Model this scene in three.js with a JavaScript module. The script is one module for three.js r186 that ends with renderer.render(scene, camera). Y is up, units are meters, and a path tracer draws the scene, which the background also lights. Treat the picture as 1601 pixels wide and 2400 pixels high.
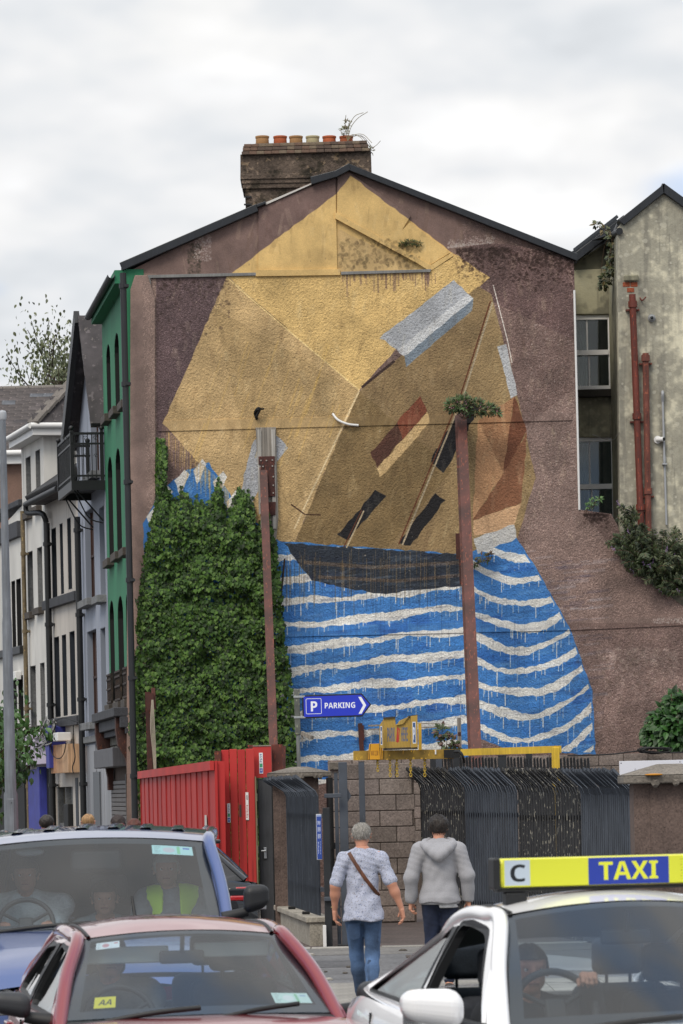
import * as THREE from 'three';
import { mergeGeometries } from 'three/addons/utils/BufferGeometryUtils.js';
import { RoundedBoxGeometry } from 'three/addons/geometries/RoundedBoxGeometry.js';

// ------------------------------------------------------------------ camera, sky, sun, exposure
const EYE = 2.1, FPX = 9000, U0 = 800.5, V0 = 1850, ROLL = 0.022;
const scene = new THREE.Scene();
const camera = new THREE.PerspectiveCamera(2 * Math.atan(1850 / FPX) * 180 / Math.PI, 1601 / 3700, 0.5, 2000);
camera.setViewOffset(1601, 3700, 0, 0, 1601, 2400);
camera.position.set(0, EYE, 0);
camera.rotation.z = -ROLL;
camera.focus = 58; camera.userData.fStop = 6.5;
scene.add(camera);
const renderer = new THREE.WebGLRenderer({ antialias: true });
renderer.toneMapping = THREE.LinearToneMapping;
renderer.toneMappingExposure = 1.3;
renderer.shadowMap.enabled = true;
const sun = new THREE.DirectionalLight(0xfff4e4, 1.45);
sun.position.set(-26, 60, 48); sun.target.position.set(0, 0, -60);
sun.position.add(sun.target.position);
sun.castShadow = true; sun.shadow.radius = 45; sun.shadow.mapSize.set(2048, 2048);
Object.assign(sun.shadow.camera, { left: -45, right: 45, top: 60, bottom: -60, near: 1, far: 220 });
scene.add(sun, sun.target);

// ------------------------------------------------------------------ random numbers and noise
function rng(seed) { let s = seed >>> 0; return () => { s = (s + 0x6d2b79f5) >>> 0; let t = Math.imul(s ^ (s >>> 15), 1 | s); t = (t + Math.imul(t ^ (t >>> 7), 61 | t)) ^ t; return ((t ^ (t >>> 14)) >>> 0) / 4294967296; }; }
const R0 = rng(7);
const HT = new Float32Array(65536); for (let i = 0; i < 65536; i++) HT[i] = R0();
const hash = (x, y, s) => HT[(Math.imul(x, 374761) + Math.imul(y, 668265263) + Math.imul(s, 2246822519) >>> 8) & 65535];
function vn(x, y, px, py, s) {   // value noise that repeats after px, py cells
  const xi = Math.floor(x), yi = Math.floor(y), fx = x - xi, fy = y - yi, u = fx * fx * (3 - 2 * fx), v = fy * fy * (3 - 2 * fy);
  const x0 = ((xi % px) + px) % px, x1 = (x0 + 1) % px, y0 = ((yi % py) + py) % py, y1 = (y0 + 1) % py;
  const a = hash(x0, y0, s), b = hash(x1, y0, s), c = hash(x0, y1, s), d = hash(x1, y1, s);
  return a + (b - a) * u + (c - a) * v + (a - b - c + d) * u * v;
}
function fbm(x, y, p, q, s, oct = 4, gain = 0.5) { let a = 1, t = 0, n = 0; for (let i = 0; i < oct; i++) { t += a * vn(x, y, p, q, s + i * 17); n += a; a *= gain; x *= 2; y *= 2; p *= 2; q *= 2; } return t / n; }
const clamp = (x, a = 0, b = 1) => Math.min(b, Math.max(a, x)), lerp = (a, b, t) => a + (b - a) * t, sstep = (a, b, x) => { const t = clamp((x - a) / (b - a)); return t * t * (3 - 2 * t); };

{ // an overcast sky with soft cloud banks and a few thin blue gaps
  const W = 4096, Hh = 2048, data = new Float32Array(W * Hh * 4);
  for (let j = 0; j < Hh; j++) {
    const el = ((j + 0.5) / Hh - 0.5) * 180, near = el > -2 && el < 40;
    for (let i = 0; i < W; i++) {
      const o = (j * W + i) * 4;
      let r, g, b;
      if (el < -0.5) { r = 0.2; g = 0.195; b = 0.185; }
      else {
        const az = (i + 0.5) / W * 360;
        const er = el * Math.PI / 180, ar = az * Math.PI / 180, q = Math.cos(er) / (Math.sin(er) + 0.2), x = 40 + 2.6 * q * Math.cos(ar), y = 40 + 2.6 * q * Math.sin(ar);
        const n1 = fbm(x, y, 4096, 4096, 3, near ? 5 : 4), n2 = fbm(x * 2.3 + n1 * 1.2, y * 2.3, 4096, 4096, 41, near ? 5 : 3, 0.55), n3 = fbm(x / 2, y / 2, 4096, 4096, 77, 2), n4 = near ? fbm(x * 6 + n2, y * 6, 4096, 4096, 97, 4, 0.6) : 0.5;
        let c = 0.69 + 0.36 * (n1 - 0.5) + 0.34 * (n2 - 0.5) + 0.2 * (n3 - 0.5) + 0.16 * (n4 - 0.5); const dark = sstep(0.72, 0.6, c) * 0.02;
        const lift = 1 + 0.55 * sstep(10, 75, el);
        r = c * 1.0 - dark; g = c * 1.003; b = c * 1.012 + dark;
        const hole = 0.16 * Math.exp(-(((az - 84.6) / 1.1) ** 2) - ((el - 7.6) / 0.7) ** 2) + 0.13 * Math.exp(-(((az - 95.4) / 0.8) ** 2) - ((el - 8.8) / 0.9) ** 2);
        const gap = sstep(0.54, 0.68, fbm(x * 0.8 + 51.8, y * 0.9 + 0.0, 4096, 4096, 211, 5) + hole) * 0.8;
        r = lerp(r, 0.36, gap); g = lerp(g, 0.5, gap); b = lerp(b, 0.74, gap);
        const warm = sstep(0.55, 0.75, n2) * 0.02; r += warm * 1.2; g += warm; b += warm * 0.5;
        r *= lift; g *= lift; b *= lift;
      }
      data[o] = r; data[o + 1] = g; data[o + 2] = b; data[o + 3] = 1;
    }
  }
  const sky = new THREE.DataTexture(data, W, Hh, THREE.RGBAFormat, THREE.FloatType);
  sky.mapping = THREE.EquirectangularReflectionMapping; sky.magFilter = THREE.LinearFilter; sky.needsUpdate = true;
  scene.background = sky; scene.environment = sky;
}

// ------------------------------------------------------------------ picture point at a depth -> point in the place
const V3 = (x, y, z) => new THREE.Vector3(x, y, z);
const CR = Math.cos(ROLL), SR = Math.sin(ROLL);
function P(u, v, d) { const x = (u - U0) * d / FPX, y = -(v - V0) * d / FPX; return V3(x * CR + y * SR, EYE - x * SR + y * CR, -d); }
const S = (d) => FPX / d;

// ------------------------------------------------------------------ textures (colour multipliers and bumps, uv in metres)
function tile(n, metres, fn, opt = {}) {
  const d = new Uint8Array(n * n * 4);
  for (let j = 0; j < n; j++) for (let i = 0; i < n; i++) { const c = fn(i / n, j / n), o = (j * n + i) * 4; for (let k = 0; k < 3; k++) d[o + k] = 255 * Math.pow(clamp(Array.isArray(c) ? c[k] : c), opt.g ?? 1); d[o + 3] = 255; }
  const t = new THREE.DataTexture(d, n, n, THREE.RGBAFormat);
  t.wrapS = t.wrapT = THREE.RepeatWrapping; t.magFilter = THREE.LinearFilter; t.minFilter = THREE.LinearMipmapLinearFilter;
  const [mx, my] = Array.isArray(metres) ? metres : [metres, metres]; t.repeat.set(1 / mx, 1 / my);
  if (!opt.data && !opt.g) t.colorSpace = THREE.SRGBColorSpace;
  t.needsUpdate = true; return t;
}
const F = (u, v, f, s, o = 4, g = 0.5) => fbm(u * f, v * f, f, f, s, o, g);
const Fs = (u, v, fx, fy, s, o = 4, g = 0.5) => fbm(u * fx, v * fy, fx, fy, s, o, g);
const T = {
  blotch: tile(512, 4.3, (u, v) => 0.62 + 0.5 * F(u, v, 4, 5, 6, 0.62) * (0.85 + 0.3 * F(u, v, 120, 9, 2)), { g: 1.5 }),
  stain: tile(512, 2.2, (u, v) => { const m = F(u, v, 3, 201, 6, 0.62), n = F(u, v, 60, 203, 3), st = sstep(0.5, 0.72, F(u, v, 9, 205, 5, 0.65)), li = sstep(0.66, 0.72, F(u, v, 22, 207, 4, 0.6)); const b = 0.45 + 0.55 * m + 0.3 * (n - 0.5); return [lerp(b, b * 0.5, st * 0.8) + 0.35 * li, lerp(b, b * 0.52, st * 0.8) + 0.33 * li, lerp(b, b * 0.46, st * 0.8) + 0.26 * li]; }),
  roughcol: tile(512, 2.6, (u, v) => { const n = F(u, v, 110, 21, 2, 0.6), m = F(u, v, 3, 22, 5, 0.6); return clamp(0.30 + 0.42 * m + 0.75 * (n - 0.5) + (hash(Math.floor(u * 170), Math.floor(v * 170), 3) > 0.955 ? 0.5 * F(u, v, 6, 25, 2) : 0)); }),
  roughbump: tile(512, 2.0, (u, v) => F(u, v, 75, 31, 3, 0.55), { data: 1 }),
  finebump: tile(512, 1.6, (u, v) => 0.7 * F(u, v, 16, 37, 5, 0.6) + 0.3 * F(u, v, 90, 38, 2), { data: 1 }),
  conc: tile(512, 1.4, (u, v) => { const p = F(u, v, 70, 41, 3, 0.7), m = F(u, v, 4, 43, 5); return clamp(0.5 + 0.42 * m + 0.45 * (p - 0.5) - (hash(Math.floor(u * 128), Math.floor(v * 128), 5) > 0.985 ? 0.3 : 0)); }, { g: 1.5 }),
  asphalt: tile(512, 3.1, (u, v) => clamp(0.55 + 0.3 * F(u, v, 5, 51, 5, 0.6) + 0.5 * (F(u, v, 130, 53, 2) - 0.5)), { g: 1.5 }),
  streak: tile(512, [3.3, 5.2], (u, v) => { const s = Fs(u, v, 90, 3, 61, 4, 0.6), m = F(u, v, 4, 63, 5); return clamp(0.80 + 0.28 * (m - 0.3) - 0.34 * sstep(0.52, 0.78, s) * sstep(0.35, 0.7, Fs(u, v, 6, 3, 65, 3))); }, { g: 1.5 }),
  metal: tile(512, 1.7, (u, v) => clamp(0.78 + 0.3 * (F(u, v, 6, 71, 5, 0.6) - 0.5) + 0.22 * (Fs(u, v, 100, 8, 73, 2) - 0.5)), { g: 1.5 }),
  rust: tile(512, 1.9, (u, v) => { const m = F(u, v, 8, 81, 5, 0.62), f = sstep(0.72, 0.8, Fs(u, v, 90, 34, 83, 2)); const b = 0.6 + 0.5 * (m - 0.4); return [clamp(b + 0.4 * f), clamp(b + 0.34 * f), clamp(b + 0.2 * f)]; }),
  wood: tile(512, [0.9, 2.4], (u, v) => { const g = Fs(u + 0.03 * F(u, v, 4, 90, 2), v, 60, 4, 91, 4, 0.6); return clamp(0.56 + 0.5 * g * (0.8 + 0.3 * F(u, v, 5, 93, 3))); }),
  knit: tile(256, 0.1, (u, v) => clamp(0.8 + 0.2 * (hash(Math.floor(u * 128), Math.floor(v * 128), 2) - 0.5) + 0.12 * (F(u, v, 12, 195, 3) - 0.5)), { g: 1.5 }),
  hair: tile(256, 0.12, (u, v) => clamp(0.35 + 0.75 * Fs(u, v, 70, 5, 191, 3, 0.6))),
  slate: tile(512, 2.3, (u, v) => { const m = F(u, v, 9, 101, 5, 0.6), l = sstep(0.64, 0.72, F(u, v, 26, 103, 4, 0.6)); const b = 0.45 + 0.45 * m; return [clamp(b + 0.4 * l), clamp(b + 0.4 * l), clamp(b + 0.35 * l)]; }),
  leaf: tile(128, 0.4, (u, v) => 0.6 + 0.5 * (F(u, v, 6, 111, 3) - 0.2)),
  fabric: tile(256, 0.35, (u, v) => clamp(0.82 + 0.3 * (F(u, v, 5, 121, 4) - 0.5) + 0.22 * (hash(Math.floor(u * 128), Math.floor(v * 128), 2) - 0.5))),
  denim: tile(512, 0.9, (u, v) => { const w = F(u, v, 4, 131, 4), t = hash(Math.floor(u * 256), Math.floor(v * 256), 2); return clamp(0.5 + 0.75 * (w - 0.25) + 0.14 * (t - 0.5)); }),
  fabbump: tile(256, 0.5, (u, v) => F(u, v, 7, 141, 4, 0.45), { data: 1 }),
  // dark paint with cream flakes where the old coat shows
  flake: tile(1024, [1.9, 1.5], (u, v) => { const a = 0.8 * sstep(0.705, 0.735, Fs(u, v, 64, 26, 151, 4, 0.6) + 0.16 * (F(u, v, 3, 153, 3) - 0.45)); const n = F(u, v, 20, 155, 3); return [lerp(0.15 + 0.07 * n, 0.76 - 0.2 * n, a), lerp(0.15 + 0.07 * n, 0.74 - 0.2 * n, a), lerp(0.155 + 0.07 * n, 0.68 - 0.2 * n, a)]; }),
  fewflake: tile(1024, [2.3, 2.1], (u, v) => { const a = sstep(0.80, 0.83, Fs(u, v, 90, 40, 161, 3, 0.6)); const n = F(u, v, 8, 163, 4); return [lerp(0.62 + 0.3 * n, 1, a), lerp(0.62 + 0.3 * n, 1, a), lerp(0.62 + 0.3 * n, 0.95, a)]; }),
  // yellowed render: grey algae film with round cream lichen rosettes
  lichen: tile(1024, 4.6, (() => {
    const r = rng(91), spots = Array.from({ length: 620 }, () => [r(), r(), 0.005 + 0.013 * r() * r(), r()]);
    const cells = new Map(); for (const s of spots) for (let a = -1; a <= 1; a++) for (let b = -1; b <= 1; b++) { const k = ((Math.floor(s[0] * 32) + a + 32) % 32) + 32 * ((Math.floor(s[1] * 32) + b + 32) % 32); if (!cells.has(k)) cells.set(k, []); cells.get(k).push(s); }
    return (u, v) => {
      const m = F(u, v, 3, 171, 6, 0.6), n = F(u, v, 40, 173, 3), dirt = sstep(0.37, 0.60, m + 0.35 * (n - 0.5)), st = sstep(0.55, 0.75, Fs(u, v, 30, 2, 175, 4, 0.6));
      let L = 0; const near = cells.get(Math.floor(u * 32) + 32 * Math.floor(v * 32)) || [];
      for (const s of near) { let dx = Math.abs(u - s[0]), dy = Math.abs(v - s[1]); dx = Math.min(dx, 1 - dx); dy = Math.min(dy, 1 - dy); L = Math.max(L, (1 - sstep(0.6, 1, Math.hypot(dx, dy) / s[2] + 0.5 * (n - 0.5))) * (0.5 + 0.5 * s[3])); }
      const base = [0.9 + 0.1 * n, 0.88 + 0.1 * n, 0.80 + 0.08 * n], g = [0.5 + 0.2 * n, 0.49 + 0.2 * n, 0.46 + 0.18 * n], w = [0.9, 0.89, 0.83], k = clamp(dirt * 0.8 + st * 0.35);
      return base.map((b, i) => lerp(lerp(b, g[i], k), w[i], 0.6 * L * (0.35 + 0.65 * k)));
    };
  })()),
};
const M = {};
function mat(css, rough = 0.9, o = {}) {
  const c = new THREE.Color(css), m = (o.phys ? new THREE.MeshPhysicalMaterial() : new THREE.MeshStandardMaterial());
  if (o.k) c.multiplyScalar(o.k);
  m.color = c; m.roughness = rough; m.metalness = o.metal ?? 0; m.side = o.side ?? THREE.FrontSide;
  if (o.map) m.map = o.map;
  if (o.bump) { m.bumpMap = o.bump; m.bumpScale = o.bs ?? 0.004; }
  if (o.flat) m.flatShading = true;
  for (const k of ['clearcoat', 'clearcoatRoughness', 'transmission', 'thickness', 'ior', 'sheen', 'transparent', 'opacity', 'emissive', 'emissiveIntensity', 'alphaTest', 'vertexColors', 'specularIntensity']) if (o[k] !== undefined) k === 'emissive' ? m.emissive.set(o[k]) : (m[k] = o[k]);
  return m;
}

// ------------------------------------------------------------------ things and parts
const used = new Map(), bases = new Map();
function numbered(n) { const k = used.get(n) ?? 0; used.set(n, k + 1); return k ? n + '_' + String(k).padStart(3, '0') : n; }
function thing(name, label, category, base = V3(0, 0, 0), group) {
  const g = new THREE.Group(); g.name = numbered(name); g.position.copy(base); g.userData = { label, category }; if (group) g.userData.group = group;
  scene.add(g); bases.set(g, base.clone()); return g;
}
function rootOf(o) { while (o && !bases.has(o)) o = o.parent; return o; }
function tidy(g) {
  g = g.index ? g.toNonIndexed() : g;
  for (const k of Object.keys(g.attributes)) if (!['position', 'normal', 'uv'].includes(k)) g.deleteAttribute(k);
  if (!g.attributes.normal) g.computeVertexNormals();
  if (!g.attributes.uv) g.setAttribute('uv', new THREE.BufferAttribute(new Float32Array(g.attributes.position.count * 2), 2));
  return g;
}
function boxUV(g) {   // uv in metres, from the side each face looks to
  const p = g.attributes.position, n = g.attributes.normal, uv = new Float32Array(p.count * 2);
  for (let i = 0; i < p.count; i++) {
    const ax = Math.abs(n.getX(i)), ay = Math.abs(n.getY(i)), az = Math.abs(n.getZ(i));
    const [a, b] = ay > ax && ay > az ? [p.getX(i), p.getZ(i)] : ax > az ? [p.getZ(i), p.getY(i)] : [p.getX(i), p.getY(i)];
    uv[i * 2] = a; uv[i * 2 + 1] = b;
  }
  g.setAttribute('uv', new THREE.BufferAttribute(uv, 2)); return g;
}
// geometry given in world metres; stored relative to its thing's base
function mk(parent, name, geo, material, o = {}) {
  let g = Array.isArray(geo) ? mergeGeometries(geo.map(tidy)) : geo;
  if (!o.uv) boxUV(g);
  const root = rootOf(parent), b = root && bases.get(root);
  if (b && !o.local) g.translate(-b.x, -b.y, -b.z);
  const m = new THREE.Mesh(g, material); m.name = name; m.castShadow = m.receiveShadow = true;
  if (o.stuff) m.userData.kind = 'stuff';
  if (o.label) m.userData.label = o.label;
  parent.add(m); return m;
}
// a shared geometry set down at a world place
function put(parent, name, geo, material, pos, rot, scl) {
  const m = new THREE.Mesh(geo, material); m.name = name; m.castShadow = m.receiveShadow = true; m.position.copy(pos);
  const root = rootOf(parent), b = root && bases.get(root); if (b) m.position.sub(b);
  if (rot) m.rotation.set(...rot); if (scl) m.scale.set(...(Array.isArray(scl) ? scl : [scl, scl, scl]));
  parent.add(m); return m;
}
function struct(name, geo, material, o = {}) { const m = mk(scene, numbered(name), geo, material, o); m.userData.kind = 'structure'; if (o.label) m.userData.label = o.label; return m; }
const bx = (x0, x1, y0, y1, z0, z1) => new THREE.BoxGeometry(Math.abs(x1 - x0), Math.abs(y1 - y0), Math.abs(z1 - z0)).translate((x0 + x1) / 2, (y0 + y1) / 2, (z0 + z1) / 2);
const rbx = (x0, x1, y0, y1, z0, z1, r = 0.01, seg = 2) => new RoundedBoxGeometry(Math.abs(x1 - x0), Math.abs(y1 - y0), Math.abs(z1 - z0), seg, r).translate((x0 + x1) / 2, (y0 + y1) / 2, (z0 + z1) / 2);
const cyl = (r0, r1, h, seg = 16) => new THREE.CylinderGeometry(r0, r1, h, seg);
function bar(a, b, w, h, w2 = w, h2 = h, up = V3(0, 1, 0)) {   // square bar from a to b, tapering
  const d = b.clone().sub(a), L = d.length(); d.normalize(); const side = new THREE.Vector3().crossVectors(d, Math.abs(d.dot(up)) > 0.98 ? V3(0, 0, 1) : up).normalize(), top = new THREE.Vector3().crossVectors(side, d);
  const g = new THREE.BoxGeometry(1, 1, 1), p = g.attributes.position;
  for (let i = 0; i < p.count; i++) { const t = p.getZ(i) + 0.5, ww = lerp(w, w2, t), hh = lerp(h, h2, t), q = a.clone().addScaledVector(d, t * L).addScaledVector(side, -p.getX(i) * ww).addScaledVector(top, p.getY(i) * hh); p.setXYZ(i, q.x, q.y, q.z); }
  const q = g.toNonIndexed(); q.computeVertexNormals(); return q;
}
function rod(a, b, r, r2 = r, seg = 10) {
  const d = b.clone().sub(a), g = new THREE.CylinderGeometry(r2, r, d.length(), seg); g.translate(0, d.length() / 2, 0);
  g.applyQuaternion(new THREE.Quaternion().setFromUnitVectors(V3(0, 1, 0), d.normalize())); return g.translate(a.x, a.y, a.z);
}
const tube = (pts, r, seg = 24, rs = 6) => new THREE.TubeGeometry(new THREE.CatmullRomCurve3(pts), seg, r, rs);
function prism(pts, z0, z1, holes = [], bevel = 0) {   // polygon in x, y, from z0 to z1
  const s = new THREE.Shape(pts.map((p) => new THREE.Vector2(p[0], p[1])));
  for (const h of holes) s.holes.push(new THREE.Path(h.map((p) => new THREE.Vector2(p[0], p[1]))));
  return new THREE.ExtrudeGeometry(s, { depth: z1 - z0, bevelEnabled: bevel > 0, bevelSize: bevel, bevelThickness: bevel, bevelSegments: 2, curveSegments: 8 }).translate(0, 0, z0);
}
const poly = (list, d) => list.map(([u, v]) => { const p = P(u, v, d); return [p.x, p.y]; });
function canvasTex(w, h, draw) { const c = document.createElement('canvas'); c.width = w; c.height = h; draw(c.getContext('2d'), w, h); const t = new THREE.CanvasTexture(c); t.colorSpace = THREE.SRGBColorSpace; return t; }
// a face w x h with uv 0..1, looking along +z
const face = (w, h) => new THREE.PlaneGeometry(w, h);
// ------------------------------------------------------------------ shared paints
Object.assign(M, {
  verge: mat('#2c3036', 0.42, { map: T.metal, metal: 0.2 }),
  gutter: mat('#24272b', 0.5, { map: T.metal }),
  green: mat('#2b7d58', 0.75, { map: T.streak, k: 1.06 }),
  blackpaint: mat('#17191c', 0.5, { map: T.metal }),
  navy: mat('#2a323d', 0.6, { map: T.metal }),
  glassdark: mat('#1b2126', 0.08, { phys: 1, specularIntensity: 1 }),
  sillstone: mat('#5d5650', 0.9, { map: T.conc }),
  white: mat('#e2e0da', 0.85, { map: T.streak }),
  whiteclean: mat('#dcdcda', 0.5),
  beige: mat('#cfc8bf', 0.85, { map: T.streak }),
  bluegrey: mat('#a3aab8', 0.8, { map: T.streak }),
  greystring: mat('#4c4e54', 0.8, { map: T.conc }),
  revealgrey: mat('#8b8d8e', 0.85, { map: T.conc }),
  revealblue: mat('#7f8794', 0.8),
  brownframe: mat('#4a2c20', 0.6, { map: T.wood }),
  slate: mat('#6d6462', 0.8, { map: T.slate }),
  slateb: mat('#5e585a', 0.8, { map: T.slate }),
  slatec: mat('#7b7170', 0.8, { map: T.slate }),
  slateg: mat('#7c8088', 0.75, { map: T.slate }),
  conc: mat('#8d857b', 0.95, { map: T.conc, bump: T.roughbump, bs: 0.006 }),
  brownrender: mat('#7a6860', 0.95, { map: T.conc, bump: T.roughbump, bs: 0.006 }),
  stack: mat('#7d6d60', 0.95, { map: T.stain, bump: T.finebump, bs: 0.03 }),
  brick: mat('#8a7060', 0.95, { map: T.conc }), brickb: mat('#736257', 0.95, { map: T.conc }), brickc: mat('#94836f', 0.95, { map: T.conc }),
  pot1: mat('#b0865a', 0.85, { map: T.blotch }), pot2: mat('#b8623c', 0.85, { map: T.blotch }), pot3: mat('#b9ad88', 0.85, { map: T.blotch }), pot4: mat('#a85c3a', 0.85, { map: T.blotch }),
  steel: mat('#6e3a30', 0.6, { map: T.rust, k: 1.25 }), rustplate: mat('#5c2c22', 0.7, { map: T.rust, k: 1.2 }),
  bolt: mat('#a09a92', 0.5, { metal: 0.5 }),
  timber: mat('#a39c92', 0.9, { map: T.wood }),
  black: mat('#0e0f10', 0.7),
  paneglass: mat('#dfe6e6', 0.03, { phys: 1, transmission: 1, thickness: 0, ior: 1.5 }),
});

// ------------------------------------------------------------------ a painted gable: colour of the wall and of the abstract painting on it (120 pixels a metre)
const GX = -4.7, GW = 12.3, GY = 15.0, GH = 15.0;
const gableTex = canvasTex(1476, 1800, (c, W, Hh) => {
  const r = rng(5);
  const px = () => c.setTransform(CR, SR, -SR, CR, -GX * 120 - CR * U0 + SR * V0, (GY - EYE) * 120 - SR * U0 - CR * V0);
  const fill = (col, pts) => { c.fillStyle = col; c.beginPath(); pts.forEach(([x, y], i) => i ? c.lineTo(x, y) : c.moveTo(x, y)); c.closePath(); c.fill(); };
  // a hand-painted edge: every side broken into short uneven pieces
  const rough = (pts, a = 3) => { const out = []; pts.forEach((p, i) => { const q = pts[(i + 1) % pts.length], n = Math.max(1, Math.round(Math.hypot(q[0] - p[0], q[1] - p[1]) / 14)); for (let k = 0; k < n; k++) out.push([lerp(p[0], q[0], k / n) + (r() - 0.5) * a, lerp(p[1], q[1], k / n) + (r() - 0.5) * a]); }); return out; };
  const line = (col, w, pts) => { c.strokeStyle = col; c.lineWidth = w; c.lineCap = 'butt'; c.beginPath(); pts.forEach(([x, y], i) => i ? c.lineTo(x, y) : c.moveTo(x, y)); c.stroke(); };
  c.fillStyle = '#6b5852'; c.fillRect(0, 0, W, Hh); px();
  // unpainted render: smooth upper coat, dark pebble dash, paler lower right
  fill('#6d5a54', [[250, 350], [1400, 350], [1400, 600], [1190, 565], [1100, 572], [1010, 632], [250, 646]]);
  fill('#67544f', [[605, 480], [790, 410], [790, 640], [605, 640]]);
  fill('#59494a', [[360, 650], [540, 650], [380, 1000], [360, 1200]]);
  fill('#5e4b48', [[1100, 575], [1190, 570], [1350, 612], [1350, 800], [1140, 700]]);
  fill('#78655e', [[1230, 1000], [1360, 900], [1360, 1190], [1470, 1330], [1700, 1450], [1700, 1460], [1230, 1460]]);
  fill('#705d57', [[1330, 1480], [1700, 1470], [1700, 1900], [1330, 1900]]);
  fill('#7d6a62', [[290, 640], [366, 640], [372, 2200], [290, 2200]]);
  // ---- painted planes: an abstract field of angular colour over long waves
  const OCH = '#bb9f72', YEL = '#d0b074', BRN = '#887251', BLU = '#4179b8', WHT = '#d9d8d2', NAV = '#2b323c';
  fill(YEL, rough([[532, 648], [790, 452], [822, 412], [1062, 592], [1148, 652], [1100, 690], [1000, 740], [838, 918]]));
  fill('#c3a674', rough([[792, 535], [985, 628], [792, 640]]));
  fill(OCH, rough([[532, 648], [842, 916], [690, 1275], [655, 1268], [560, 1190], [382, 992]]));
  fill('#b1966a', rough([[500, 720], [620, 1230], [655, 1268], [842, 916]], 4));
  fill(BRN, rough([[842, 916], [930, 842], [1120, 672], [1152, 690], [1215, 940], [1255, 1120], [1205, 1285], [1085, 1305], [690, 1275]]));
  fill('#937c58', rough([[1000, 1296], [1152, 690], [1215, 940], [1255, 1120], [1205, 1285], [1085, 1305]]));
  fill('#7e6947', rough([[842, 916], [1060, 1100], [905, 1290], [690, 1275]], 4));
  // blue field with long white waves
  fill(BLU, rough([[342, 1350], [336, 1230], [375, 1150], [440, 1100], [490, 1085], [560, 1190], [655, 1268], [1090, 1300], [1205, 1250], [1262, 1340], [1340, 1480], [1388, 1620], [1396, 1768], [1205, 1762], [1120, 1730], [1090, 1800], [640, 1850], [400, 1850]], 4));
  const blues = ['#336bb4', '#4685cb', '#2c5ca8', '#3c79c0'];
  c.save(); c.beginPath(); [[560, 1190], [655, 1272], [1090, 1302], [1200, 1255], [1258, 1340], [1336, 1480], [1384, 1620], [1392, 1764], [1205, 1758], [1120, 1726], [1088, 1800], [640, 1850], [560, 1850]].forEach(([x, y], i) => i ? c.lineTo(x, y) : c.moveTo(x, y)); c.clip();
  for (let i = 0; i < 160; i++) { c.globalAlpha = 0.25 + 0.3 * r(); const x = 600 + 800 * r(), y = 1230 + 600 * r(), w = 30 + 110 * r(), h = 8 + 26 * r(); fill(blues[Math.floor(r() * 4)], rough([[x, y], [x + w, y - w * 0.1], [x + w, y + h - w * 0.1], [x, y + h]], 7)); }
  c.globalAlpha = 1;
  const waveY = (k, x) => { const t = x < 1090 ? (x - 630) / 460 : 1, q = Math.max(0, x - 1090) / 290; return 1312 + k * 53 - 46 * t + 70 * Math.sin(q * 2.3) - 84 * q * q + 2.5 * Math.sin(x / 27 + k * 1.7) + 3 * Math.sin(x / 71 + k); };
  for (let k = 0; k < 11; k++) {
    const top = [], bot = [];
    for (let x = 560; x <= 1410; x += 8) { const y = waveY(k, x), w = 8.5 + 2.2 * Math.sin(x / 61 + k * 2) + 1.2 * Math.sin(x / 17 + k); top.push([x, y - w + (r() - 0.5) * 5]); bot.push([x, y + w + (r() - 0.5) * 5]); }
    fill(WHT, [...top, ...bot.reverse()]);
    for (let i = 0; i < 46; i++) { const x = 600 + 790 * r(), y = waveY(k, x) + 7; line(WHT, 0.7 + 1.3 * r(), [[x, y], [x + (r() - 0.5), y + 8 + 36 * r() * r()]]); }
  }
  c.restore();
  for (const [a, b] of [[345, 1210], [372, 1165], [410, 1128], [452, 1102], [345, 1290], [500, 1130], [530, 1175]]) fill(WHT, rough([[a, b], [a + 22, b - 26], [a + 34, b - 14], [a + 12, b + 34]], 4));
  // dark plane between the two fields
  fill(NAV, rough([[665, 1272], [1090, 1300], [1100, 1345], [1085, 1372], [890, 1392], [730, 1362]], 5));
  line('#4e4640', 9, [[712, 1318], [880, 1330], [1085, 1318]]); line('#473f3a', 8, [[745, 1352], [930, 1362], [1080, 1348]]);
  // loose shards of other colours
  fill('#a9acb0', rough([[890, 792], [1064, 656], [1110, 700], [948, 832]], 4)); fill('#75808a', rough([[948, 832], [1110, 700], [1106, 728], [952, 860]], 3)); fill('#c6c8c9', rough([[930, 822], [1096, 690], [1110, 700], [948, 836]], 3));
  fill('#b0b2b4', rough([[1166, 812], [1186, 806], [1214, 925], [1196, 935], [1182, 870]], 3));
  fill('#a6a9ae', rough([[596, 1030], [640, 1010], [676, 1050], [640, 1090], [585, 1190], [560, 1180], [575, 1100]], 4));
  fill('#50342a', rough([[868, 1060], [985, 930], [1002, 965], [884, 1098]], 5)); fill('#c6a878', rough([[884, 1098], [1002, 965], [1008, 990], [892, 1120]], 5)); fill('#7c4632', rough([[930, 990], [985, 930], [1002, 965], [944, 1030]], 4));
  fill('#1b1b1e', rough([[1010, 1080], [1092, 930], [1122, 960], [1040, 1110]], 6)); fill('#1b1b1e', rough([[790, 1255], [880, 1150], [905, 1160], [815, 1268]], 5)); fill('#1e1d1f', rough([[935, 1272], [1020, 1158], [1042, 1170], [962, 1280]], 5));
  fill('#9c7454', rough([[1120, 985], [1205, 930], [1180, 1110]], 4)); fill('#b98e68', rough([[1120, 985], [1180, 1110], [1108, 1220]], 4)); fill('#6d4430', rough([[1205, 930], [1236, 1010], [1180, 1110]], 4)); fill('#845a41', rough([[1180, 1110], [1236, 1010], [1222, 1180], [1108, 1220]], 4)); fill('#c8a27c', rough([[1108, 1220], [1222, 1180], [1200, 1240], [1112, 1255]], 4));
  fill('#c2c1bd', rough([[1112, 1262], [1205, 1228], [1212, 1262], [1118, 1300]], 5));
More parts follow.
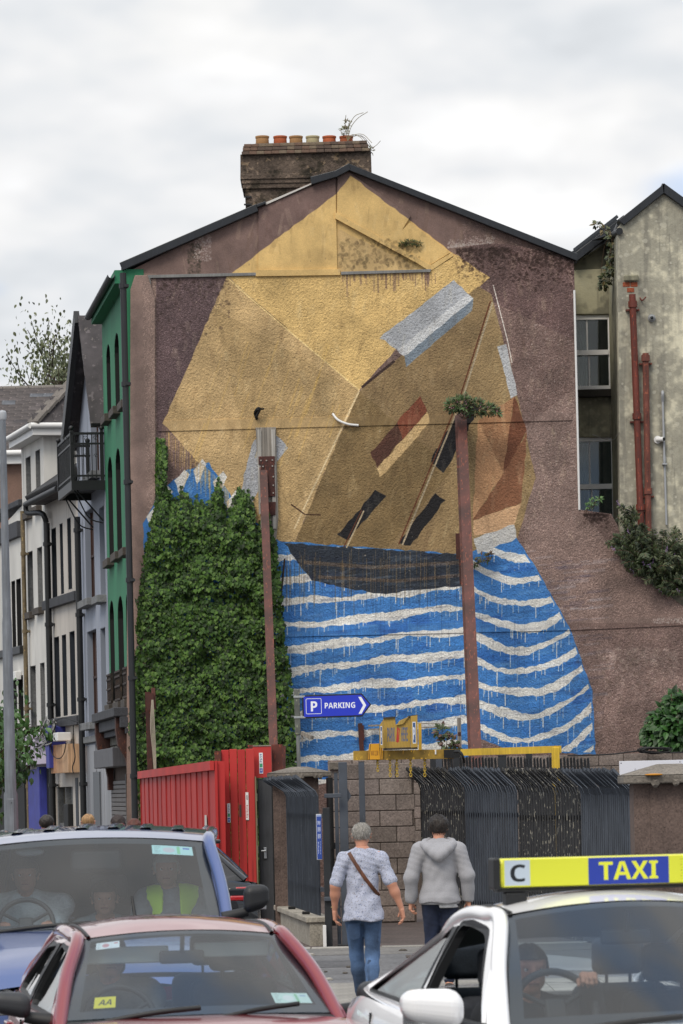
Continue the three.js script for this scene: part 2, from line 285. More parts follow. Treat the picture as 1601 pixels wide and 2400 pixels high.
  // seams drawn over the planes
  line('#dcc59a', 4, [[842, 916], [690, 1240]]); line('#5f3421', 3, [[1150, 705], [1080, 925], [935, 1275]]); line('#a99a80', 4, [[1155, 708], [1087, 925], [943, 1278]]); line('#5f3421', 2.5, [[848, 1195], [806, 1282]]); line('#b3a284', 3.5, [[853, 1197], [812, 1284]]);
  line('#47301f', 4, [[590, 702], [672, 770]]); line('#e0c58a', 3, [[532, 650], [590, 702], [842, 914]]); line('#3a2a26', 6, [[848, 908], [925, 846]]); line('#e6e0d6', 2, [[1156, 668], [1190, 800], [1200, 850]]);
  line('#4a3424', 3, [[682, 1182], [715, 1206], [752, 1207]]);
  // drips of thin paint
  for (let i = 0; i < 170; i++) { const x = 670 + 420 * r(), y = 1285 + 50 * r(); line(r() < 0.5 ? 'rgba(130,104,66,.5)' : 'rgba(20,24,30,.35)', 0.8 + 0.8 * r(), [[x, y], [x, y + 30 + 90 * r()]]); }
  for (let i = 0; i < 90; i++) { const x = 388 + 150 * r(), y = 1005 + (x - 388) * 0.95; line('rgba(205,170,110,.5)', 0.8 + r(), [[x, y], [x, y + 20 + 55 * r()]]); }
  for (let i = 0; i < 120; i++) { const x = 660 + 700 * r(), y = 1300 + 400 * r(); line('rgba(18,26,44,.28)', 0.7, [[x, y], [x, y + 40 + 150 * r()]]); }
  for (let i = 0; i < 26; i++) { const x = 470 + 330 * r(), y = 780 + 220 * r(), L = 40 + 120 * r(); line('rgba(226,186,100,.28)', 1.5 + 2 * r(), [[x, y], [x - L * 0.33, y + L]]); }
  // uneven roller and brush work over all the painted planes
  for (let i = 0; i < 900; i++) { const x = 390 + 960 * r(), y = 440 + 860 * r(), L = 10 + 46 * r(), a = -1.9 + 0.7 * r(); line(r() < 0.5 ? 'rgba(255,236,190,.07)' : 'rgba(50,34,16,.07)', 3 + 9 * r(), [[x, y], [x + L * Math.cos(a), y + L * Math.sin(a)]]); }
  for (let i = 0; i < 700; i++) { const x = 600 + 790 * r(), y = 1290 + 470 * r(), L = 12 + 50 * r(); line(r() < 0.5 ? 'rgba(200,220,245,.09)' : 'rgba(14,22,60,.10)', 2 + 7 * r(), [[x, y], [x + L, y - L * 0.1]]); }
  for (let i = 0; i < 500; i++) { c.globalAlpha = 0.25 + 0.4 * r(); c.fillStyle = r() < 0.6 ? '#6a574e' : '#c3b39a'; const x = 400 + 980 * r(), y = 450 + 1320 * r(); c.fillRect(x, y, 1 + 3 * r() * r(), 1 + 4 * r() * r()); } c.globalAlpha = 1;
  // dark brown specks under the ledges; stains: dark runs below the flashing, lime bloom
  const spots = (n, col, fx, fy, w, a) => { for (let i = 0; i < n; i++) { const x = fx(), y = fy(x); c.globalAlpha = a * (0.3 + 0.7 * r()); c.fillStyle = col; c.beginPath(); c.ellipse(x, y, w * (0.3 + r()), w * (0.25 + 0.8 * r()), r() * 3, 0, 7); c.fill(); } c.globalAlpha = 1; };
  spots(900, '#2e1f1a', () => 1070 + 280 * r(), (x) => 582 + 90 * r() * r() + (x > 1200 ? 30 * r() : 0), 4, 0.5);
  spots(260, '#332722', () => 368 + 170 * r(), () => 655 + 140 * r() * r(), 4, 0.4);
  spots(300, '#4b3f2a', () => 796 + 190 * r(), () => 560 + 70 * r(), 5, 0.3);
  spots(240, '#3b342c', () => 440 + 30 * r(), () => 570 + 70 * r(), 3.5, 0.45);
  spots(420, '#b7aca6', () => 1050 + 110 * r(), (x) => 575 - (x - 1100) * 0.1 - 22 * r() * r(), 2, 0.5); spots(260, '#b7aca6', () => 455 + 40 * r(), () => 550 + 60 * r(), 2, 0.5);
  spots(1500, '#c9beb8', () => 1230 + 120 * r(), () => 760 + 480 * r(), 1.1, 0.5); spots(700, '#a9988f', () => 1400 + 190 * r(), () => 1520 + 250 * r() * r(), 6, 0.16); spots(500, '#4a3a35', () => 1340 + 250 * r(), () => 1480 + 280 * r(), 6, 0.14);
  spots(160, '#2b1c17', () => 1368 + 60 * r(), () => 1205 + 34 * r() * r(), 3.5, 0.5); spots(260, '#d5ccc6', () => 1530 + 120 * r(), () => 1448 + 14 * r(), 1.4, 0.6);
  for (let i = 0; i < 60; i++) { const x = 800 + 220 * r(); c.globalAlpha = 0.25 + 0.3 * r(); line('#6e5650', 2 + 3 * r(), [[x, 640], [x + 1, 650 + 50 * r() * r()]]); } c.globalAlpha = 1;
  // pebble-dash grain over everything below the flashing, fine grain above
  c.setTransform(1, 0, 0, 1, 0, 0);
  const im = c.getImageData(0, 0, W, Hh), d = im.data;
  for (let y = 0; y < Hh; y++) for (let x = 0; x < W; x++) {
    const o = (y * W + x) * 4, X = GX + x / 120, Y = GY - y / 120, low = (Y < 12.1 || X > 2.6) && X > -3.68, raw = d[o + 2] > 55 && Math.abs(d[o] - d[o + 2]) < 42 && d[o] < 150 && d[o + 2] < d[o];
    const g = hash(x >> 1, y, 9) * 0.5 + hash(x, y >> 1, 19) * 0.5, m = fbm(x / 60, y / 60, 64, 64, 23, 4, 0.6);
    let k = 0.80 + 0.40 * m * (raw ? 1.3 : 0.9) + (low ? 0.34 : 0.13) * (g - 0.5) * (raw ? 1.5 : 0.9);
    let add = raw && low && g > 0.80 ? 42 * m : 0;
    for (let q = 0; q < 3; q++) d[o + q] = clamp(d[o + q] * k + add, 0, 255);
  }
  c.putImageData(im, 0, 0);
});
function gableUV(g) { const p = g.attributes.position, uv = new Float32Array(p.count * 2); for (let i = 0; i < p.count; i++) { uv[2 * i] = (p.getX(i) - GX) / GW; uv[2 * i + 1] = (p.getY(i) - GY + GH) / GH; } g.setAttribute('uv', new THREE.BufferAttribute(uv, 2)); return g; }
const gb1 = T.roughbump.clone(), gb2 = T.finebump.clone(); gb1.repeat.set(GW / 2.0, GH / 2.0); gb2.repeat.set(GW / 1.6, GH / 1.6); gb1.needsUpdate = gb2.needsUpdate = true;
const gableRough = mat('#ffffff', 0.95, { map: gableTex, bump: gb1, bs: 0.018 }), gableSmooth = mat('#ffffff', 0.92, { map: gableTex, bump: gb2, bs: 0.006 });
const GD = 75, house = thing('gable_house', 'tall green-fronted end house with a big ochre, blue and white painting on its gable', 'house', P(800, 2102, GD).setY(0));
{
  const outline = [[296, 2112], [299, 636], [590, 492], [606, 482], [735, 424], [782, 404], [815, 392], [1345, 606], [1346, 2116]];
  mk(house, 'gable_wall', gableUV(tidy(prism(poly(outline, GD), -GD - 0.5, -GD - 0.06))), gableSmooth, { uv: 1 });
  const low = [[350, 2112], [352, 650], [600, 645], [850, 642], [1010, 635], [1050, 612], [1100, 578], [1140, 571], [1190, 573], [1260, 588], [1344, 614], [1358, 1196], [1432, 1206], [1448, 1236], [1470, 1336], [1520, 1360], [1560, 1392], [1605, 1425], [1680, 1460], [1682, 2130]];
  mk(house, 'roughcast_coat', gableUV(tidy(prism(poly(low, GD), -GD - 0.4, -GD, [], 0.012))), gableRough, { uv: 1 });
  mk(house, 'pier', gableUV(tidy(prism(poly([[306, 2112], [308, 680], [318, 648], [345, 648], [362, 700], [366, 2112]], GD), -GD - 0.3, -GD + 0.07, [], 0.015))), gableSmooth, { uv: 1 });
  // raised bands, painted over with the wall
  const strip = (name, pts, z, m = gableRough) => mk(house, name, gableUV(tidy(prism(poly(pts, GD), -GD - 0.05, -GD + z, [], 0.004))), m, { uv: 1 });
  strip('string_band', [[372, 987], [1340, 966], [1340, 985], [372, 1011]], 0.028, gableSmooth);
  strip('string_band', [[648, 1468], [1340, 1452], [1660, 1438], [1660, 1463], [1340, 1477], [648, 1493]], 0.028, gableSmooth);
  const P2 = (pts, z, m, name) => mk(house, name, prism(poly(pts, GD), -GD - 0.08, -GD + z, [], 0.004), m);
  const lead = mat('#8c8c8a', 0.6, { map: T.metal });
  P2([[346, 646], [600, 640], [600, 646], [352, 652], [354, 668], [346, 662]], 0.05, lead, 'flashing'); P2([[800, 638], [1010, 632], [1008, 638], [800, 644]], 0.05, lead, 'flashing');
  const yb = (pts, z) => strip('plaster_fillet', pts, z, gableSmooth);
  yb([[600, 634], [796, 632], [797, 645], [600, 648]], 0.05); yb([[786, 498], [1010, 622], [1060, 592], [1062, 600], [1008, 636], [980, 618], [786, 512]], 0.02);
  strip('plaster_panel', [[606, 490], [786, 413], [790, 632], [606, 636]], -0.025, gableSmooth); strip('plaster_panel', [[792, 408], [816, 402], [962, 506], [942, 540], [960, 522], [1055, 592], [1006, 622], [790, 500]], -0.01, gableSmooth);
  // dark metal edge of the roof, in the lengths it was fixed in
  const verge = (pts) => mk(house, 'verge_trim', prism(poly(pts, GD), -GD - 0.3, -GD + 0.09, [], 0.01), M.verge);
  verge([[282, 618], [600, 481], [604, 496], [288, 634]]); verge([[729, 417], [784, 403], [786, 416], [731, 433]]); verge([[784, 404], [817, 386], [822, 398], [788, 416]]); verge([[817, 386], [1352, 597], [1352, 612], [822, 401]]);
  verge([[603, 481], [622, 474], [622, 478], [604, 486]]); 
  mk(house, 'mortar_fillet', prism(poly([[622, 475], [731, 429], [731, 432], [624, 480]], GD), -GD - 0.3, -GD + 0.02), mat('#c9c6c0', 0.9));
  const roof = (pts) => mk(house, 'roof', prism(poly(pts, GD), -GD - 9, -GD - 0.3), M.slateb);
  roof([[282, 617], [818, 388], [818, 398], [282, 628]]); roof([[818, 388], [1350, 598], [1350, 608], [818, 398]]);
  // chimney: stack, moulded bands, two ragged brick courses, six clay pots
  const CD = 76.6, ch = mk(house, 'chimney', prism(poly([[577, 520], [574, 440], [868, 440], [872, 520]], CD), -CD - 0.9, -CD), M.stack);
  mk(ch, 'stack_head', prism(poly([[566, 420], [566, 366], [867, 352], [869, 412]], CD), -CD - 1.0, -CD + 0.08, [], 0.02), M.stack);
  for (const [a, b, t] of [[412, 421, 0.1], [423, 431, 0.07], [433, 442, 0.045]]) mk(ch, 'moulded_band', prism(poly([[565 + (0.1 - t) * 90, a], [869 - (0.1 - t) * 60, a - 6], [869 - (0.1 - t) * 60, b - 6], [565 + (0.1 - t) * 90, b]], CD), -CD - 1.0, -CD + t, [], 0.012), M.stack);
  const r = rng(11), bm = [M.brick, M.brickb, M.brickc];
  for (let row = 0; row < 3; row++) for (let k = 0; k < 17; k++) {
    const u = 567 + row * 3 + k * (299 - row * 6) / 17, w = (299 - row * 6) / 17, v = 362 - row * 9 - (u - 567) * 0.03, p = P(u + w / 2, v, CD);
    put(ch, 'brick', new RoundedBoxGeometry(0.146 + 0.012 * r(), 0.066, 0.24, 1, 0.012), bm[Math.floor(r() * 3)], p.setZ(-CD - 0.06 + 0.11 - row * 0.02 + 0.02 * r()), [0, 0.06 * (r() - 0.5), 0.05 * (r() - 0.5)]);
  }
  mk(ch, 'capping', prism(poly([[570, 342], [600, 336], [840, 330], [863, 338], [864, 356], [568, 362]], CD), -CD - 0.9, -CD - 0.02), M.stack);
  const potm = [M.pot1, M.pot2, M.pot1, M.pot3, M.pot2, M.pot4];
  [615, 657, 694, 733, 772, 812].forEach((u, i) => { const p = P(u, 336, CD + 0.4), g = new THREE.LatheGeometry([[0.105, 0], [0.135, 0], [0.13, 0.1], [0.128, 0.12], [0.14, 0.125], [0.142, 0.16], [0.132, 0.165], [0.105, 0.165], [0.1, 0.05]].map(([a, b]) => new THREE.Vector2(a, b * 0.98)), 22); mk(ch, 'chimney_pot', g.translate(p.x, p.y - 0.02, p.z), potm[i]); });
  for (const v of [462, 480]) mk(ch, 'iron_bracket', bar(P(572, v, CD).add(V3(0, 0, 0.03)), P(590, v, CD).add(V3(0, 0, 0.03)), 0.03, 0.03), M.blackpaint);
  // fixings left in the wall
  mk(house, 'broken_bracket', [tube([P(603, 985, GD), P(598, 965, GD - 0.15), P(610, 955, GD - 0.2), P(600, 978, GD - 0.12)], 0.03, 14, 5), tube([P(596, 970, GD), P(606, 960, GD - 0.2), P(618, 958, GD - 0.1)], 0.02, 10, 5)], M.black);
  mk(house, 'bent_pipe', tube([P(780, 970, GD), P(792, 984, GD - 0.08), P(815, 994, GD - 0.1), P(840, 997, GD - 0.06)], 0.025, 16, 6), M.whiteclean);
  mk(house, 'white_corner_pipe', tube([P(1346, 680, GD - 0.02), P(1352, 930, GD - 0.02), P(1358, 1195, GD - 0.02)], 0.022, 8, 8), M.whiteclean);
  // timber pad with a bolted steel plate that takes the shore
  const pad = mk(house, 'timber_pad', prism(poly([[600, 1004], [646, 1003], [652, 1215], [640, 1330], [612, 1330], [612, 1212]], GD), -GD, -GD + 0.1, [], 0.006), M.timber);
  for (const [a, b, e] of [[603, 612, 1206], [636, 645, 1240]]) mk(pad, 'side_board', prism(poly([[a, 1008], [b, 1008], [b + 3, e], [a + 4, e]], GD), -GD + 0.1, -GD + 0.14), mat('#c9c5bd', 0.85, { map: T.wood }));
  for (const pts of [[[607, 1072], [644, 1071], [644, 1089], [607, 1090]], [[612, 1090], [643, 1089], [645, 1164], [614, 1165]], [[611, 1180], [646, 1178], [646, 1208], [612, 1210]]]) mk(pad, 'steel_plate', prism(poly(pts, GD), -GD + 0.1, -GD + 0.16, [], 0.004), M.rustplate);
  for (const [u, v] of [[612, 1081], [625, 1081], [639, 1080], [617, 1095], [639, 1094], [618, 1120], [641, 1119], [618, 1140], [641, 1139], [619, 1158], [641, 1157]]) { const p = P(u, v, GD); mk(pad, 'bolt_head', cyl(0.016, 0.016, 0.03, 6).rotateX(Math.PI / 2).translate(p.x, p.y, -GD + 0.17), M.bolt); }
}

// ------------------------------------------------------------------ fronts of the street, each a plane seen almost end on
function front(O, slope) {
  const e = V3(-slope, 0, -1).normalize(), x = e.clone().negate(), up = V3(0, 1, 0), n = new THREE.Vector3().crossVectors(x, up), m = new THREE.Matrix4().makeBasis(x, up, n).setPosition(O.x, 0, O.z);
  const f = {
    m, n, O, e,
    at(u, v, t = 0) { const a = V3(0, EYE, 0), d = P(u, v, 1).sub(a), o = V3(O.x, 0, O.z).addScaledVector(n, t), k = o.clone().sub(a).dot(n) / d.dot(n), q = a.addScaledVector(d, k).sub(V3(O.x, 0, O.z)); return [q.dot(x), q.y]; },
    world(lx, y, t = 0) { return V3(O.x, y, O.z).addScaledVector(x, lx).addScaledVector(n, t); },
    g(geo) { return geo.applyMatrix4(m); },
    box(x0, x1, y0, y1, z0, z1) { return f.g(bx(x0, x1, y0, y1, z0, z1)); },
  };
  return f;
}
function arch(x0, x1, y0, y1, round) {
  if (!round) return [[x0, y0], [x1, y0], [x1, y1], [x0, y1]];
  const c = (x0 + x1) / 2, h = (x1 - x0) / 2, out = [[x0, y0], [x1, y0]]; for (let i = 0; i <= 8; i++) { const a = Math.PI * i / 8; out.push([c + h * Math.cos(a), y1 - h * 0.6 + 0.6 * h * Math.sin(a)]); } return out;
}
// windows given by their edges in the picture; returns openings for the wall and a function that fits the windows
function openings(f, list) {
  return list.map(([uL, uR, vT, vB, o = {}]) => { const a = f.at(uL, (vT + vB) / 2), b = f.at(uR, (vT + vB) / 2), c = (uL + uR) / 2, x0 = Math.min(a[0], b[0]), x1 = Math.max(a[0], b[0]); return { x0, x1, y0: f.at(c, vB)[1], y1: f.at(c, vT)[1], o }; });
}
function fitWindows(f, parent, wins, d) {
  for (const w of wins) {
    const o = { ...d, ...w.o }, t = 0.012, depth = o.depth ?? 0.22;
    const outer = arch(w.x0 - 0.004, w.x1 + 0.004, w.y0 - 0.004, w.y1 + 0.004, o.round), inner = arch(w.x0 + t, w.x1 - t, w.y0 + t, w.y1 - t, o.round);
    const win = mk(parent, 'window', f.g(prism(outer, -depth - 0.04, -0.006, [inner])), o.reveal);
    mk(win, 'pane', f.g(prism(inner, -depth - 0.03, -depth)), o.glass ?? M.glassdark);
    const ym = (w.y0 + w.y1) / 2, s = 0.05;
    mk(win, 'sash', [[w.x0 + t, w.x0 + t + s, w.y0, w.y1 - (o.round ? 0.2 : 0)], [w.x1 - t - s, w.x1 - t, w.y0, w.y1 - (o.round ? 0.2 : 0)], [w.x0 + t, w.x1 - t, ym - s / 2, ym + s / 2], [w.x0 + t, w.x1 - t, w.y0 + t, w.y0 + t + s]].map((q, i) => f.box(q[0], q[1], q[2], q[3], -depth, -depth + 0.035 + 0.003 * i)), o.sash ?? M.blackpaint);
    if (o.sill) mk(win, 'sill', f.g(rbx(w.x0 - (o.sillext ?? 0.1), w.x1 + (o.sillext ?? 0.1), w.y0 - 0.16, w.y0, -depth, o.sillout ?? 0.16, 0.012)), o.sillm ?? M.sillstone);
  }
}
const holesOf = (wins) => wins.map((w) => arch(w.x0, w.x1, w.y0, w.y1, w.o.round));
function downpipe(parent, f, x, y0, y1, r, m, out = 0.12) {
  const g = [rod(f.world(x, y0, out), f.world(x, y1, out), r, r, 12)];
  for (let y = y0 + 0.4; y < y1; y += 1.9) g.push(rod(f.world(x, y, out), f.world(x, y + 0.09, out), r * 1.3, r * 1.3, 12), f.box(x - r * 1.7, x + r * 1.7, y + 0.02, y + 0.07, 0, out));
  return mk(parent, 'downpipe', g, m);
}
// green street front of the gable house
const fg = front(P(303, 1000, GD - 0.02), 0.136);
const gx = (f, u, v = 1400) => f.at(u, v)[0];
{
  const top = 12.35, xe = gx(fg, 244, 1000);
  const w = openings(fg, [[250, 259.5, 804, 977], [269.3, 279.8, 777, 960], [254, 265, 1067, 1313], [272.5, 284, 1047, 1298], [258.5, 269, 1405, 1652], [277.5, 290.6, 1394, 1646], [290, 299, 750, 944], [292, 302, 1030, 1288], [297, 306, 1386, 1640]].map((q) => [...q, { round: 1 }]));
  const front_wall = mk(house, 'front_wall', fg.g(prism([[xe, 3.95], [-0.02, 3.95], [-0.02, top], [xe, top]], -0.35, 0, holesOf(w))), M.green);
  fitWindows(fg, house, w, { round: 1, reveal: M.black, sill: 1, sillout: 0.15, sillext: 0.01 });
  for (const q of w.filter((_, i) => i > 3 && i !== 6 && i !== 7)) { const g = []; for (let k = 0; k <= 6; k++) { const x = lerp(q.x0 + 0.05, q.x1 - 0.05, k / 6); g.push(fg.box(x - 0.02, x + 0.02, q.y0, q.y0 + 0.62, 0.05, 0.09)); } for (const y of [0.03, 0.3, 0.5, 0.6]) g.push(fg.box(q.x0 + 0.03, q.x1 - 0.03, q.y0 + y, q.y0 + y + 0.04, 0.045, 0.1)); mk(front_wall, 'window_guard', g, mat('#4a3a32', 0.8, { map: T.rust })); }
  mk(house, 'eaves_board', fg.box(xe, 0, top - 0.28, top - 0.02, 0, 0.22), M.green);
  mk(house, 'gutter', (() => { const s = []; for (let i = 0; i <= 8; i++) { const a = Math.PI + Math.PI * i / 8; s.push([0.075 * Math.cos(a), 0.075 * Math.sin(a)]); } for (let i = 8; i >= 0; i--) { const a = Math.PI + Math.PI * i / 8; s.push([0.062 * Math.cos(a), 0.062 * Math.sin(a)]); } const g = prism(s, 0, -xe + 0.05); g.rotateY(-Math.PI / 2); return fg.g(g.translate(0.05, top - 0.12, 0.29)); })(), M.gutter);
  downpipe(house, fg, fg.at(294, 900, 0.1)[0], 0.1, top - 0.15, 0.062, M.gutter, 0.1);
  mk(house, 'peeled_strip', fg.g(prism([[xe, 3.78], [-0.05, 3.78], [-0.05, 4.1], [-0.8, 3.98], [-1.7, 4.12], [-2.6, 3.97], [-3.8, 4.1], [-5, 3.96], [-6.2, 4.08], [xe, 3.99]], -0.3, 0.006)), mat('#b9b4a8', 0.9, { map: T.streak }));
  // shop front: grey cornice on brown brackets, dark shutter box, roller shutter
  mk(house, 'shop_wall', fg.box(xe, -0.02, 0, 3.8, -0.35, -0.02), mat('#6d5f58', 0.9, { map: T.conc }));
  mk(house, 'cornice', [fg.g(rbx(xe + 0.3, -0.1, 3.62, 3.8, -0.1, 0.42, 0.02)), fg.g(rbx(xe + 0.3, -0.1, 3.4, 3.62, -0.1, 0.3, 0.02)), fg.g(rbx(xe + 0.3, -0.1, 3.28, 3.4, -0.1, 0.2, 0.02))], M.greystring);
  const brk = [[0, 3.55], [0.34, 3.55], [0.34, 3.3], [0.3, 3.0], [0.16, 2.75], [0.1, 2.4], [0.1, 2.15], [0, 2.15]];
  for (const x of [-0.55, xe + 0.4]) { const g = prism(brk, 0, 0.28, [], 0.01); g.rotateY(-Math.PI / 2); mk(house, 'bracket', fg.g(g.translate(x + 0.28, 0.05, 0.02)), mat('#5a352c', 0.8, { map: T.rust, k: 1.1 })); }
  const brickm = mat('#7d7a70', 0.95, { map: T.conc });
  for (let row = 0; row < 3; row++) for (let k = 0; k < 9; k++) { const x = -0.95 - k * 0.6 - (row % 2) * 0.3; put(house, 'brick', new THREE.BoxGeometry(0.56, 0.2, 0.1), brickm, fg.world(x, 2.78 + row * 0.22, 0.02), [0, Math.atan2(-fg.e.z, -fg.e.x) * -1 + Math.PI, 0]); }
  const s0 = fg.at(264, 1772, 0.36)[0], s1 = fg.at(220, 1772, 0.36)[0];
  mk(house, 'shutter_box', fg.g(rbx(s1, s0, fg.at(262, 1797, 0.36)[1], fg.at(262, 1752, 0.36)[1], -0.02, 0.36, 0.015)), mat('#55555a', 0.55, { map: T.metal }));
  const h0 = fg.at(257, 1900)[0], h1 = fg.at(302, 1900)[0], sg = []; for (let y = 0.05; y < 2.35; y += 0.09) sg.push(fg.g(rbx(h0, h1, y, y + 0.078, -0.01, 0.03, 0.012, 1)));
  mk(house, 'roller_shutter', sg, mat('#6d6866', 0.6, { map: T.metal }), { stuff: 1 });
  mk(house, 'shutter_guide', [fg.box(h1, h1 + 0.16, 0, 2.5, -0.01, 0.06), fg.box(h0 - 0.5, h0, 0, 2.5, -0.01, 0.05)], M.blackpaint);
}
// slate roofs laid slate by slate: a sloping patch from lower-left corner a, along x (unit), up the slope y (unit)
function slates(parent, a, ax, ay, across, rows, w, h, mats, seed, keep = () => true) {
  const r = rng(seed), n = new THREE.Vector3().crossVectors(ax, ay).normalize(), q = new THREE.Quaternion().setFromRotationMatrix(new THREE.Matrix4().makeBasis(ax, ay, n)), tilt = new THREE.Quaternion().setFromAxisAngle(V3(1, 0, 0), 0.035);
  const geos = [0, 1, 2].map((k) => boxUV(bx(-w * 0.495, w * 0.495, 0, h * 1.18, 0, 0.014 + 0.004 * k).translate(0, 0, 0))), b = bases.get(rootOf(parent));
  for (let j = 0; j < rows; j++) for (let i = -1; i < across + 1; i++) {
    const x = (i + 0.5 + (j % 2) * 0.5) * w, y = j * h; if (!keep(x, y + h / 2)) continue;
    const m = new THREE.Mesh(geos[Math.floor(r() * 3)], mats[Math.floor(r() * r() * mats.length)]); m.name = 'slate'; m.castShadow = m.receiveShadow = true;
    m.position.copy(a).addScaledVector(ax, x).addScaledVector(ay, y).addScaledVector(n, 0.02 + 0.006 * r()).sub(b); m.quaternion.copy(q).multiply(tilt).multiply(new THREE.Quaternion().setFromAxisAngle(V3(0, 0, 1), (r() - 0.5) * 0.015)); parent.add(m);
  }
}
const endOf = (f, lx) => f.world(lx, 0);
// ---- blue-grey house with the pointed front and the balcony
const fb = front(endOf(fg, gx(fg, 244, 1000)), 0.17), bgHouse = thing('narrow_house', 'narrow blue-grey house with steep pointed front and brown window frames, next to the green front', 'house', fb.world(-3, 0));
let xb;
{
  xb = gx(fb, 187, 1400); const eav = fb.at(238, 1000)[1], xp = fb.at(213, 760)[0], pk = fb.at(213, 742)[1];
  const w = openings(fb, [[213, 231, 905, 1112], [200, 221, 1192, 1407], [206, 228, 1476, 1694], [234, 246, 1186, 1398], [237, 249, 1470, 1690]]);
  mk(bgHouse, 'front_wall', fb.g(prism([[xb, 0], [-0.02, 0], [-0.02, eav], [xp, pk], [xb, eav]], -0.35, 0, holesOf(w))), M.bluegrey);
  fitWindows(fb, bgHouse, w, { reveal: M.revealblue, sill: 1, sillout: 0.2, sillm: M.revealgrey, sash: M.brownframe, depth: 0.16, glass: M.brownframe });
  const roofside = (x0, x1) => { const a = fb.world(x0, eav, 0.28), c = fb.world(xp, pk, 0.28), up = c.clone().sub(a), L = up.length(); up.normalize(); const back = fb.n.clone().negate(); return { a, up, L, back }; };
  { const { a, up, L, back } = roofside(-0.02); const base = mk(bgHouse, 'roof', bar(a.clone().addScaledVector(back, 3.5), a.clone().addScaledVector(back, 3.5).addScaledVector(up, L), 7, 0.08, 7, 0.08, new THREE.Vector3().crossVectors(up, back)), M.slateb); const ax = back.clone().negate(); slates(base, a.clone().addScaledVector(back, 7).addScaledVector(new THREE.Vector3().crossVectors(ax, up).normalize(), 0.04), ax, up, 14, Math.ceil(L / 0.26), 0.5, 0.26, [M.slate, M.slateb, M.slatec], 31, (x, y) => x > 3.4 && x < 7 && y < L); }
  { const { a, up, L, back } = roofside(xb); mk(bgHouse, 'roof', bar(a.clone().addScaledVector(back, 3.5), a.clone().addScaledVector(back, 3.5).addScaledVector(up, L), 7, 0.08, 7, 0.08, new THREE.Vector3().crossVectors(up, back)), M.slateb); mk(bgHouse, 'bargeboard', bar(a.clone().addScaledVector(fb.n, 0.02), a.clone().addScaledVector(up, L).addScaledVector(fb.n, 0.02), 0.12, 0.34), M.blackpaint); }
  downpipe(bgHouse, fb, fb.at(186, 1450, 0.12)[0], 0, eav - 1.6, 0.07, M.blackpaint, 0.12);
  mk(bgHouse, 'string_course', fb.g(rbx(xb, -0.1, 3.25, 3.4, -0.05, 0.1, 0.02)), M.revealgrey);
  mk(bgHouse, 'shop_facing', [0, 1, 2, 3].map((k) => fb.box(xb + 0.2 + k * 1.5, xb + 1.55 + k * 1.5, 0, 3.2, -0.02, 0.03 + 0.01 * (k % 2))), mat('#8f9196', 0.35, { map: T.streak }));
  mk(bgHouse, 'shop_door', fb.box(xb + 2.6, xb + 3.9, 0, 2.6, -0.02, 0.06), mat('#4f5358', 0.5));
}
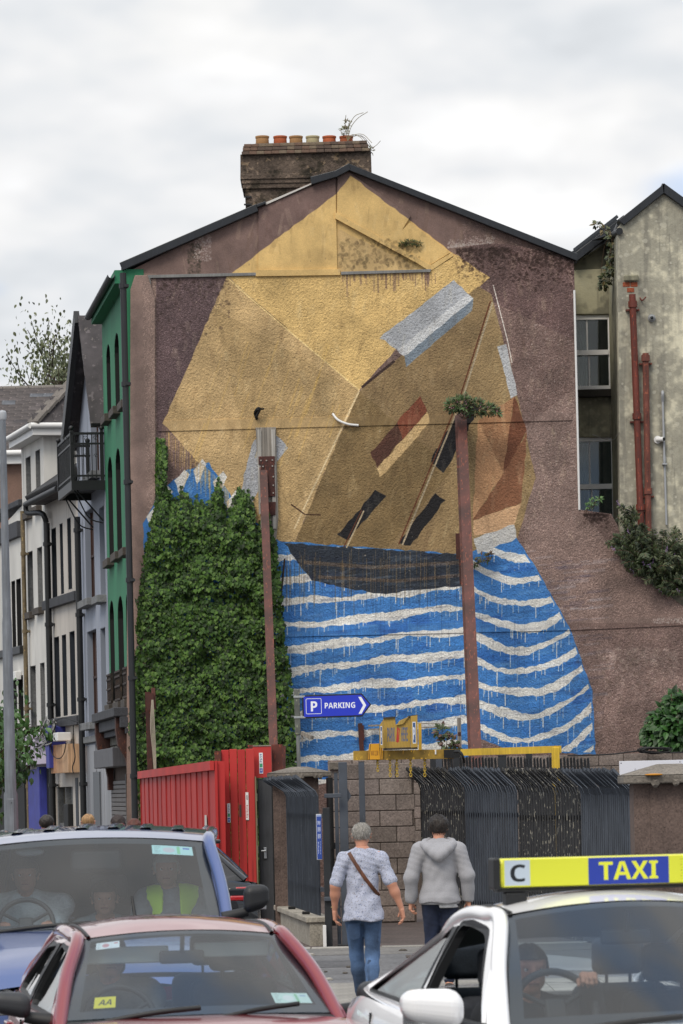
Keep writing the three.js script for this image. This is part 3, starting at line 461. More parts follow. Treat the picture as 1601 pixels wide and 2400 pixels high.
{ // balcony: black iron, open front and sides
  const bal = thing('balcony', 'black wrought-iron balcony with scroll panels on the blue-grey house', 'balcony', fb.world(gx(fb, 222, 1100), fb.at(225, 1130)[1]));
  const t = 0.72, y0 = fb.at(166, 1125, t)[1], x1 = fb.at(166, 1060, t)[0], x0 = fb.at(135, 1090, t)[0], y1 = y0 + 1.0;
  mk(bal, 'floor_frame', [fb.box(x0, x1, y0 - 0.22, y0 - 0.02, t - 0.06, t), fb.box(x0, x0 + 0.06, y0 - 0.22, y0 - 0.02, 0, t - 0.06), fb.box(x1 - 0.06, x1, y0 - 0.22, y0 - 0.02, 0, t - 0.06), fb.box(x0 + 0.06, x1 - 0.06, y0 - 0.08, y0 - 0.03, 0, t - 0.06)], M.blackpaint);
  mk(bal, 'rail', [fb.box(x0, x1, y1 - 0.05, y1, t - 0.05, t), fb.box(x0, x1, y1 - 0.26, y1 - 0.22, t - 0.045, t - 0.005), fb.box(x0, x1, y0 + 0.06, y0 + 0.1, t - 0.045, t - 0.005), ...[x0, x1 - 0.05].flatMap((x) => [fb.box(x, x + 0.05, y1 - 0.05, y1, 0, t - 0.05), fb.box(x + 0.005, x + 0.045, y1 - 0.26, y1 - 0.22, 0, t - 0.05), fb.box(x + 0.005, x + 0.045, y0 + 0.06, y0 + 0.1, 0, t - 0.05)])], M.blackpaint);
  for (const [x, z] of [[x0, t - 0.06], [x1 - 0.07, t - 0.06], [x1 - 0.07, 0.02], [x0, 0.02]]) { const p = mk(bal, 'post', fb.box(x, x + 0.07, y0 - 0.02, y1 + 0.04, z, z + 0.07), M.blackpaint); mk(p, 'finial', fb.g(new THREE.SphereGeometry(0.055, 12, 8).translate(x + 0.035, y1 + 0.09, z + 0.035)), M.blackpaint); }
  for (let k = 1; k < 30; k++) { const x = lerp(x0, x1, k / 30); mk(bal, 'baluster', fb.box(x - 0.009, x + 0.009, y0, y1 - 0.03, t - 0.034, t - 0.016), M.blackpaint); }
  for (const xx of [x1 - 0.025, x0 + 0.025]) for (let k = 1; k < 8; k++) { const z = t * k / 8; mk(bal, 'baluster', fb.box(xx - 0.009, xx + 0.009, y0, y1 - 0.03, z - 0.009, z + 0.009), M.blackpaint); }
  const curl = (cx, cy, s) => { const pts = []; for (let i = 0; i <= 18; i++) { const a = i / 18 * 8, q = s * (1 - i / 22); pts.push(fb.world(x1 - 0.025, cy + q * Math.sin(a), cx + q * Math.cos(a))); } return tube(pts, 0.006, 24, 4); };
  mk(bal, 'scrollwork', [0.18, 0.4, 0.62, 0.84].flatMap((z) => [curl(z, y1 - 0.13, 0.06), curl(z, y0 + 0.5, 0.05)]), M.blackpaint, { stuff: 1 });
  for (const x of [x0 + 0.5, x1 - 0.4]) mk(bal, 'stay', [tube([fb.world(x, y0 - 0.9, 0.02), fb.world(x, y0 - 0.8, 0.3), fb.world(x, y0 - 0.2, t - 0.1)], 0.016, 12, 6), rod(fb.world(x, y0 - 0.2, t - 0.15), fb.world(x, y0 - 0.85, 0.02), 0.018)], M.blackpaint);
}
// ---- beige house
const fe = front(endOf(fb, xb), 0.24), beige = thing('beige_house', 'beige rendered house with tall dark windows, grey string courses and plywood shop fascia', 'house', fe.world(-3, 0));
let xe2;
{
  xe2 = gx(fe, 110, 1400); const top = fe.at(150, 1152)[1] - 0.1;
  const w = openings(fe, [[122, 133, 1237, 1402], [141, 148.5, 1226, 1393], [158.5, 167.5, 1213, 1382], [128.5, 140.5, 1492, 1681], [146.5, 157, 1487, 1678], [164.5, 177, 1479, 1675]]);
  mk(beige, 'front_wall', fe.g(prism([[xe2, 2.9], [-0.02, 2.9], [-0.02, top], [xe2, top]], -0.35, 0, holesOf(w))), M.beige);
  fitWindows(fe, beige, w, { reveal: M.navy, glass: M.navy, sash: M.navy });
  for (const v of [1399, 1684]) { const y = fe.at(148, v)[1]; mk(beige, 'string_course', fe.g(rbx(xe2, -0.05, y - 0.2, y + 0.02, -0.05, 0.13, 0.015)), M.greystring); }
  const tp = []; for (let k = 0; k < 22; k++) { const x = lerp(xe2, 0.1, (k + 0.5) / 22); for (let j = 0; j < 3; j++) tp.push(rod(fe.world(x, top + 0.1 + j * 0.2, 0.42 - j * 0.3), fe.world(x, top + 0.33 + j * 0.2, 0.1 - j * 0.3), 0.13, 0.12, 8)); }
  mk(beige, 'roof', [fe.box(xe2, 0, top, top + 0.08, -0.5, 0.4), fe.g(prism([[xe2, top + 0.1], [0, top + 0.1], [0, top + 0.85], [xe2, top + 0.85]], -5, -0.5))], M.slateb); mk(beige, 'roof_tiles', tp, mat('#3a393a', 0.7, { map: T.slate }), { stuff: 1 });
  mk(beige, 'gutter', rod(fe.world(xe2 - 0.05, top + 0.02, 0.46), fe.world(0, top + 0.02, 0.46), 0.07), M.blackpaint);
  downpipe(beige, fe, fe.at(113, 1400, 0.13)[0], 0, top - 0.5, 0.075, M.blackpaint, 0.13);
  mk(beige, 'pipe_swan_neck', tube([fe.world(fe.at(113, 1400, 0.13)[0], top - 0.5, 0.13), fe.world(fe.at(113, 1400, 0.13)[0], top - 0.3, 0.2), fe.world(xe2 - 0.02, top - 0.15, 0.45), fe.world(xe2 - 0.02, top, 0.46)], 0.065, 14, 8), M.blackpaint);
  const shopw = mk(beige, 'shop_wall', [fe.box(-1.6, -0.02, 0, 2.9, -0.35, -0.01), fe.box(xe2, xe2 + 0.5, 0, 2.9, -0.35, -0.01), fe.box(xe2 + 0.5, -1.6, 2.3, 2.9, -0.3, -0.03)], M.beige);
  mk(beige, 'shop_window', fe.box(xe2 + 0.5, -1.6, 0.3, 2.3, -0.3, -0.2), mat('#7d7462', 0.15, { map: T.conc }));
  for (const x of [xe2 + 0.55, xe2 + 1.7, xe2 + 2.6, -1.7]) mk(beige, 'shop_mullion', fe.box(x, x + 0.1, 0, 2.3, -0.2, -0.06), M.revealgrey);
  mk(beige, 'shop_transom', fe.box(xe2 + 0.5, -1.6, 1.35, 1.45, -0.2, -0.08), M.revealgrey); mk(beige, 'stall_riser', fe.box(xe2 + 0.5, -1.6, 0, 0.3, -0.3, -0.05), M.revealgrey);
  mk(beige, 'slot_window', fe.box(fe.at(178, 1900)[0], fe.at(184, 1900)[0], 0.3, 2.5, -0.02, 0.004), M.navy); mk(beige, 'meter_box', fe.g(rbx(-2.3, -1.7, 1.3, 1.9, -0.1, 0.1, 0.02)), M.black);
  const a = fe.at(160, 1776, 0.3), b = fe.at(119, 1776, 0.3);
  const ply = ['#b98a66', '#bf9673', '#c7a27f'].map((c) => mat(c, 0.85, { map: T.wood, k: 1.25 }));
  for (let k = 0; k < 3; k++) mk(beige, 'plywood_panel', fe.box(lerp(b[0], a[0], k / 3) + 0.004, lerp(b[0], a[0], (k + 1) / 3), fe.at(150, 1811, 0.3)[1], fe.at(150, 1744, 0.3)[1], -0.02, 0.3), ply[k]);
  mk(beige, 'sensor_box', [fe.g(rbx(-1.7, -1.0, 3.35, 3.55, 0.1, 0.42, 0.02)), fe.box(-1.6, -1.5, 3.4, 3.5, 0, 0.1)], M.whiteclean);
}
// ---- white hipped house
const fw = front(endOf(fe, xe2), 0.25), whiteH = thing('white_house', 'white rendered house with hipped slate roof, grey window reveals and blue shop front', 'house', fw.world(-3, 0));
let xw;
{
  xw = gx(fw, 55, 1300); const top = fw.at(102, 1012)[1];
  const w = openings(fw, [[61, 73, 1070, 1203], [84, 95, 1054, 1188], [65, 78, 1292, 1436], [88, 100, 1282, 1425], [72, 85, 1560, 1703], [95, 106, 1553, 1700]]);
  mk(whiteH, 'front_wall', fw.g(prism([[xw, 0], [-0.02, 0], [-0.02, top], [xw, top]], -0.35, 0, holesOf(w))), M.white);
  mk(whiteH, 'side_wall', fw.box(-0.36, -0.02, 0, top, -9, -0.35), M.white);
  fitWindows(fw, whiteH, w, { reveal: M.revealgrey, sill: 1, sillout: 0.14, sash: M.revealgrey });
  mk(whiteH, 'eaves_board', [fw.box(xw, 0.02, top - 0.1, top + 0.12, 0, 0.3), fw.box(0, 0.32, top - 0.1, top + 0.12, -9, 0.3)], M.whiteclean);
  mk(whiteH, 'gutter', [rod(fw.world(xw, top + 0.12, 0.36), fw.world(0.36, top + 0.12, 0.36), 0.07), rod(fw.world(0.36, top + 0.12, 0.36), fw.world(0.36, top + 0.12, -9), 0.07)], M.whiteclean);
  // hip: slope over the side wall, rising away from us, cut by the hip line
  const a = fw.world(0.3, top + 0.15, 0.3), back = fw.n.clone().negate(), rise = V3(0, 1, 0).multiplyScalar(0.78).addScaledVector(fw.e, 0.62).normalize(), L = 5.6;
  const A = a.clone(), B = a.clone().addScaledVector(back, 9), C = a.clone().addScaledVector(back, 9).addScaledVector(rise, L), D = a.clone().addScaledVector(back, 4.6).addScaledVector(rise, L);
  const quad = (pts) => { const g = new THREE.BufferGeometry().setFromPoints([pts[0], pts[1], pts[2], pts[0], pts[2], pts[3]]); g.computeVertexNormals(); return g; };
  const rf = mk(whiteH, 'roof', [quad([A, B, C, D]), quad([A, D, fw.world(xw, top + 4.5, -4.6), fw.world(xw, top + 0.15, 0.3)])], mat('#575155', 0.85, { map: T.slate, side: THREE.DoubleSide }));
  const hipdir = D.clone().sub(A), hl = hipdir.length(); hipdir.normalize();
  slates(rf, A, back, rise, 18, 20, 0.5, 0.28, [M.slateb, M.slateb, M.slate], 37, (x, y) => y < L && x > y * 4.6 / L + 0.1 && x < 9);
  for (let k = 0; k < 16; k++) { const p = A.clone().addScaledVector(hipdir, (k + 0.5) * hl / 16); mk(rf, 'hip_tile', bar(p.clone().addScaledVector(hipdir, -hl / 33).add(V3(0, 0.03, 0.02)), p.clone().addScaledVector(hipdir, hl / 33).add(V3(0, 0.06, 0.02)), 0.34, 0.07), mat('#847d76', 0.9, { map: T.conc })); }
  // blue shop front
  const blue = mat('#3d44a0', 0.6, { map: T.metal, k: 1.1 }), p0 = fw.at(97, 1880, 0.15)[0], p1 = fw.at(64, 1880, 0.15)[0];
  mk(whiteH, 'shop_pilaster', [fw.g(rbx(p1, p0, 0, 2.75, -0.05, 0.14, 0.02)), fw.g(rbx(p0 - 0.3, p0 + 0.03, 0, 2.8, -0.05, 0.2, 0.02))], blue);
  mk(whiteH, 'fascia_end', fw.g(prism([[fw.at(110, 1760, 0.4)[0], 2.75], [fw.at(117, 1760, 0.4)[0], 2.75], [fw.at(117, 1760, 0.4)[0], 3.7], [fw.at(108, 1760, 0.4)[0], 3.75]], -0.02, 0.42)), blue);
  mk(whiteH, 'fascia', fw.g(rbx(xw, fw.at(106, 1760, 0.35)[0], 2.85, 3.6, -0.02, 0.35, 0.02)), mat('#b9aec0', 0.6));
  mk(whiteH, 'shop_door', fw.box(p0 + 0.05, -0.2, 0, 2.75, -0.03, 0.02), M.black); mk(whiteH, 'cabinet', fw.g(rbx(-1.0, -0.25, 0, 1.1, 0, 0.35, 0.02)), mat('#6c6860', 0.6, { map: T.metal }));
}
// ---- white building with black windows
const fk = front(endOf(fw, xw), 0.25), blackW = thing('corner_building', 'white building with narrow black windows and tan downpipe, at the left edge', 'building', fk.world(-3, 0));
{
  const x2 = -9, top = fk.at(50, 1185)[1];
  const w = openings(fk, [[28, 37, 1361, 1523], [39, 50.5, 1356, 1518], [17, 26, 1366, 1530], [43, 55, 1583, 1685], [31, 40, 1592, 1695], [18, 27, 1600, 1700]]);
  mk(blackW, 'front_wall', fk.g(prism([[x2, 0], [-0.02, 0], [-0.02, top], [x2, top - 0.9]], -0.35, 0, holesOf(w))), M.white);
  fitWindows(fk, blackW, w, { reveal: M.black, sash: M.black });
  for (const [v, m, h] of [[1243, M.greystring, 0.4], [1526, M.blackpaint, 0.2]]) { const y = fk.at(40, v)[1]; mk(blackW, 'string_course', fk.g(rbx(x2, -0.3, y - h / 2, y + h / 2, -0.05, 0.1, 0.02)), m); }
  mk(blackW, 'coping', fk.g(rbx(x2, 0, top, top + 0.15, -0.4, 0.1, 0.02)), M.greystring);
  downpipe(blackW, fk, fk.at(60, 1450, 0.1)[0], 0, top - 0.2, 0.055, mat('#a28f6c', 0.7, { map: T.rust }), 0.12);
  mk(blackW, 'alarm_box', fk.g(rbx(-1.2, -0.7, fk.at(53, 1592)[1], fk.at(53, 1572)[1], 0, 0.16, 0.02)), M.whiteclean);
  mk(blackW, 'shop_front', [fk.box(x2, -0.3, 0, 2.7, 0, 0.06), fk.box(x2, -0.3, 2.7, 3.3, 0, 0.25)], M.black);
}
// ---- house beyond, its slate roof turned to us
const BD = 122, back = thing('slate_roof_house', 'house behind the white house, wide worn slate roof with two red chimney pots', 'house', P(100, 1950, BD).setY(0));
{
  const y0 = P(60, 1062, BD).y, yr = P(60, 891, BD).y, x0 = P(-40, 1000, BD).x, x1 = P(215, 1000, BD).x;
  mk(back, 'end_wall', bx(x0, x1, 0, y0, -BD - 0.3, -BD), mat('#8a6f62', 0.95, { map: T.blotch, bump: T.roughbump, bs: 0.01 }));
  const run = 3.2, up = V3(0, yr - y0, -run), L = up.length(); up.normalize();
  const a = V3(x0, y0, -BD + 0.3), rf = mk(back, 'roof', bar(V3((x0 + x1) / 2, y0, -BD + 0.3), V3((x0 + x1) / 2, y0, -BD + 0.3).addScaledVector(up, L), x1 - x0, 0.06, x1 - x0, 0.06, V3(0, 0.5, 1)), M.slateb);
  slates(rf, a.clone().add(V3(0, 0.04, 0.03)), V3(1, 0, 0), up, Math.ceil((x1 - x0) / 0.44), Math.floor(L / 0.205), 0.44, 0.205, [M.slate, M.slate, M.slatec, M.slateb, M.slateg], 41, (x) => x < x1 - x0);
  for (let k = 0; k < 9; k++) mk(back, 'ridge_tile', rod(V3(x0 + k * 0.42, yr + 0.02, -BD + 0.3 - run), V3(x0 + k * 0.42 + 0.405, yr + 0.02, -BD + 0.3 - run), 0.12, 0.12, 10), mat('#8d8680', 0.9, { map: T.conc }));
  mk(back, 'gutter', rod(V3(x0, y0 - 0.02, -BD + 0.42), V3(x1, y0 - 0.02, -BD + 0.42), 0.09), M.whiteclean); mk(back, 'eaves_board', bx(x0, x1, y0 - 0.35, y0 - 0.05, -BD, -BD + 0.3), M.whiteclean);
  const st = mk(back, 'chimney', bx(P(150, 880, BD).x, P(204, 880, BD).x, yr - 2, yr - 0.05, -BD - 4.6, -BD - 3.7), M.stack);
  for (const u of [163, 189]) { const p = P(u, 884, BD + 4); mk(st, 'chimney_pot', new THREE.LatheGeometry([[0, 0], [0.11, 0], [0.115, 0.2], [0.135, 0.21], [0.135, 0.3], [0.1, 0.3], [0.09, 0.1]].map((q) => new THREE.Vector2(...q)), 16).translate(p.x, yr - 0.06, -BD - 4.2), mat('#b4512f', 0.85)); }
}
// ------------------------------------------------------------------ ground
struct('ground', (() => { const g = new THREE.PlaneGeometry(900, 900, 1, 1).rotateX(-Math.PI / 2); return g; })(), mat('#5b5a5b', 0.95, { map: T.asphalt, bump: T.roughbump, bs: 0.004 }));
struct('forecourt', bx(-3.2, 8, -0.1, 0.012, -75, -50.6), mat('#6c5f5a', 0.95, { map: T.asphalt }));
{ const kb = struct('kerb', bx(-3.2, 8, -0.1, 0.014, -50.6, -50.25), mat('#77736c', 0.95, { map: T.conc })), r = rng(9), ms = ['#b3afa7', '#aaa69e', '#bcb8b0'].map((c) => mat(c, 0.95, { map: T.conc })); for (let k = 0; k < 12; k++) mk(kb, 'kerb_stone', rbx(-3.2 + k * 0.92, -3.2 + k * 0.92 + 0.908, -0.08, 0.03 + 0.006 * r(), -50.6, -50.25, 0.015), ms[Math.floor(r() * 3)]); }
{ const fp = struct('footpath', bx(-8, 8, -0.1, 0.02, -50.25, -41.2), mat('#7b7b7d', 0.95, { map: T.asphalt })), r = rng(12); for (const [x0, x1, z0, z1, c] of [[-3.4, 0.4, -46.6, -44.9, '#6a6a6d'], [-1.0, 3.4, -50.2, -48.2, '#8d8a86'], [0.9, 2.3, -43.6, -42.2, '#5f5f63'], [-2.6, -1.2, -43.4, -41.3, '#88868a']]) mk(fp, 'tarmac_patch', bx(x0, x1, 0.0, 0.024, z0, z1), mat(c, 0.95, { map: T.asphalt })); mk(fp, 'inspection_cover', rbx(0.75, 1.35, 0.0, 0.03, -47.6, -47.0, 0.006), mat('#5c5046', 0.7, { map: T.rust })); for (let k = 0; k < 26; k++) { const x = -3 + 5 * r(), z = -50 + 8.5 * r(), s = 0.02 + 0.03 * r(); mk(fp, 'pebble', new THREE.DodecahedronGeometry(s, 0).scale(1.3, 0.5, 1).translate(x, 0.03, z), mat(r() < 0.5 ? '#9a958c' : '#55504a', 0.9)); } }
struct('street_path', bx(-9, -4.1, -0.1, 0.1, -110, -46), mat('#8b8781', 0.95, { map: T.conc }));
{
  const bed = struct('paving', bx(-4, 6, -0.1, 0.004, -41.2, -33), mat('#6b6862', 0.95, { map: T.conc }));
  const r = rng(3), ms = ['#a9a59d', '#a39f98', '#b0aca4'].map((c) => mat(c, 0.95, { map: T.conc })), g = boxUV(new RoundedBoxGeometry(0.594, 0.06, 0.594, 1, 0.006));
  for (let i = 0; i < 15; i++) for (let j = 0; j < 13; j++) put(bed, 'paving_slab', g, ms[Math.floor(r() * 3)], V3(-3.6 + i * 0.6, -0.006 + 0.004 * r(), -40.9 + j * 0.6));
}
// ------------------------------------------------------------------ yellowed house on the right
const RD = 75.4, rh = thing('yellow_house', 'pale yellow rendered house end with grey lichen spots, red-brown pipes and white sash windows', 'house', P(1560, 2110, RD).setY(0));
{
  const lich = mat('#d9d8d3', 0.95, { map: T.lichen, bump: T.finebump, bs: 0.012, k: 1.1 }), lichDark = mat('#b9b8ab', 0.95, { map: T.lichen, bump: T.finebump, bs: 0.008, k: 0.95 });  // the second is a darker tint of the same lichened render
  const gab = [[1462, 2116], [1448, 535], [1462, 518], [1552, 448], [1700, 560], [1720, 2116]];
  mk(rh, 'gable_wall', prism(poly(gab, RD), -RD - 0.4, -RD, [], 0.01), lich);
  const xr = P(1452, 900, RD).x, WD = 78.3;
  mk(rh, 'return_wall', bx(xr + 0.03, xr + 0.35, 0, P(1448, 545, RD).y, -WD - 0.2, -RD - 0.4), lichDark);
  // recessed wall with two sash windows
  const wx = (u, v) => { const p = P(u, v, WD); return [p.x, p.y]; };
  const holes = [[[1338, 915], [1438, 915], [1434, 738], [1334, 738]], [[1342, 1240], [1448, 1240], [1442, 1024], [1340, 1024]]].map((h) => { const q = h.map(([u, v]) => wx(u, v)), xa = Math.min(...q.map((p) => p[0])), xb2 = q[2][0], ya = q[0][1], yb2 = q[2][1]; return [[xa, ya], [xb2, ya], [xb2, yb2], [xa, yb2]]; });
  mk(rh, 'recessed_wall', prism([wx(1310, 2110), wx(1465, 2110), wx(1452, 548), wx(1310, 640)], -WD - 0.3, -WD, holes), lichDark);
  for (const [a, b, c] of [[632, 738, 0.06], [925, 1026, 0.05]]) mk(rh, 'rendered_panel', prism([wx(1330, b - 2), wx(1430, b - 2), wx(1437, b - 20), wx(1437, a), wx(1330, a + 4)], -WD, -WD + c, [], 0.015), lichDark);
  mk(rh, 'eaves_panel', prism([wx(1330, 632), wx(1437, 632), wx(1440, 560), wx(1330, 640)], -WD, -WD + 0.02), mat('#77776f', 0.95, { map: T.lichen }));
  holes.forEach((h, i) => {
    const x0 = h[0][0], x1 = h[1][0], y0 = h[0][1], y1 = h[2][1], z = -WD - 0.05, f = 0.085, ym = lerp(y0, y1, i ? 0.46 : 0.5);
    const win = mk(rh, 'window', [bx(x0, x0 + f, y0, y1, z - 0.06, z + 0.06), bx(x1 - f, x1, y0, y1, z - 0.06, z + 0.06), bx(x0 + f, x1 - f, y1 - f, y1, z - 0.06, z + 0.06), bx(x0 + f, x1 - f, y0, y0 + f, z - 0.06, z + 0.06), bx(x0 + f, x1 - f, ym - 0.05, ym + 0.05, z - 0.05, z + 0.09)], mat('#efeeeb', 0.5));
    const bars = [bx((x0 + x1) / 2 - 0.09, (x0 + x1) / 2 - 0.06, ym + 0.05, y1 - f, z - 0.02, z + 0.02), bx((x0 + x1) / 2 - 0.06, (x0 + x1) / 2 - 0.03, y0 + f, ym - 0.05, z - 0.02, z + 0.02)]; mk(win, 'glazing_bar', bars, M.whiteclean);
    mk(win, 'pane', bx(x0 + f, x1 - f, ym + 0.05, y1 - f, z - 0.02, z - 0.012), M.paneglass); mk(win, 'pane', bx(x0 + f, x1 - f, y0 + f, ym - 0.05, z - 0.04, z - 0.032), M.paneglass);
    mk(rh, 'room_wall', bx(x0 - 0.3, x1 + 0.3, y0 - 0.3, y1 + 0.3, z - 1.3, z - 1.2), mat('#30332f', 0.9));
    mk(rh, 'curtain', (() => { const g = new THREE.PlaneGeometry((x1 - x0) * 0.34, y1 - y0 - 0.2, 26, 1), p = g.attributes.position; for (let k = 0; k < p.count; k++) p.setZ(k, 0.03 * Math.sin(p.getX(k) * 60)); g.computeVertexNormals(); return g.translate(lerp(x0, x1, 0.24), (y0 + y1) / 2, z - 0.25); })(), mat('#b9b8b0', 0.9, { side: THREE.DoubleSide, map: T.fabric }));
    mk(rh, 'painted_reveal', bx(x1 + 0.0, x1 + 0.2, y0 - 0.02, y1 + 0.02, -WD - 0.02, -WD + 0.012), mat('#574540', 0.8, { map: T.streak }));
    mk(rh, 'sill', rbx(x0, x1 + 0.45, y0 - 0.16, y0 - 0.004, -WD - 0.1, -WD + 0.2, 0.015), mat('#3e3a34', 0.95, { map: T.conc }));
  });
  // roof edges in dark sheet, profiled sheets going back
  const verge = (pts, d, z = 0.1) => mk(rh, 'verge_trim', prism(poly(pts, d), -d - 0.3, -d + z, [], 0.01), M.verge);
  verge([[1450, 518], [1556, 433], [1556, 452], [1462, 528]], RD); verge([[1552, 433], [1556, 433], [1720, 552], [1720, 572], [1554, 452]], RD);
  verge([[1340, 603], [1446, 522], [1446, 540], [1342, 622]], WD, 0.3); 
  mk(rh, 'roof', prism([[...wx(1322, 614)], [...wx(1460, 508)], [...wx(1460, 516)], [...wx(1322, 622)]], -WD - 9, -WD + 0.25), M.verge); mk(rh, 'roof', prism(poly([[1449, 516], [1554, 431], [1720, 550], [1720, 558], [1554, 440], [1449, 524]], RD), -RD - 9, -RD - 0.3), M.verge);
  { const a = P(1344, 594, WD), b = P(1446, 516, WD), g = []; for (let k = 0; k < 20; k++) { const z = -WD + 0.2 - k * 0.4; g.push(bar(V3(a.x, a.y + 0.04, z), V3(b.x, b.y + 0.05, z), 0.09, 0.06)); } mk(rh, 'roof_rib', g, mat('#454a50', 0.4, { metal: 0.3, map: T.metal }), { stuff: 1 }); }
  const gut = mk(rh, 'gutter', [rod(P(1424, 560, RD + 2.6), P(1452, 542, RD - 0.1), 0.07), bar(P(1398, 562, WD - 0.4), P(1440, 548, WD - 1.4), 0.2, 0.03)], M.gutter);
  // pipes, cameras, conduit
  const red = mat('#8a4030', 0.65, { map: T.rust, k: 1.15 });
  const pipe = (name, a, b, r, m, col) => { const g = [rod(a, b, r, r, 14)], d = b.clone().sub(a), L = d.length(); d.normalize(); for (const t of col) g.push(rod(a.clone().addScaledVector(d, t * L), a.clone().addScaledVector(d, t * L + 0.12), r * 1.35, r * 1.35, 14), bx(a.x + d.x * t * L - r * 2, a.x + d.x * t * L + r * 2, a.y + d.y * t * L - 0.06, a.y + d.y * t * L - 0.03, -RD, -RD + 0.14)); return mk(rh, name, g, m); };
  pipe('red_pipe', P(1505, 1300, RD - 0.16), P(1482, 690, RD - 0.16), 0.066, red, [0.17, 0.52, 0.95]);
  pipe('red_pipe', P(1521, 1300, RD - 0.14), P(1513, 828, RD - 0.14), 0.062, mat('#96584a', 0.8, { map: T.rust, k: 1.2 }), [0.3, 0.96]);
  pipe('grey_conduit', P(1562, 1230, RD - 0.05), P(1553, 935, RD - 0.05), 0.022, mat('#9ea1a4', 0.5), [0.5]); mk(rh, 'conduit_elbow', tube([P(1553, 940, RD - 0.05), P(1553, 922, RD - 0.1), P(1553, 918, RD)], 0.03, 10, 8), mat('#9ea1a4', 0.5));
  for (const [u, v] of [[1468, 667], [1486, 667], [1478, 680]]) { const p = P(u, v, RD); mk(rh, 'exposed_brick', rbx(p.x - 0.07, p.x + 0.07, p.y - 0.045, p.y + 0.045, -RD - 0.05, -RD + 0.02, 0.008), mat('#b5603f', 0.9, { map: T.conc })); }
  mk(rh, 'broken_sill', rbx(P(1462, 655, RD).x, P(1496, 655, RD).x, P(1480, 660, RD).y, P(1480, 645, RD).y, -RD - 0.05, -RD + 0.1, 0.03), lichDark);
  for (const [u, v, k] of [[1527, 746, 0], [1541, 1031, 1]]) { const p = P(u, v, RD), c = mk(rh, 'security_camera', [cyl(0.075, 0.075, 0.05, 18).rotateX(Math.PI / 2).translate(p.x, p.y, -RD + 0.03), k ? cyl(0.045, 0.05, 0.16, 14).rotateX(Math.PI / 2).rotateY(0.9).translate(p.x + 0.05, p.y, -RD + 0.1) : new THREE.SphereGeometry(0.062, 16, 12).translate(p.x, p.y, -RD + 0.06)], k ? M.whiteclean : mat('#8d9092', 0.4)); mk(c, 'lens', k ? cyl(0.035, 0.035, 0.02, 14).rotateX(Math.PI / 2).rotateY(0.9).translate(p.x + 0.115, p.y, -RD + 0.155) : new THREE.SphereGeometry(0.035, 14, 10).translate(p.x, p.y, -RD + 0.1), M.glassdark); }
  mk(rh, 'broken_hook', tube([P(1500, 698, RD), P(1506, 704, RD - 0.1), P(1514, 696, RD - 0.1)], 0.015, 10, 5), red);
  mk(rh, 'loose_wire', tube([P(1388, 1018, WD - 0.3), P(1420, 1030, WD - 0.32), P(1452, 1014, RD - 0.05)], 0.008, 20, 4), mat('#b3b0a8', 0.7));
}
// ------------------------------------------------------------------ plants
function leafGeo(outline, fold = 0.18, droop = 0.15) {   // a folded leaf: midrib along +y, tip at y = 1
  const pos = []; const L = outline.map(([x, y]) => [x, y, Math.abs(x) * fold - droop * y * y]);
  const rib = (y) => [0, y, -droop * y * y];
  for (const s of [1, -1]) for (let i = 0; i < L.length - 1; i++) { const a = [s * L[i][0], L[i][1], L[i][2]], b = [s * L[i + 1][0], L[i + 1][1], L[i + 1][2]], c = rib(L[i][1]), d = rib(L[i + 1][1]); const t = [[c, a, b], [c, b, d]]; for (const q of t) pos.push(...(s > 0 ? [q[0], q[1], q[2]] : [q[0], q[2], q[1]]).flat()); }
  const g = new THREE.BufferGeometry(); g.setAttribute('position', new THREE.Float32BufferAttribute(pos, 3)); g.computeVertexNormals(); return boxUV(g);
}
const LEAF = { ivy: leafGeo([[0.0, 0], [0.42, 0.05], [0.36, 0.3], [0.52, 0.45], [0.24, 0.62], [0.0, 1]], 0.25, 0.2), lance: leafGeo([[0.02, 0], [0.14, 0.25], [0.16, 0.5], [0.09, 0.8], [0, 1]], 0.3, 0.35), oval: leafGeo([[0.03, 0], [0.26, 0.25], [0.3, 0.5], [0.17, 0.8], [0, 1]], 0.25, 0.3), tiny: leafGeo([[0.05, 0], [0.32, 0.45], [0, 1]], 0.2, 0.2) };
const leafMat = (css, o = {}) => mat(css, 0.5, { phys: 1, side: THREE.DoubleSide, transmission: 0, ...o });
// leaves: list of [pos(Vector3, world), direction the leaf points(Vector3), facing(Vector3), size, colour]
function leaves(parent, name, geo, material, list) {
  const m = new THREE.InstancedMesh(geo, material, list.length), root = rootOf(parent), b = bases.get(root), mt = new THREE.Matrix4(), x = V3(), col = new THREE.Color();
  list.forEach(([p, dir, up, s, c], i) => { const y = dir.clone().normalize(); x.crossVectors(y, up).normalize(); const z = V3().crossVectors(x, y); mt.makeBasis(x.clone().multiplyScalar(s), y.multiplyScalar(s), z.multiplyScalar(s)).setPosition(p.x - b.x, p.y - b.y, p.z - b.z); m.setMatrixAt(i, mt); m.setColorAt(i, col.set(c)); });
  m.name = name; m.castShadow = m.receiveShadow = true; m.userData.kind = 'stuff'; parent.add(m); return m;
}
const pick = (r, a) => a[Math.floor(r() * a.length)];
const rv = (r, s = 1) => V3((r() - 0.5) * s, (r() - 0.5) * s, (r() - 0.5) * s);
const pl = (pts, x) => { for (let i = 1; i < pts.length; i++) if (x <= pts[i][0]) return lerp(pts[i - 1][1], pts[i][1], clamp((x - pts[i - 1][0]) / (pts[i][0] - pts[i - 1][0]))); return pts[pts.length - 1][1]; };
const white = leafMat('#ffffff', { map: T.leaf });
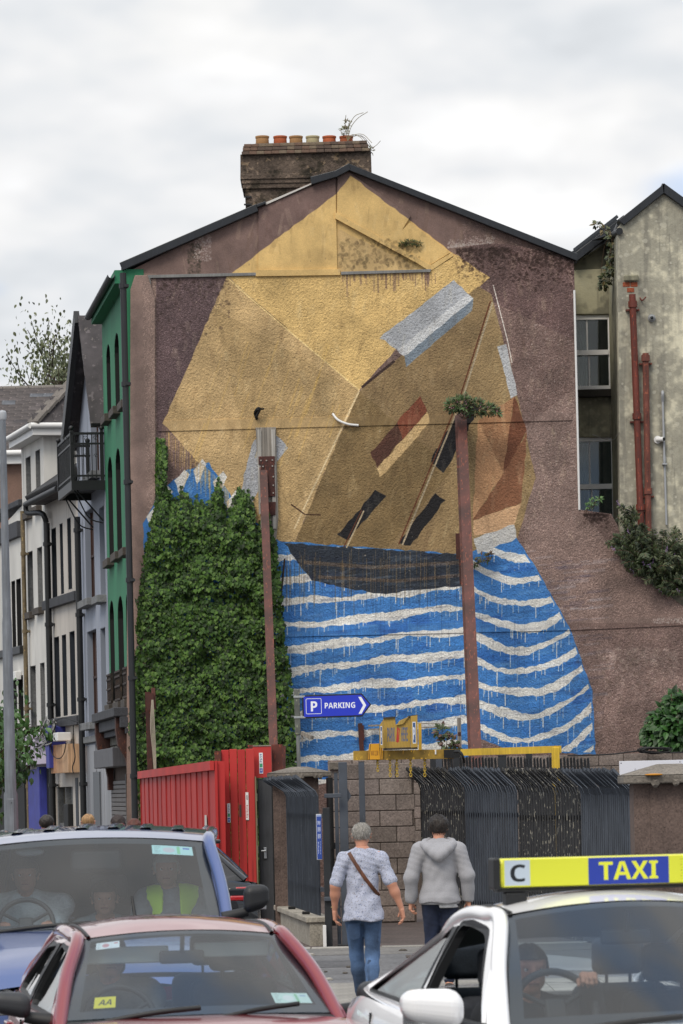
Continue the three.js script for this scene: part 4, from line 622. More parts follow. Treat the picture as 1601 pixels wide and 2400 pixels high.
{ // ivy over the lower left of the gable
  const ivy = thing('ivy', 'dense dark green ivy covering the lower left of the painted gable', 'ivy', P(480, 2100, GD).setY(0)), r = rng(21), list = [];
  const left = [[1010, 372], [1085, 366], [1180, 364], [1260, 345], [1330, 330], [1420, 322], [1550, 316], [1700, 311], [1800, 316], [1900, 326], [2110, 330]], right = [[1010, 378], [1080, 384], [1120, 560], [1180, 612], [1250, 640], [1400, 655], [1500, 662], [1600, 678], [1700, 694], [1780, 690], [1900, 680], [2110, 660]];
  const greens = ['#31501c', '#3d5f22', '#4a6f28', '#2a451a', '#567d2e', '#223815', '#648d36', '#416424', '#749646'];
  let n = 0;
  while (n < 30000) {
    const v = 1010 + 1090 * r(), u = pl(left, v) - 6 + (pl(right, v) - pl(left, v) + 12) * r(), topv = u < 392 ? 1020 + 20 * r() : 1196 - 85 * Math.pow(vn(u / 19, 3, 64, 8, 5), 2.4) - 34 * Math.pow(vn(u / 6, 5, 256, 8, 8), 2) + Math.max(0, u - 560) * 0.55 - (u < 470 ? (470 - u) * 0.35 : 0);
    if (v < topv + 26 * r() * r() * 3) continue; if (u < 392 && v < 1130 && r() < 0.45) continue;
    const clump = fbm(u / 44, v / 36, 64, 64, 31, 3), fine = vn(u / 12, v / 11, 256, 256, 35);
    if (fine < 0.16 && r() < 0.6) continue;
    const thick = sstep(0, 90, v - topv) * sstep(-6, 26, u - pl(left, v)), z = 0.03 + thick * (0.10 + 0.5 * (clump - 0.25) + 0.12 * r());
    const p = P(u, v, GD); p.z = -GD + Math.max(0.02, z);
    list.push([p, V3((r() - 0.5) * 1.5, -0.8 - 0.5 * r(), 0.25 + 0.5 * r()), V3((r() - 0.5) * 0.9, 0.35 + 0.5 * r(), 1), 0.045 + 0.05 * r() * (0.5 + r()), pick(r, greens)]); n++;
  }
  const st = []; for (let k = 0; k < 26; k++) { const u = 330 + 340 * r(), pts = []; for (let j = 0; j < 7; j++) pts.push(P(u + (r() - 0.5) * 24, 2100 - j * (120 + 12 * r()), GD).add(V3(0, 0, 0.03))); st.push(tube(pts, 0.018 - 0.0003 * k, 20, 5)); }
  mk(ivy, 'stem', st, mat('#4a3a2a', 0.95, { map: T.wood }), { stuff: 1 });
  leaves(ivy, 'foliage', LEAF.ivy, leafMat('#ffffff', { map: T.leaf, specularIntensity: 0.45 }), list);
}
// bushes: stems from a foot, leaves round the stem ends within given blobs (picture u, v, depth, radius in metres)
function bush(name, label, cat, foot, blobs, o) {
  const t = thing(name, label, cat, foot), r = rng(o.seed), list = [], fl = [], st = [];
  blobs.forEach(([u, v, d, R, n], bi) => {
    const c = P(u, v, d);
    for (let k = 0; k < Math.max(2, n / 110); k++) { const e = c.clone().add(rv(r, 1.5 * R)), m1 = foot.clone().lerp(e, 0.55).add(rv(r, 0.25 * R)); m1.y = Math.max(m1.y, foot.y); st.push(tube([foot.clone().add(rv(r, 0.1)), m1, e], o.stem ?? 0.012, 8, 4)); }
    for (let i = 0; i < n; i++) { const q = V3(r() - 0.5, r() - 0.5, r() - 0.5).normalize().multiplyScalar(R * Math.cbrt(0.15 + 0.85 * r()) * (0.75 + 0.5 * vn(i * 0.013, bi, 4096, 64, 7))); if (q.z < -R * 0.8) q.z *= -1; if (R > 0.19 && vn(q.x / R * 2.6 + 50 + bi * 7, q.y / R * 2.6 + 50, 4096, 4096, 13) + 0.25 * (q.z / R) < 0.33) continue; const dir = q.clone().normalize().add(rv(r, 1.3)).add(V3(0, o.up ?? -0.15, 0)); list.push([c.clone().add(q.multiply(o.squash ?? V3(1, 0.9, 0.8))), dir, V3(r() - 0.5, 1, 0.6 + r()), o.size * (0.6 + 0.8 * r()), pick(r, o.greens)]); }
    if (o.flowers) for (let i = 0; i < (o.nf ?? n * 0.012); i++) { const q = V3(r() - 0.5, r() - 0.35, 0.2 + r() * 0.5).normalize().multiplyScalar(R * (0.8 + 0.3 * r())); for (let k = 0; k < (o.spike ?? 1); k++) fl.push([c.clone().add(q).add(V3(0.012 * (r() - 0.5), -k * 0.014, 0.02)), rv(r, 1), V3(0, 0.2, 1).add(rv(r, 1)), o.fsize ?? 0.03, o.flowers]); }
  });
  if (st.length) mk(t, 'stem', st, mat(o.bark ?? '#5a4a38', 0.95), { stuff: 1 });
  leaves(t, 'foliage', LEAF[o.leaf ?? 'lance'], white, list);
  if (fl.length) leaves(t, 'blossom', LEAF.tiny, white, fl);
  return t;
}
const G1 = ['#46582f', '#55673a', '#3c4d2c', '#66764a', '#33432a', '#7d8660', '#6a5a40'], G2 = ['#2f5a22', '#3c6e2a', '#27491c', '#4a8034', '#346425'];
{ // buddleia: many arching shoots from the foot of the wall top, leaves in pairs along each, a mauve spike at some tips
  const t = thing('buddleia', 'straggling buddleia with mauve flower spikes above the stepped end of the brown wall', 'shrub', P(1560, 1400, 75.1)), r = rng(51), st = [], list = [], fl = [];
  for (let k = 0; k < 230; k++) {
    const u = 1470 + 190 * r(), v = pl([[1470, 1290], [1500, 1340], [1560, 1385], [1660, 1420]], u) - 100 * r() * r(), a = P(u, v, 75 - 0.15 * r()), L = 0.25 + 0.65 * r() * (0.4 + r()), dir = V3((r() - 0.6) * 1.6, 0.35 + 0.9 * r(), 0.1 + 0.7 * r()).normalize(), e = a.clone().addScaledVector(dir, L).add(V3(0, -0.28 * L * r() * 1.6, 0)), m = a.clone().lerp(e, 0.5).add(V3(0, 0.14 * L, 0.04)), cv = new THREE.CatmullRomCurve3([a, m, e]);
    if (e.y > P(1540, pl([[1440, 1205], [1480, 1225], [1520, 1215], [1560, 1185], [1600, 1178], [1700, 1190]], 1440 + 2 * (u - 1470)) - 12, 75).y + 0.12) continue;
    st.push(new THREE.TubeGeometry(cv, 8, 0.007, 4)); const n = Math.round(14 + 26 * L), shade = Math.floor(r() * 4);
    for (let i = 2; i < n; i++) { const f = i / n, p = cv.getPoint(f), tn = cv.getTangent(f), sd = new THREE.Vector3().crossVectors(tn, V3(0, 0, 1)).normalize(); for (const q of [1, -1]) list.push([p.clone().add(rv(r, 0.02)), sd.clone().multiplyScalar(q * (0.7 + 0.5 * r())).addScaledVector(tn, 0.5).add(V3(0, -0.45 * r(), 0.3 * (r() - 0.3))), V3(r() - 0.5, 0.8, 0.8).add(rv(r, 0.8)), (0.075 + 0.06 * r()) * (1.15 - 0.5 * f), pick(r, [G1[shade], G1[shade + 1], G1[shade + 2 > 6 ? 6 : shade + 2]])]); }
    if (r() < 0.2) for (let i = 0; i < 16; i++) fl.push([e.clone().addScaledVector(dir, i * 0.008).add(rv(r, 0.025)), rv(r, 1), V3(0, 0.2, 1).add(rv(r, 1)), 0.026, pick(r, ['#a887b8', '#9878ac', '#b79ac4'])]);
  }
  for (let k = 0; k < 1400; k++) { const u = 1478 + 175 * r(), v = pl([[1470, 1270], [1520, 1290], [1600, 1280], [1660, 1290]], u) + 70 * r(), p = P(u, v, 75.2); list.push([p.add(rv(r, 0.2)), rv(r, 1).add(V3(0, -0.4, 0)), V3(r() - 0.5, 0.6, 1), 0.09, pick(r, ['#33432a', '#3c4d2c', '#2c3a24'])]); }
  mk(t, 'stem', st, mat('#6a5846', 0.95), { stuff: 1 }); leaves(t, 'foliage', LEAF.lance, white, list); leaves(t, 'blossom', LEAF.tiny, white, fl);
}
bush('laurel_shrub', 'fresh green leafy shrub at the foot of the brown wall, right edge', 'shrub', P(1600, 1850, 73.2), [[1596, 1655, 73.4, 0.34, 700], [1566, 1700, 73.3, 0.36, 1000], [1598, 1720, 73.1, 0.46, 1300], [1535, 1722, 73.3, 0.2, 330], [1590, 1765, 73.2, 0.3, 600], [1660, 1690, 73.2, 0.6, 700]], { seed: 53, size: 0.135, greens: G2, leaf: 'oval', up: -0.5 });
bush('valerian_clump', 'wispy green plant with pink flowers growing on top of the right red beam', 'plant', P(1085, 978, 74.4), [[1060, 952, 74.3, 0.13, 190], [1085, 948, 74.25, 0.17, 300], [1115, 955, 74.3, 0.16, 260], [1145, 962, 74.35, 0.12, 170], [1165, 966, 74.4, 0.06, 60]], { seed: 55, size: 0.085, greens: ['#5c7a44', '#6d8a52', '#4a6638', '#7d7350'], up: 0.5, flowers: '#c97aa0', nf: 6, fsize: 0.03, stem: 0.006 });
bush('wall_weed', 'small reddish weed rooted in the wall beside the right red beam', 'plant', P(1102, 1330, 74.9), [[1112, 1318, 74.85, 0.09, 70], [1135, 1308, 74.8, 0.09, 60], [1150, 1302, 74.8, 0.05, 30]], { seed: 57, size: 0.07, greens: ['#55703c', '#6f6a3c', '#7d5a40'], up: 0.3, stem: 0.005 });
bush('chimney_weed', 'thin weed with long grass stalks growing from the right chimney pot', 'plant', P(812, 322, 76.9), [[808, 308, 76.9, 0.1, 60], [815, 290, 76.9, 0.06, 26], [870, 352, 76.6, 0.07, 24]], { seed: 59, size: 0.06, greens: ['#6f7a4c', '#8a8a58', '#7a6a48'], up: 0.7, stem: 0.005 });
{ const t = thing('grass_stalks', 'bare dry grass stalks arching from the chimney top', 'grass', P(820, 330, 76.8)); mk(t, 'stalk', [[822, 300, 838, 278, 862, 262], [818, 298, 832, 272, 852, 264], [824, 316, 845, 322, 856, 340], [812, 320, 809, 290, 811, 270], [826, 318, 850, 315, 872, 335], [864, 348, 880, 342, 892, 330]].map((q) => tube([P(815, 330, 76.8), P(q[0], q[1], 76.8), P(q[2], q[3], 76.7), P(q[4], q[5], 76.6)], 0.006, 14, 4)), mat('#8a8064', 0.9)); }
bush('gutter_creeper', 'straggly creeper hanging from the gutter of the yellow house', 'plant', P(1446, 560, 76.4), [[1400, 528, 76.6, 0.08, 24], [1418, 538, 76.5, 0.06, 22], [1436, 562, 76.4, 0.1, 46], [1438, 600, 76.5, 0.13, 80], [1432, 632, 76.6, 0.12, 70], [1420, 655, 76.8, 0.1, 50], [1412, 668, 76.9, 0.08, 30]], { seed: 61, size: 0.085, greens: ['#5e6a40', '#6f7448', '#4a5836', '#8a7a4c'], leaf: 'oval', stem: 0.006 });
bush('ledge_fern', 'feathery green sprig on the wall ledge under the lower sash window', 'plant', P(1372, 1200, 74.9), [[1380, 1186, 74.8, 0.06, 40], [1392, 1178, 74.8, 0.07, 46], [1405, 1170, 74.8, 0.05, 24]], { seed: 63, size: 0.06, greens: ['#5e8a48', '#6e9a54'], up: 0.6, stem: 0.005 });
bush('ledge_moss', 'low green tuft growing on the sloping ledge of the upper gable', 'plant', P(958, 572, 75), [[945, 572, 74.95, 0.06, 60], [962, 568, 74.95, 0.07, 70], [980, 571, 74.95, 0.05, 40]], { seed: 65, size: 0.05, greens: ['#5c6a30', '#6d7838', '#4a5628'], up: 0.4, stem: 0.004, squash: V3(1.6, 0.5, 0.6) });
bush('rose_weed', 'thin weed with pinkish tips behind the yellow barrier', 'plant', P(1045, 1800, 71.5), [[1035, 1715, 71.4, 0.14, 70], [1050, 1740, 71.4, 0.15, 90], [1066, 1752, 71.4, 0.1, 50]], { seed: 67, size: 0.08, greens: ['#55663c', '#7a5a50', '#66784a'], leaf: 'oval', up: 0.3, stem: 0.006 });
// trees: trunk, forking limbs, leaves in clumps along the outer twigs
function tree(name, label, foot, h, o) {
  const t = thing(name, label, 'tree', foot), r = rng(o.seed), segs = [], tips = [];
  const grow = (p, dir, len, rad, lvl) => {
    const e = p.clone().addScaledVector(dir, len); segs.push(rod(p, e, rad, rad * 0.68, lvl < 2 ? 10 : 5));
    if (lvl >= o.levels) { tips.push([e, dir]); return; }
    const n = lvl === 0 ? o.first ?? 4 : 2 + (r() < 0.6 ? 1 : 0);
    for (let k = 0; k < n; k++) { const d = dir.clone().multiplyScalar(0.9).add(rv(r, lvl === 0 ? 1.5 : 1.7)).add(V3(0, 0.25, 0)).add(o.lean ?? V3()).normalize(); grow(e.clone().addScaledVector(dir, -len * 0.3 * r()), d, len * (0.62 + 0.2 * r()), rad * 0.6, lvl + 1); if (lvl > 1) tips.push([e, d]); }
  };
  grow(foot, V3(o.tilt ?? 0, 1, 0).normalize(), h * 0.34, h * 0.022, 0);
  mk(t, 'trunk', segs, mat(o.bark ?? '#4c4136', 0.95, { map: T.wood }));
  const list = []; for (const [p, d] of tips) for (let i = 0; i < o.n; i++) { const q = p.clone().addScaledVector(d, (r() - 0.6) * o.spread * 1.4).add(rv(r, o.spread)); list.push([q, rv(r, 1).add(V3(0, -0.5, 0)), V3(r() - 0.5, 1, r()), o.size * (0.6 + 0.8 * r()), pick(r, o.greens)]); }
  leaves(t, 'crown', LEAF.oval, white, list); return t;
}
tree('birch_tree', 'airy pale green tree showing above the far slate roof', P(75, 1866, 150).setY(0), 20.3, { seed: 71, levels: 6, n: 22, spread: 1.0, size: 0.15, greens: ['#6f7a50', '#7f885c', '#5e6a44', '#8a9068'], first: 5, lean: V3(0.05, 0.1, 0) });
tree('street_tree', 'green leafy street tree half hidden by the grey lamp post', P(-150, 2100, 69).setY(0), 4.7, { seed: 73, levels: 4, n: 22, spread: 0.5, size: 0.11, greens: ['#3f6a2c', '#4d7a34', '#5a8a3e', '#345a26'], first: 5, lean: V3(0.16, -0.08, 0) });
// ------------------------------------------------------------------ beams that shore the gable
const TW = (u, v, d) => P(u, v, d);
{
  const b = thing('shoring_beam', 'slim red-brown steel beam leaning on the timber pad of the gable', 'beam', P(652, 2100, 70).setY(0));
  const a = P(617, 1092, GD - 0.12), e = P(654, 2090, 71.5); e.y = 0;
  mk(b, 'flange', bar(e, a, 0.17, 0.02, 0.15, 0.02, V3(0, 0, 1)), M.steel); mk(b, 'web', bar(e.clone().add(V3(0.0, 0, -0.1)), a.clone().add(V3(0, 0, -0.08)), 0.02, 0.17, 0.02, 0.14, V3(0, 0, 1)), M.steel);
  mk(b, 'flange', bar(e.clone().add(V3(0, 0, -0.2)), a.clone().add(V3(0, 0.0, -0.1)), 0.17, 0.02, 0.15, 0.02, V3(0, 0, 1)), M.steel);
  mk(b, 'base_casing', bar(P(656, 2090, 71.3).setY(0), P(654, 1748, 71.3), 0.24, 0.3, 0.24, 0.3, V3(0, 0, 1)), M.steel);
  const b2 = thing('shoring_beam', 'heavy red-brown steel beam with flowering weeds on its top', 'beam', P(1130, 2100, 69).setY(0));
  const a2 = P(1082, 972, GD - 0.25), e2 = P(1131, 2090, 69); e2.y = 0;
  mk(b2, 'flange', bar(e2, a2, 0.205, 0.025, 0.185, 0.025, V3(0, 0, 1)), M.steel); mk(b2, 'web', bar(e2.clone().add(V3(-0.02, 0, -0.13)), a2.clone().add(V3(-0.02, 0, -0.1)), 0.025, 0.22, 0.025, 0.18, V3(0, 0, 1)), M.steel); mk(b2, 'flange', bar(e2.clone().add(V3(-0.045, 0, -0.26)), a2.clone().add(V3(-0.035, 0, -0.18)), 0.205, 0.025, 0.185, 0.025, V3(0, 0, 1)), M.steel);
  for (const [u, v] of [[1075, 1250], [1083, 1310]]) mk(b2, 'fixing_plate', bar(P(u, v + 60, 74), P(u - 2, v, 74), 0.09, 0.03), M.rustplate);
  const s = thing('steel_post', 'short rusty steel post with hanging cables in front of the ivy', 'post', P(352, 2100, 73).setY(0));
  mk(s, 'post_body', [bar(P(362, 2090, 72.9).setY(0), P(346, 1622, 72.9), 0.1, 0.1), bar(P(353, 1665, 72.7), P(351, 1625, 72.7), 0.14, 0.03)], M.rustplate); mk(s, 'side_plate', bar(P(361, 1662, 72.8), P(359, 1612, 72.8), 0.075, 0.1), M.steel);
  mk(s, 'cable', [0, 1, 2, 3].map((k) => tube([P(356 + k, 1640, 72.6), P(353 + k * 3, 1700, 72.6), P(359 + k * 2, 1770, 72.6), P(363 + k, 1830, 72.6)], 0.009, 18, 4)), mat('#a59c8c', 0.8));
}
// ------------------------------------------------------------------ red hoarding
const RED = ['#bf2a28', '#c4302c', '#b92826', '#c63632'].map((c) => mat(c, 0.6, { map: T.streak, k: 1.05 })), redtrim = mat('#b02422', 0.6, { map: T.metal });
{
  const hd = thing('red_hoarding', 'red timber hoarding of upright boards, receding from the brown post towards the street houses', 'hoarding', P(430, 2150, 64).setY(0));
  const d0 = 57.6, d1 = 73.5, u0 = 506, u1 = 333, A = P(u0, 1783, d0), B = P(u1, 1808, d1), n = 15; let prev = 0;
  const at = (t) => A.clone().lerp(B, t), dir = B.clone().sub(A).setY(0).normalize(), nrm = V3(dir.z, 0, -dir.x); if (nrm.z < 0) nrm.negate();
  for (let k = 0; k < n; k++) { const t0 = k / n, t1 = (k + 1) / n, a = at(t0), b = at(t1), L = a.clone().setY(0).distanceTo(b.clone().setY(0)), mid = at((t0 + t1) / 2); mk(hd, 'board', bar(mid.clone().setY(0).addScaledVector(nrm, (k % 2) * 0.008), mid.clone().addScaledVector(nrm, (k % 2) * 0.008), 0.04, L - 0.035, 0.04, L - 0.035, dir), RED[k % 4]); mk(hd, 'cover_strip', bar(b.clone().setY(0).addScaledVector(nrm, 0.03), b.clone().addScaledVector(nrm, 0.03).add(V3(0, -0.06, 0)), 0.025, 0.05, 0.025, 0.05, dir), redtrim); }
  for (const [t0, t1] of [[0, 0.3], [0.3, 0.62], [0.62, 1]]) mk(hd, 'top_rail', bar(at(t0).add(V3(0, -0.07, 0)).addScaledVector(nrm, 0.06), at(t1).add(V3(0, -0.07, 0)).addScaledVector(nrm, 0.06), 0.06, 0.14, 0.06, 0.14), RED[1]);
  mk(hd, 'end_board', bar(P(516, 1990, d0 + 0.1).setY(0), P(515, 1784, d0 + 0.1), 0.15, 0.05, 0.15, 0.05, V3(0, 0, 1)), RED[0]);
  const pp = at(0.09).setY(0); mk(hd, 'torn_poster', bar(V3(pp.x, 1.15, pp.z).addScaledVector(nrm, 0.05), V3(pp.x, 1.75, pp.z).addScaledVector(nrm, 0.05), 0.004, 0.55, 0.004, 0.3, dir), mat('#d8d5d0', 0.8, { map: T.blotch }));
}
// sticker faces
const sticker = canvasTex(64, 176, (c) => { c.fillStyle = '#dfe4e6'; c.fillRect(0, 0, 64, 176); c.fillStyle = '#3b568a'; for (let k = 0; k < 5; k++) { c.fillRect(14 + (k % 2) * 4, 10 + k * 15, 34 - (k % 3) * 6, 5); c.fillRect(24 + (k % 3) * 6, 14 + k * 15, 7, 9); } c.fillStyle = '#39a070'; c.fillRect(8, 92, 48, 32); c.fillStyle = '#2b4fa8'; c.fillRect(6, 132, 52, 38); c.fillStyle = '#dfe6f2'; c.fillRect(16, 144, 32, 4); c.fillRect(16, 152, 32, 4); });
const notice = canvasTex(64, 256, (c) => { c.fillStyle = '#e2dfdd'; c.fillRect(0, 0, 64, 256); c.strokeStyle = '#3a3030'; c.lineWidth = 5; c.beginPath(); c.arc(34, 46, 20, 0, 7); c.stroke(); c.fillStyle = '#3a3030'; c.fillRect(28, 34, 12, 24); c.fillStyle = '#b04a48'; for (let k = 0; k < 9; k++) c.fillRect(10, 118 + k * 14, 44 - (k % 3) * 8, 7); });
function printFace(parent, name, tex, w, h, pos, rotY, rough = 0.6, o = {}) { const m = mat('#ffffff', rough, { map: tex, ...o }); const g = new THREE.PlaneGeometry(w, h); g.rotateY(rotY); g.translate(pos.x, pos.y, pos.z); return mk(parent, name, g, m, { uv: 1 }); }
{
  const gt = thing('red_gate', 'tall red board gate with a small cut-out hatch and stickers, left of the grey door', 'gate', P(560, 2160, 58).setY(0)), d = 58;
  const y1 = P(558, 1757, d).y, r = rng(5);
  const edges = [521, 540, 559, 578, 599]; for (let k = 0; k < 4; k++) { const x0 = P(edges[k], 1900, d).x, x1 = P(edges[k + 1], 1900, d).x; mk(gt, 'board', rbx(x0 + 0.004, x1 - 0.004, 0.05, y1 + 0.01 * (k % 2), -d - 0.05, -d + 0.006 * (k % 3), 0.006), RED[k]); }
  mk(gt, 'cut_out', bx(P(561, 1900, d).x, P(566, 1900, d).x, P(563, 1915, d).y, P(563, 1886, d).y, -d, -d + 0.014), mat('#5a5048', 0.9, { map: T.wood }));
  mk(gt, 'side_post', bx(P(506, 1900, d).x, P(521, 1900, d).x, 0, P(515, 1760, d).y, -d - 0.2, -d + 0.06), mat('#7a4436', 0.8, { map: T.rust, k: 1.15 }));
  mk(gt, 'edge_strip', bx(P(599, 1900, d).x, P(602, 1900, d).x, 0, P(600, 1820, d).y, -d - 0.1, -d + 0.03), mat('#9a8a6c', 0.9, { map: T.wood }));
  const st = mk(gt, 'sticker', bx(P(533, 1905, d).x, P(540, 1905, d).x, P(536, 1928, d).y, P(536, 1883, d).y, -d, -d + 0.016), M.whiteclean); printFace(st, 'sticker_print', sticker, 0.044, 0.285, P(536.5, 1905.5, d).setZ(-d + 0.018), 0);
  const nt = mk(gt, 'notice', bx(P(576, 1890, d).x, P(583, 1890, d).x, P(579, 1922, d).y, P(579, 1857, d).y, -d, -d + 0.016), M.whiteclean); printFace(nt, 'notice_print', notice, 0.043, 0.41, P(579.5, 1889.5, d).setZ(-d + 0.018), 0);
  const dr = thing('steel_door', 'dark grey steel door with silver lever handle under a red panel', 'door', P(625, 2170, 58.2).setY(0)), e = 58.2, X = (u) => P(u, 1990, e).x, Y = (v) => P(622, v, e).y;
  mk(dr, 'leaf', [rbx(X(607), X(640), 0.02, Y(1825), -e - 0.05, -e, 0.006), bx(X(607) + 0.02, X(607) + 0.05, 0.05, Y(1829), -e, -e + 0.012)], mat('#4a4c50', 0.5, { map: T.metal }));
  mk(dr, 'frame', [bx(X(602.5), X(605), 0, Y(1820), -e - 0.1, -e + 0.04), bx(X(640), X(646), 0, Y(1820), -e - 0.1, -e - 0.01)], M.black);
  mk(dr, 'over_panel', rbx(X(598), X(641), Y(1823), Y(1749), -e - 0.05, -e + 0.03, 0.006), RED[3]); mk(dr, 'panel_edge', bx(X(598), X(640), Y(1749), Y(1746.5), -e - 0.06, -e + 0.04), mat('#a79f94', 0.9, { map: T.wood }));
  mk(dr, 'handle', [rbx(X(618.5), X(625), Y(2012), Y(1986), -e, -e + 0.03, 0.004), rod(V3(X(622), Y(1994), -e + 0.02), V3(X(622), Y(1994), -e + 0.09), 0.012), rod(V3(X(623), Y(1994), -e + 0.085), V3(X(613), Y(1994), -e + 0.085), 0.013)], mat('#b9bcbe', 0.35, { metal: 0.8 }));
  for (const v of [1868, 1926, 1990]) mk(dr, 'hinge', rod(V3(X(604), Y(v + 9), -e + 0.04), V3(X(604), Y(v - 9), -e + 0.04), 0.012), mat('#a9a49c', 0.5, { metal: 0.5 }));
  const s2 = mk(dr, 'sticker', bx(X(612), X(621), Y(1813), Y(1764), -e, -e + 0.036), M.whiteclean); printFace(s2, 'sticker_print', sticker, 0.056, 0.31, V3(X(616.5), Y(1788.5), -e + 0.038), 0);
  mk(dr, 'brown_post', bx(X(641.5), X(667), 0, Y(1745), -e - 0.35, -e - 0.12), mat('#7c4034', 0.75, { map: T.rust, k: 1.15 }));
  mk(dr, 'back_post', bx(X(586), X(600), 0, Y(1745), -e - 0.3, -e - 0.12), mat('#8a4438', 0.75, { map: T.rust, k: 1.15 }));
}
// ------------------------------------------------------------------ gate pier, low wall, palisade on it
function pier(name, label, uL, uR, uM, capL, capR, vCapB, vCapT, d, depth, chip) {
  const p = thing(name, label, 'pillar', P((uL + uR) / 2, 2160, d).setY(0)), X = (u) => P(u, vCapB + 100, d).x, y = P((uL + uR) / 2, vCapB, d).y, h = P((uL + uR) / 2, vCapT, d).y;
  const x0 = X(uM), x1 = X(uR), z = -d;
  mk(p, 'shaft', [rbx(x0, x1, 0, y, z - depth, z, 0.02), prism([[0, 0]].length ? [[X(uL), 0], [x0 + 0.02, 0], [x0 + 0.02, y], [X(uL), y]] : [], z - depth + 0.02, z - 0.012)], M.brownrender);
  const cx0 = P(capL, vCapB, d).x, cx1 = P(capR, vCapB, d).x, ye = y + (h - y) * 0.45;
  const cap = new THREE.CylinderGeometry(0.12, 0.5, 1, 4, 1).rotateY(Math.PI / 4); cap.scale((cx1 - cx0) / 0.7071, h - ye, (depth + 0.3) / 0.7071).translate((cx0 + cx1) / 2, (ye + h) / 2, z - depth / 2 + 0.02);
  const parts = [rbx(cx0, cx1, y, ye, z - depth - 0.13, z + 0.17, 0.025, 3), cap.toNonIndexed()]; parts[1].computeVertexNormals();
  const c = mk(p, 'cap', parts, M.conc);
  const r = rng(19); for (let i = 0; i < 5; i++) mk(c, 'stone_chip', new THREE.DodecahedronGeometry(0.03 + 0.03 * r(), 0).translate(lerp(cx0, cx1, r()), y + 0.01, z + 0.15), M.conc);
  return p;
}
pier('gate_pier', 'brown rendered gate pier with pitched stone cap behind the grey palisade', 641, 748, 656, 626, 778, 1822, 1797, 56.5, 0.5);
pier('gate_pier', 'wide brown rendered gate pier with mossy pitched cap beside the taxi sign', 1487, 1640, 1524, 1459, 1690, 1836, 1790, 46, 0.7);
{ const p = scene.children.filter((o) => o.name === 'gate_pier_001')[0]; const q = P(1532, 1815.5, 45.8); mk(p, 'orange_lichen', new THREE.SphereGeometry(0.11, 16, 8).scale(1, 0.12, 0.4).translate(q.x, q.y, q.z), mat('#c8882a', 0.9, { map: T.blotch })); }
const LW = { a: P(650, 2178, 57.2).setY(0), b: P(727, 2222, 51.4).setY(0) };
{
  const w = thing('low_wall', 'low pale concrete wall under the left palisade', 'wall', LW.b.clone()), dir = LW.a.clone().sub(LW.b), L = dir.length(); dir.normalize();
  const q = Math.atan2(-dir.x, -dir.z), place = (g) => g.rotateY(q).translate(LW.b.x, 0, LW.b.z), pale = mat('#b9b2a4', 0.95, { map: T.conc, bump: T.finebump, bs: 0.006 });
  mk(w, 'wall_body', place(rbx(0, 0.26, 0, 0.32, -L, 0, 0.01)), pale);
  for (let k = 0; k < 6; k++) mk(w, 'coping_stone', place(rbx(-0.05, 0.3, 0.32, 0.40, -(k + 1) * L / 6 + 0.006, -k * L / 6 + (k ? 0 : 0.03), 0.018)), pale);
  mk(w, 'perforated_guard', [rbx(P(757, 2190, 51).x, P(765, 2190, 51).x, 0, 0.3, -51.05, -50.95, 0.004)], M.whiteclean);
  for (const k of [0.2, 0.62]) mk(w, 'foot_bracket', place(rbx(0.0, 0.1, 0.4, 0.44, -L * k - 0.06, -L * k + 0.06, 0.01)), M.black);
}
// palisade pales: W-shaped section, top third bent outwards, split tip
function paleGeo(h, lean, w = 0.075) {
  const sec = [[-w / 2, 0.012], [-w / 4, -0.006], [0, 0.012], [w / 4, -0.006], [w / 2, 0.012]], ys = [[0, 0], [h * 0.86, 0], [h * 0.9, lean * 0.12], [h, lean]], pos = [];
  const pt = (i, j, t) => { const [x, z] = sec[i], [y, l] = ys[j]; return [x * (j === 3 ? 0.72 : 1), y + (j === 3 ? (i % 2 ? 0.035 : i === 2 ? -0.02 : 0) : 0), z + l + t]; };
  for (let j = 0; j < 3; j++) for (let i = 0; i < 4; i++) for (const t of [0, -0.004]) { const a = pt(i, j, t), b = pt(i + 1, j, t), c = pt(i + 1, j + 1, t), d = pt(i, j + 1, t); pos.push(...(t ? [a, c, b, a, d, c] : [a, b, c, a, c, d]).flat()); }
  const g = new THREE.BufferGeometry(); g.setAttribute('position', new THREE.Float32BufferAttribute(pos, 3)); g.computeVertexNormals(); return g;
}
function palisade(name, label, A, B, yb, hA, hB, n, mats, lean, seed, group) {   // A nearer; pales from A to B
  const t = thing(name, label, 'fence', A.clone().setY(0), group), dir = B.clone().sub(A).setY(0), L = dir.length(), r = rng(seed); dir.normalize();
  const nrm = V3(-dir.z, 0, dir.x); if (nrm.x > 0) nrm.negate(); const ry = Math.atan2(nrm.x, nrm.z), geos = [0, 1, 2, 3].map((k) => { const g = paleGeo(1, 1); g.computeVertexNormals(); const uv = boxUV(g).attributes.uv; return g; });
  for (let k = 0; k < n; k++) { const f = (k + 0.5) / n, h = lerp(hA, hB, f) * (1 + 0.012 * (r() - 0.5)), p = A.clone().setY(yb).addScaledVector(dir, f * L); const g = paleGeo(h, lean * (0.94 + 0.1 * r()), 0.07 + 0.012 * (group ? 1 : 0)); boxUV(g); const uv = g.attributes.uv; const ou = r() * 5, ov = r() * 5; for (let i = 0; i < uv.count; i++) uv.setXY(i, uv.getX(i) + ou, uv.getY(i) + ov); put(t, 'pale', g, typeof mats === 'function' ? mats(k, r) : mats, p, [0.006 * (r() - 0.5), ry + 0.05 * (r() - 0.5), 0.008 * (r() - 0.5)]); }
  for (const y of [yb + 0.35, yb + Math.min(hA, hB) * 0.72]) mk(t, 'rail', bar(A.clone().setY(y).addScaledVector(nrm, -0.03), B.clone().setY(y).addScaledVector(nrm, -0.03), 0.05, 0.06), M.paleiron);
  return { t, dir, nrm, L };
}
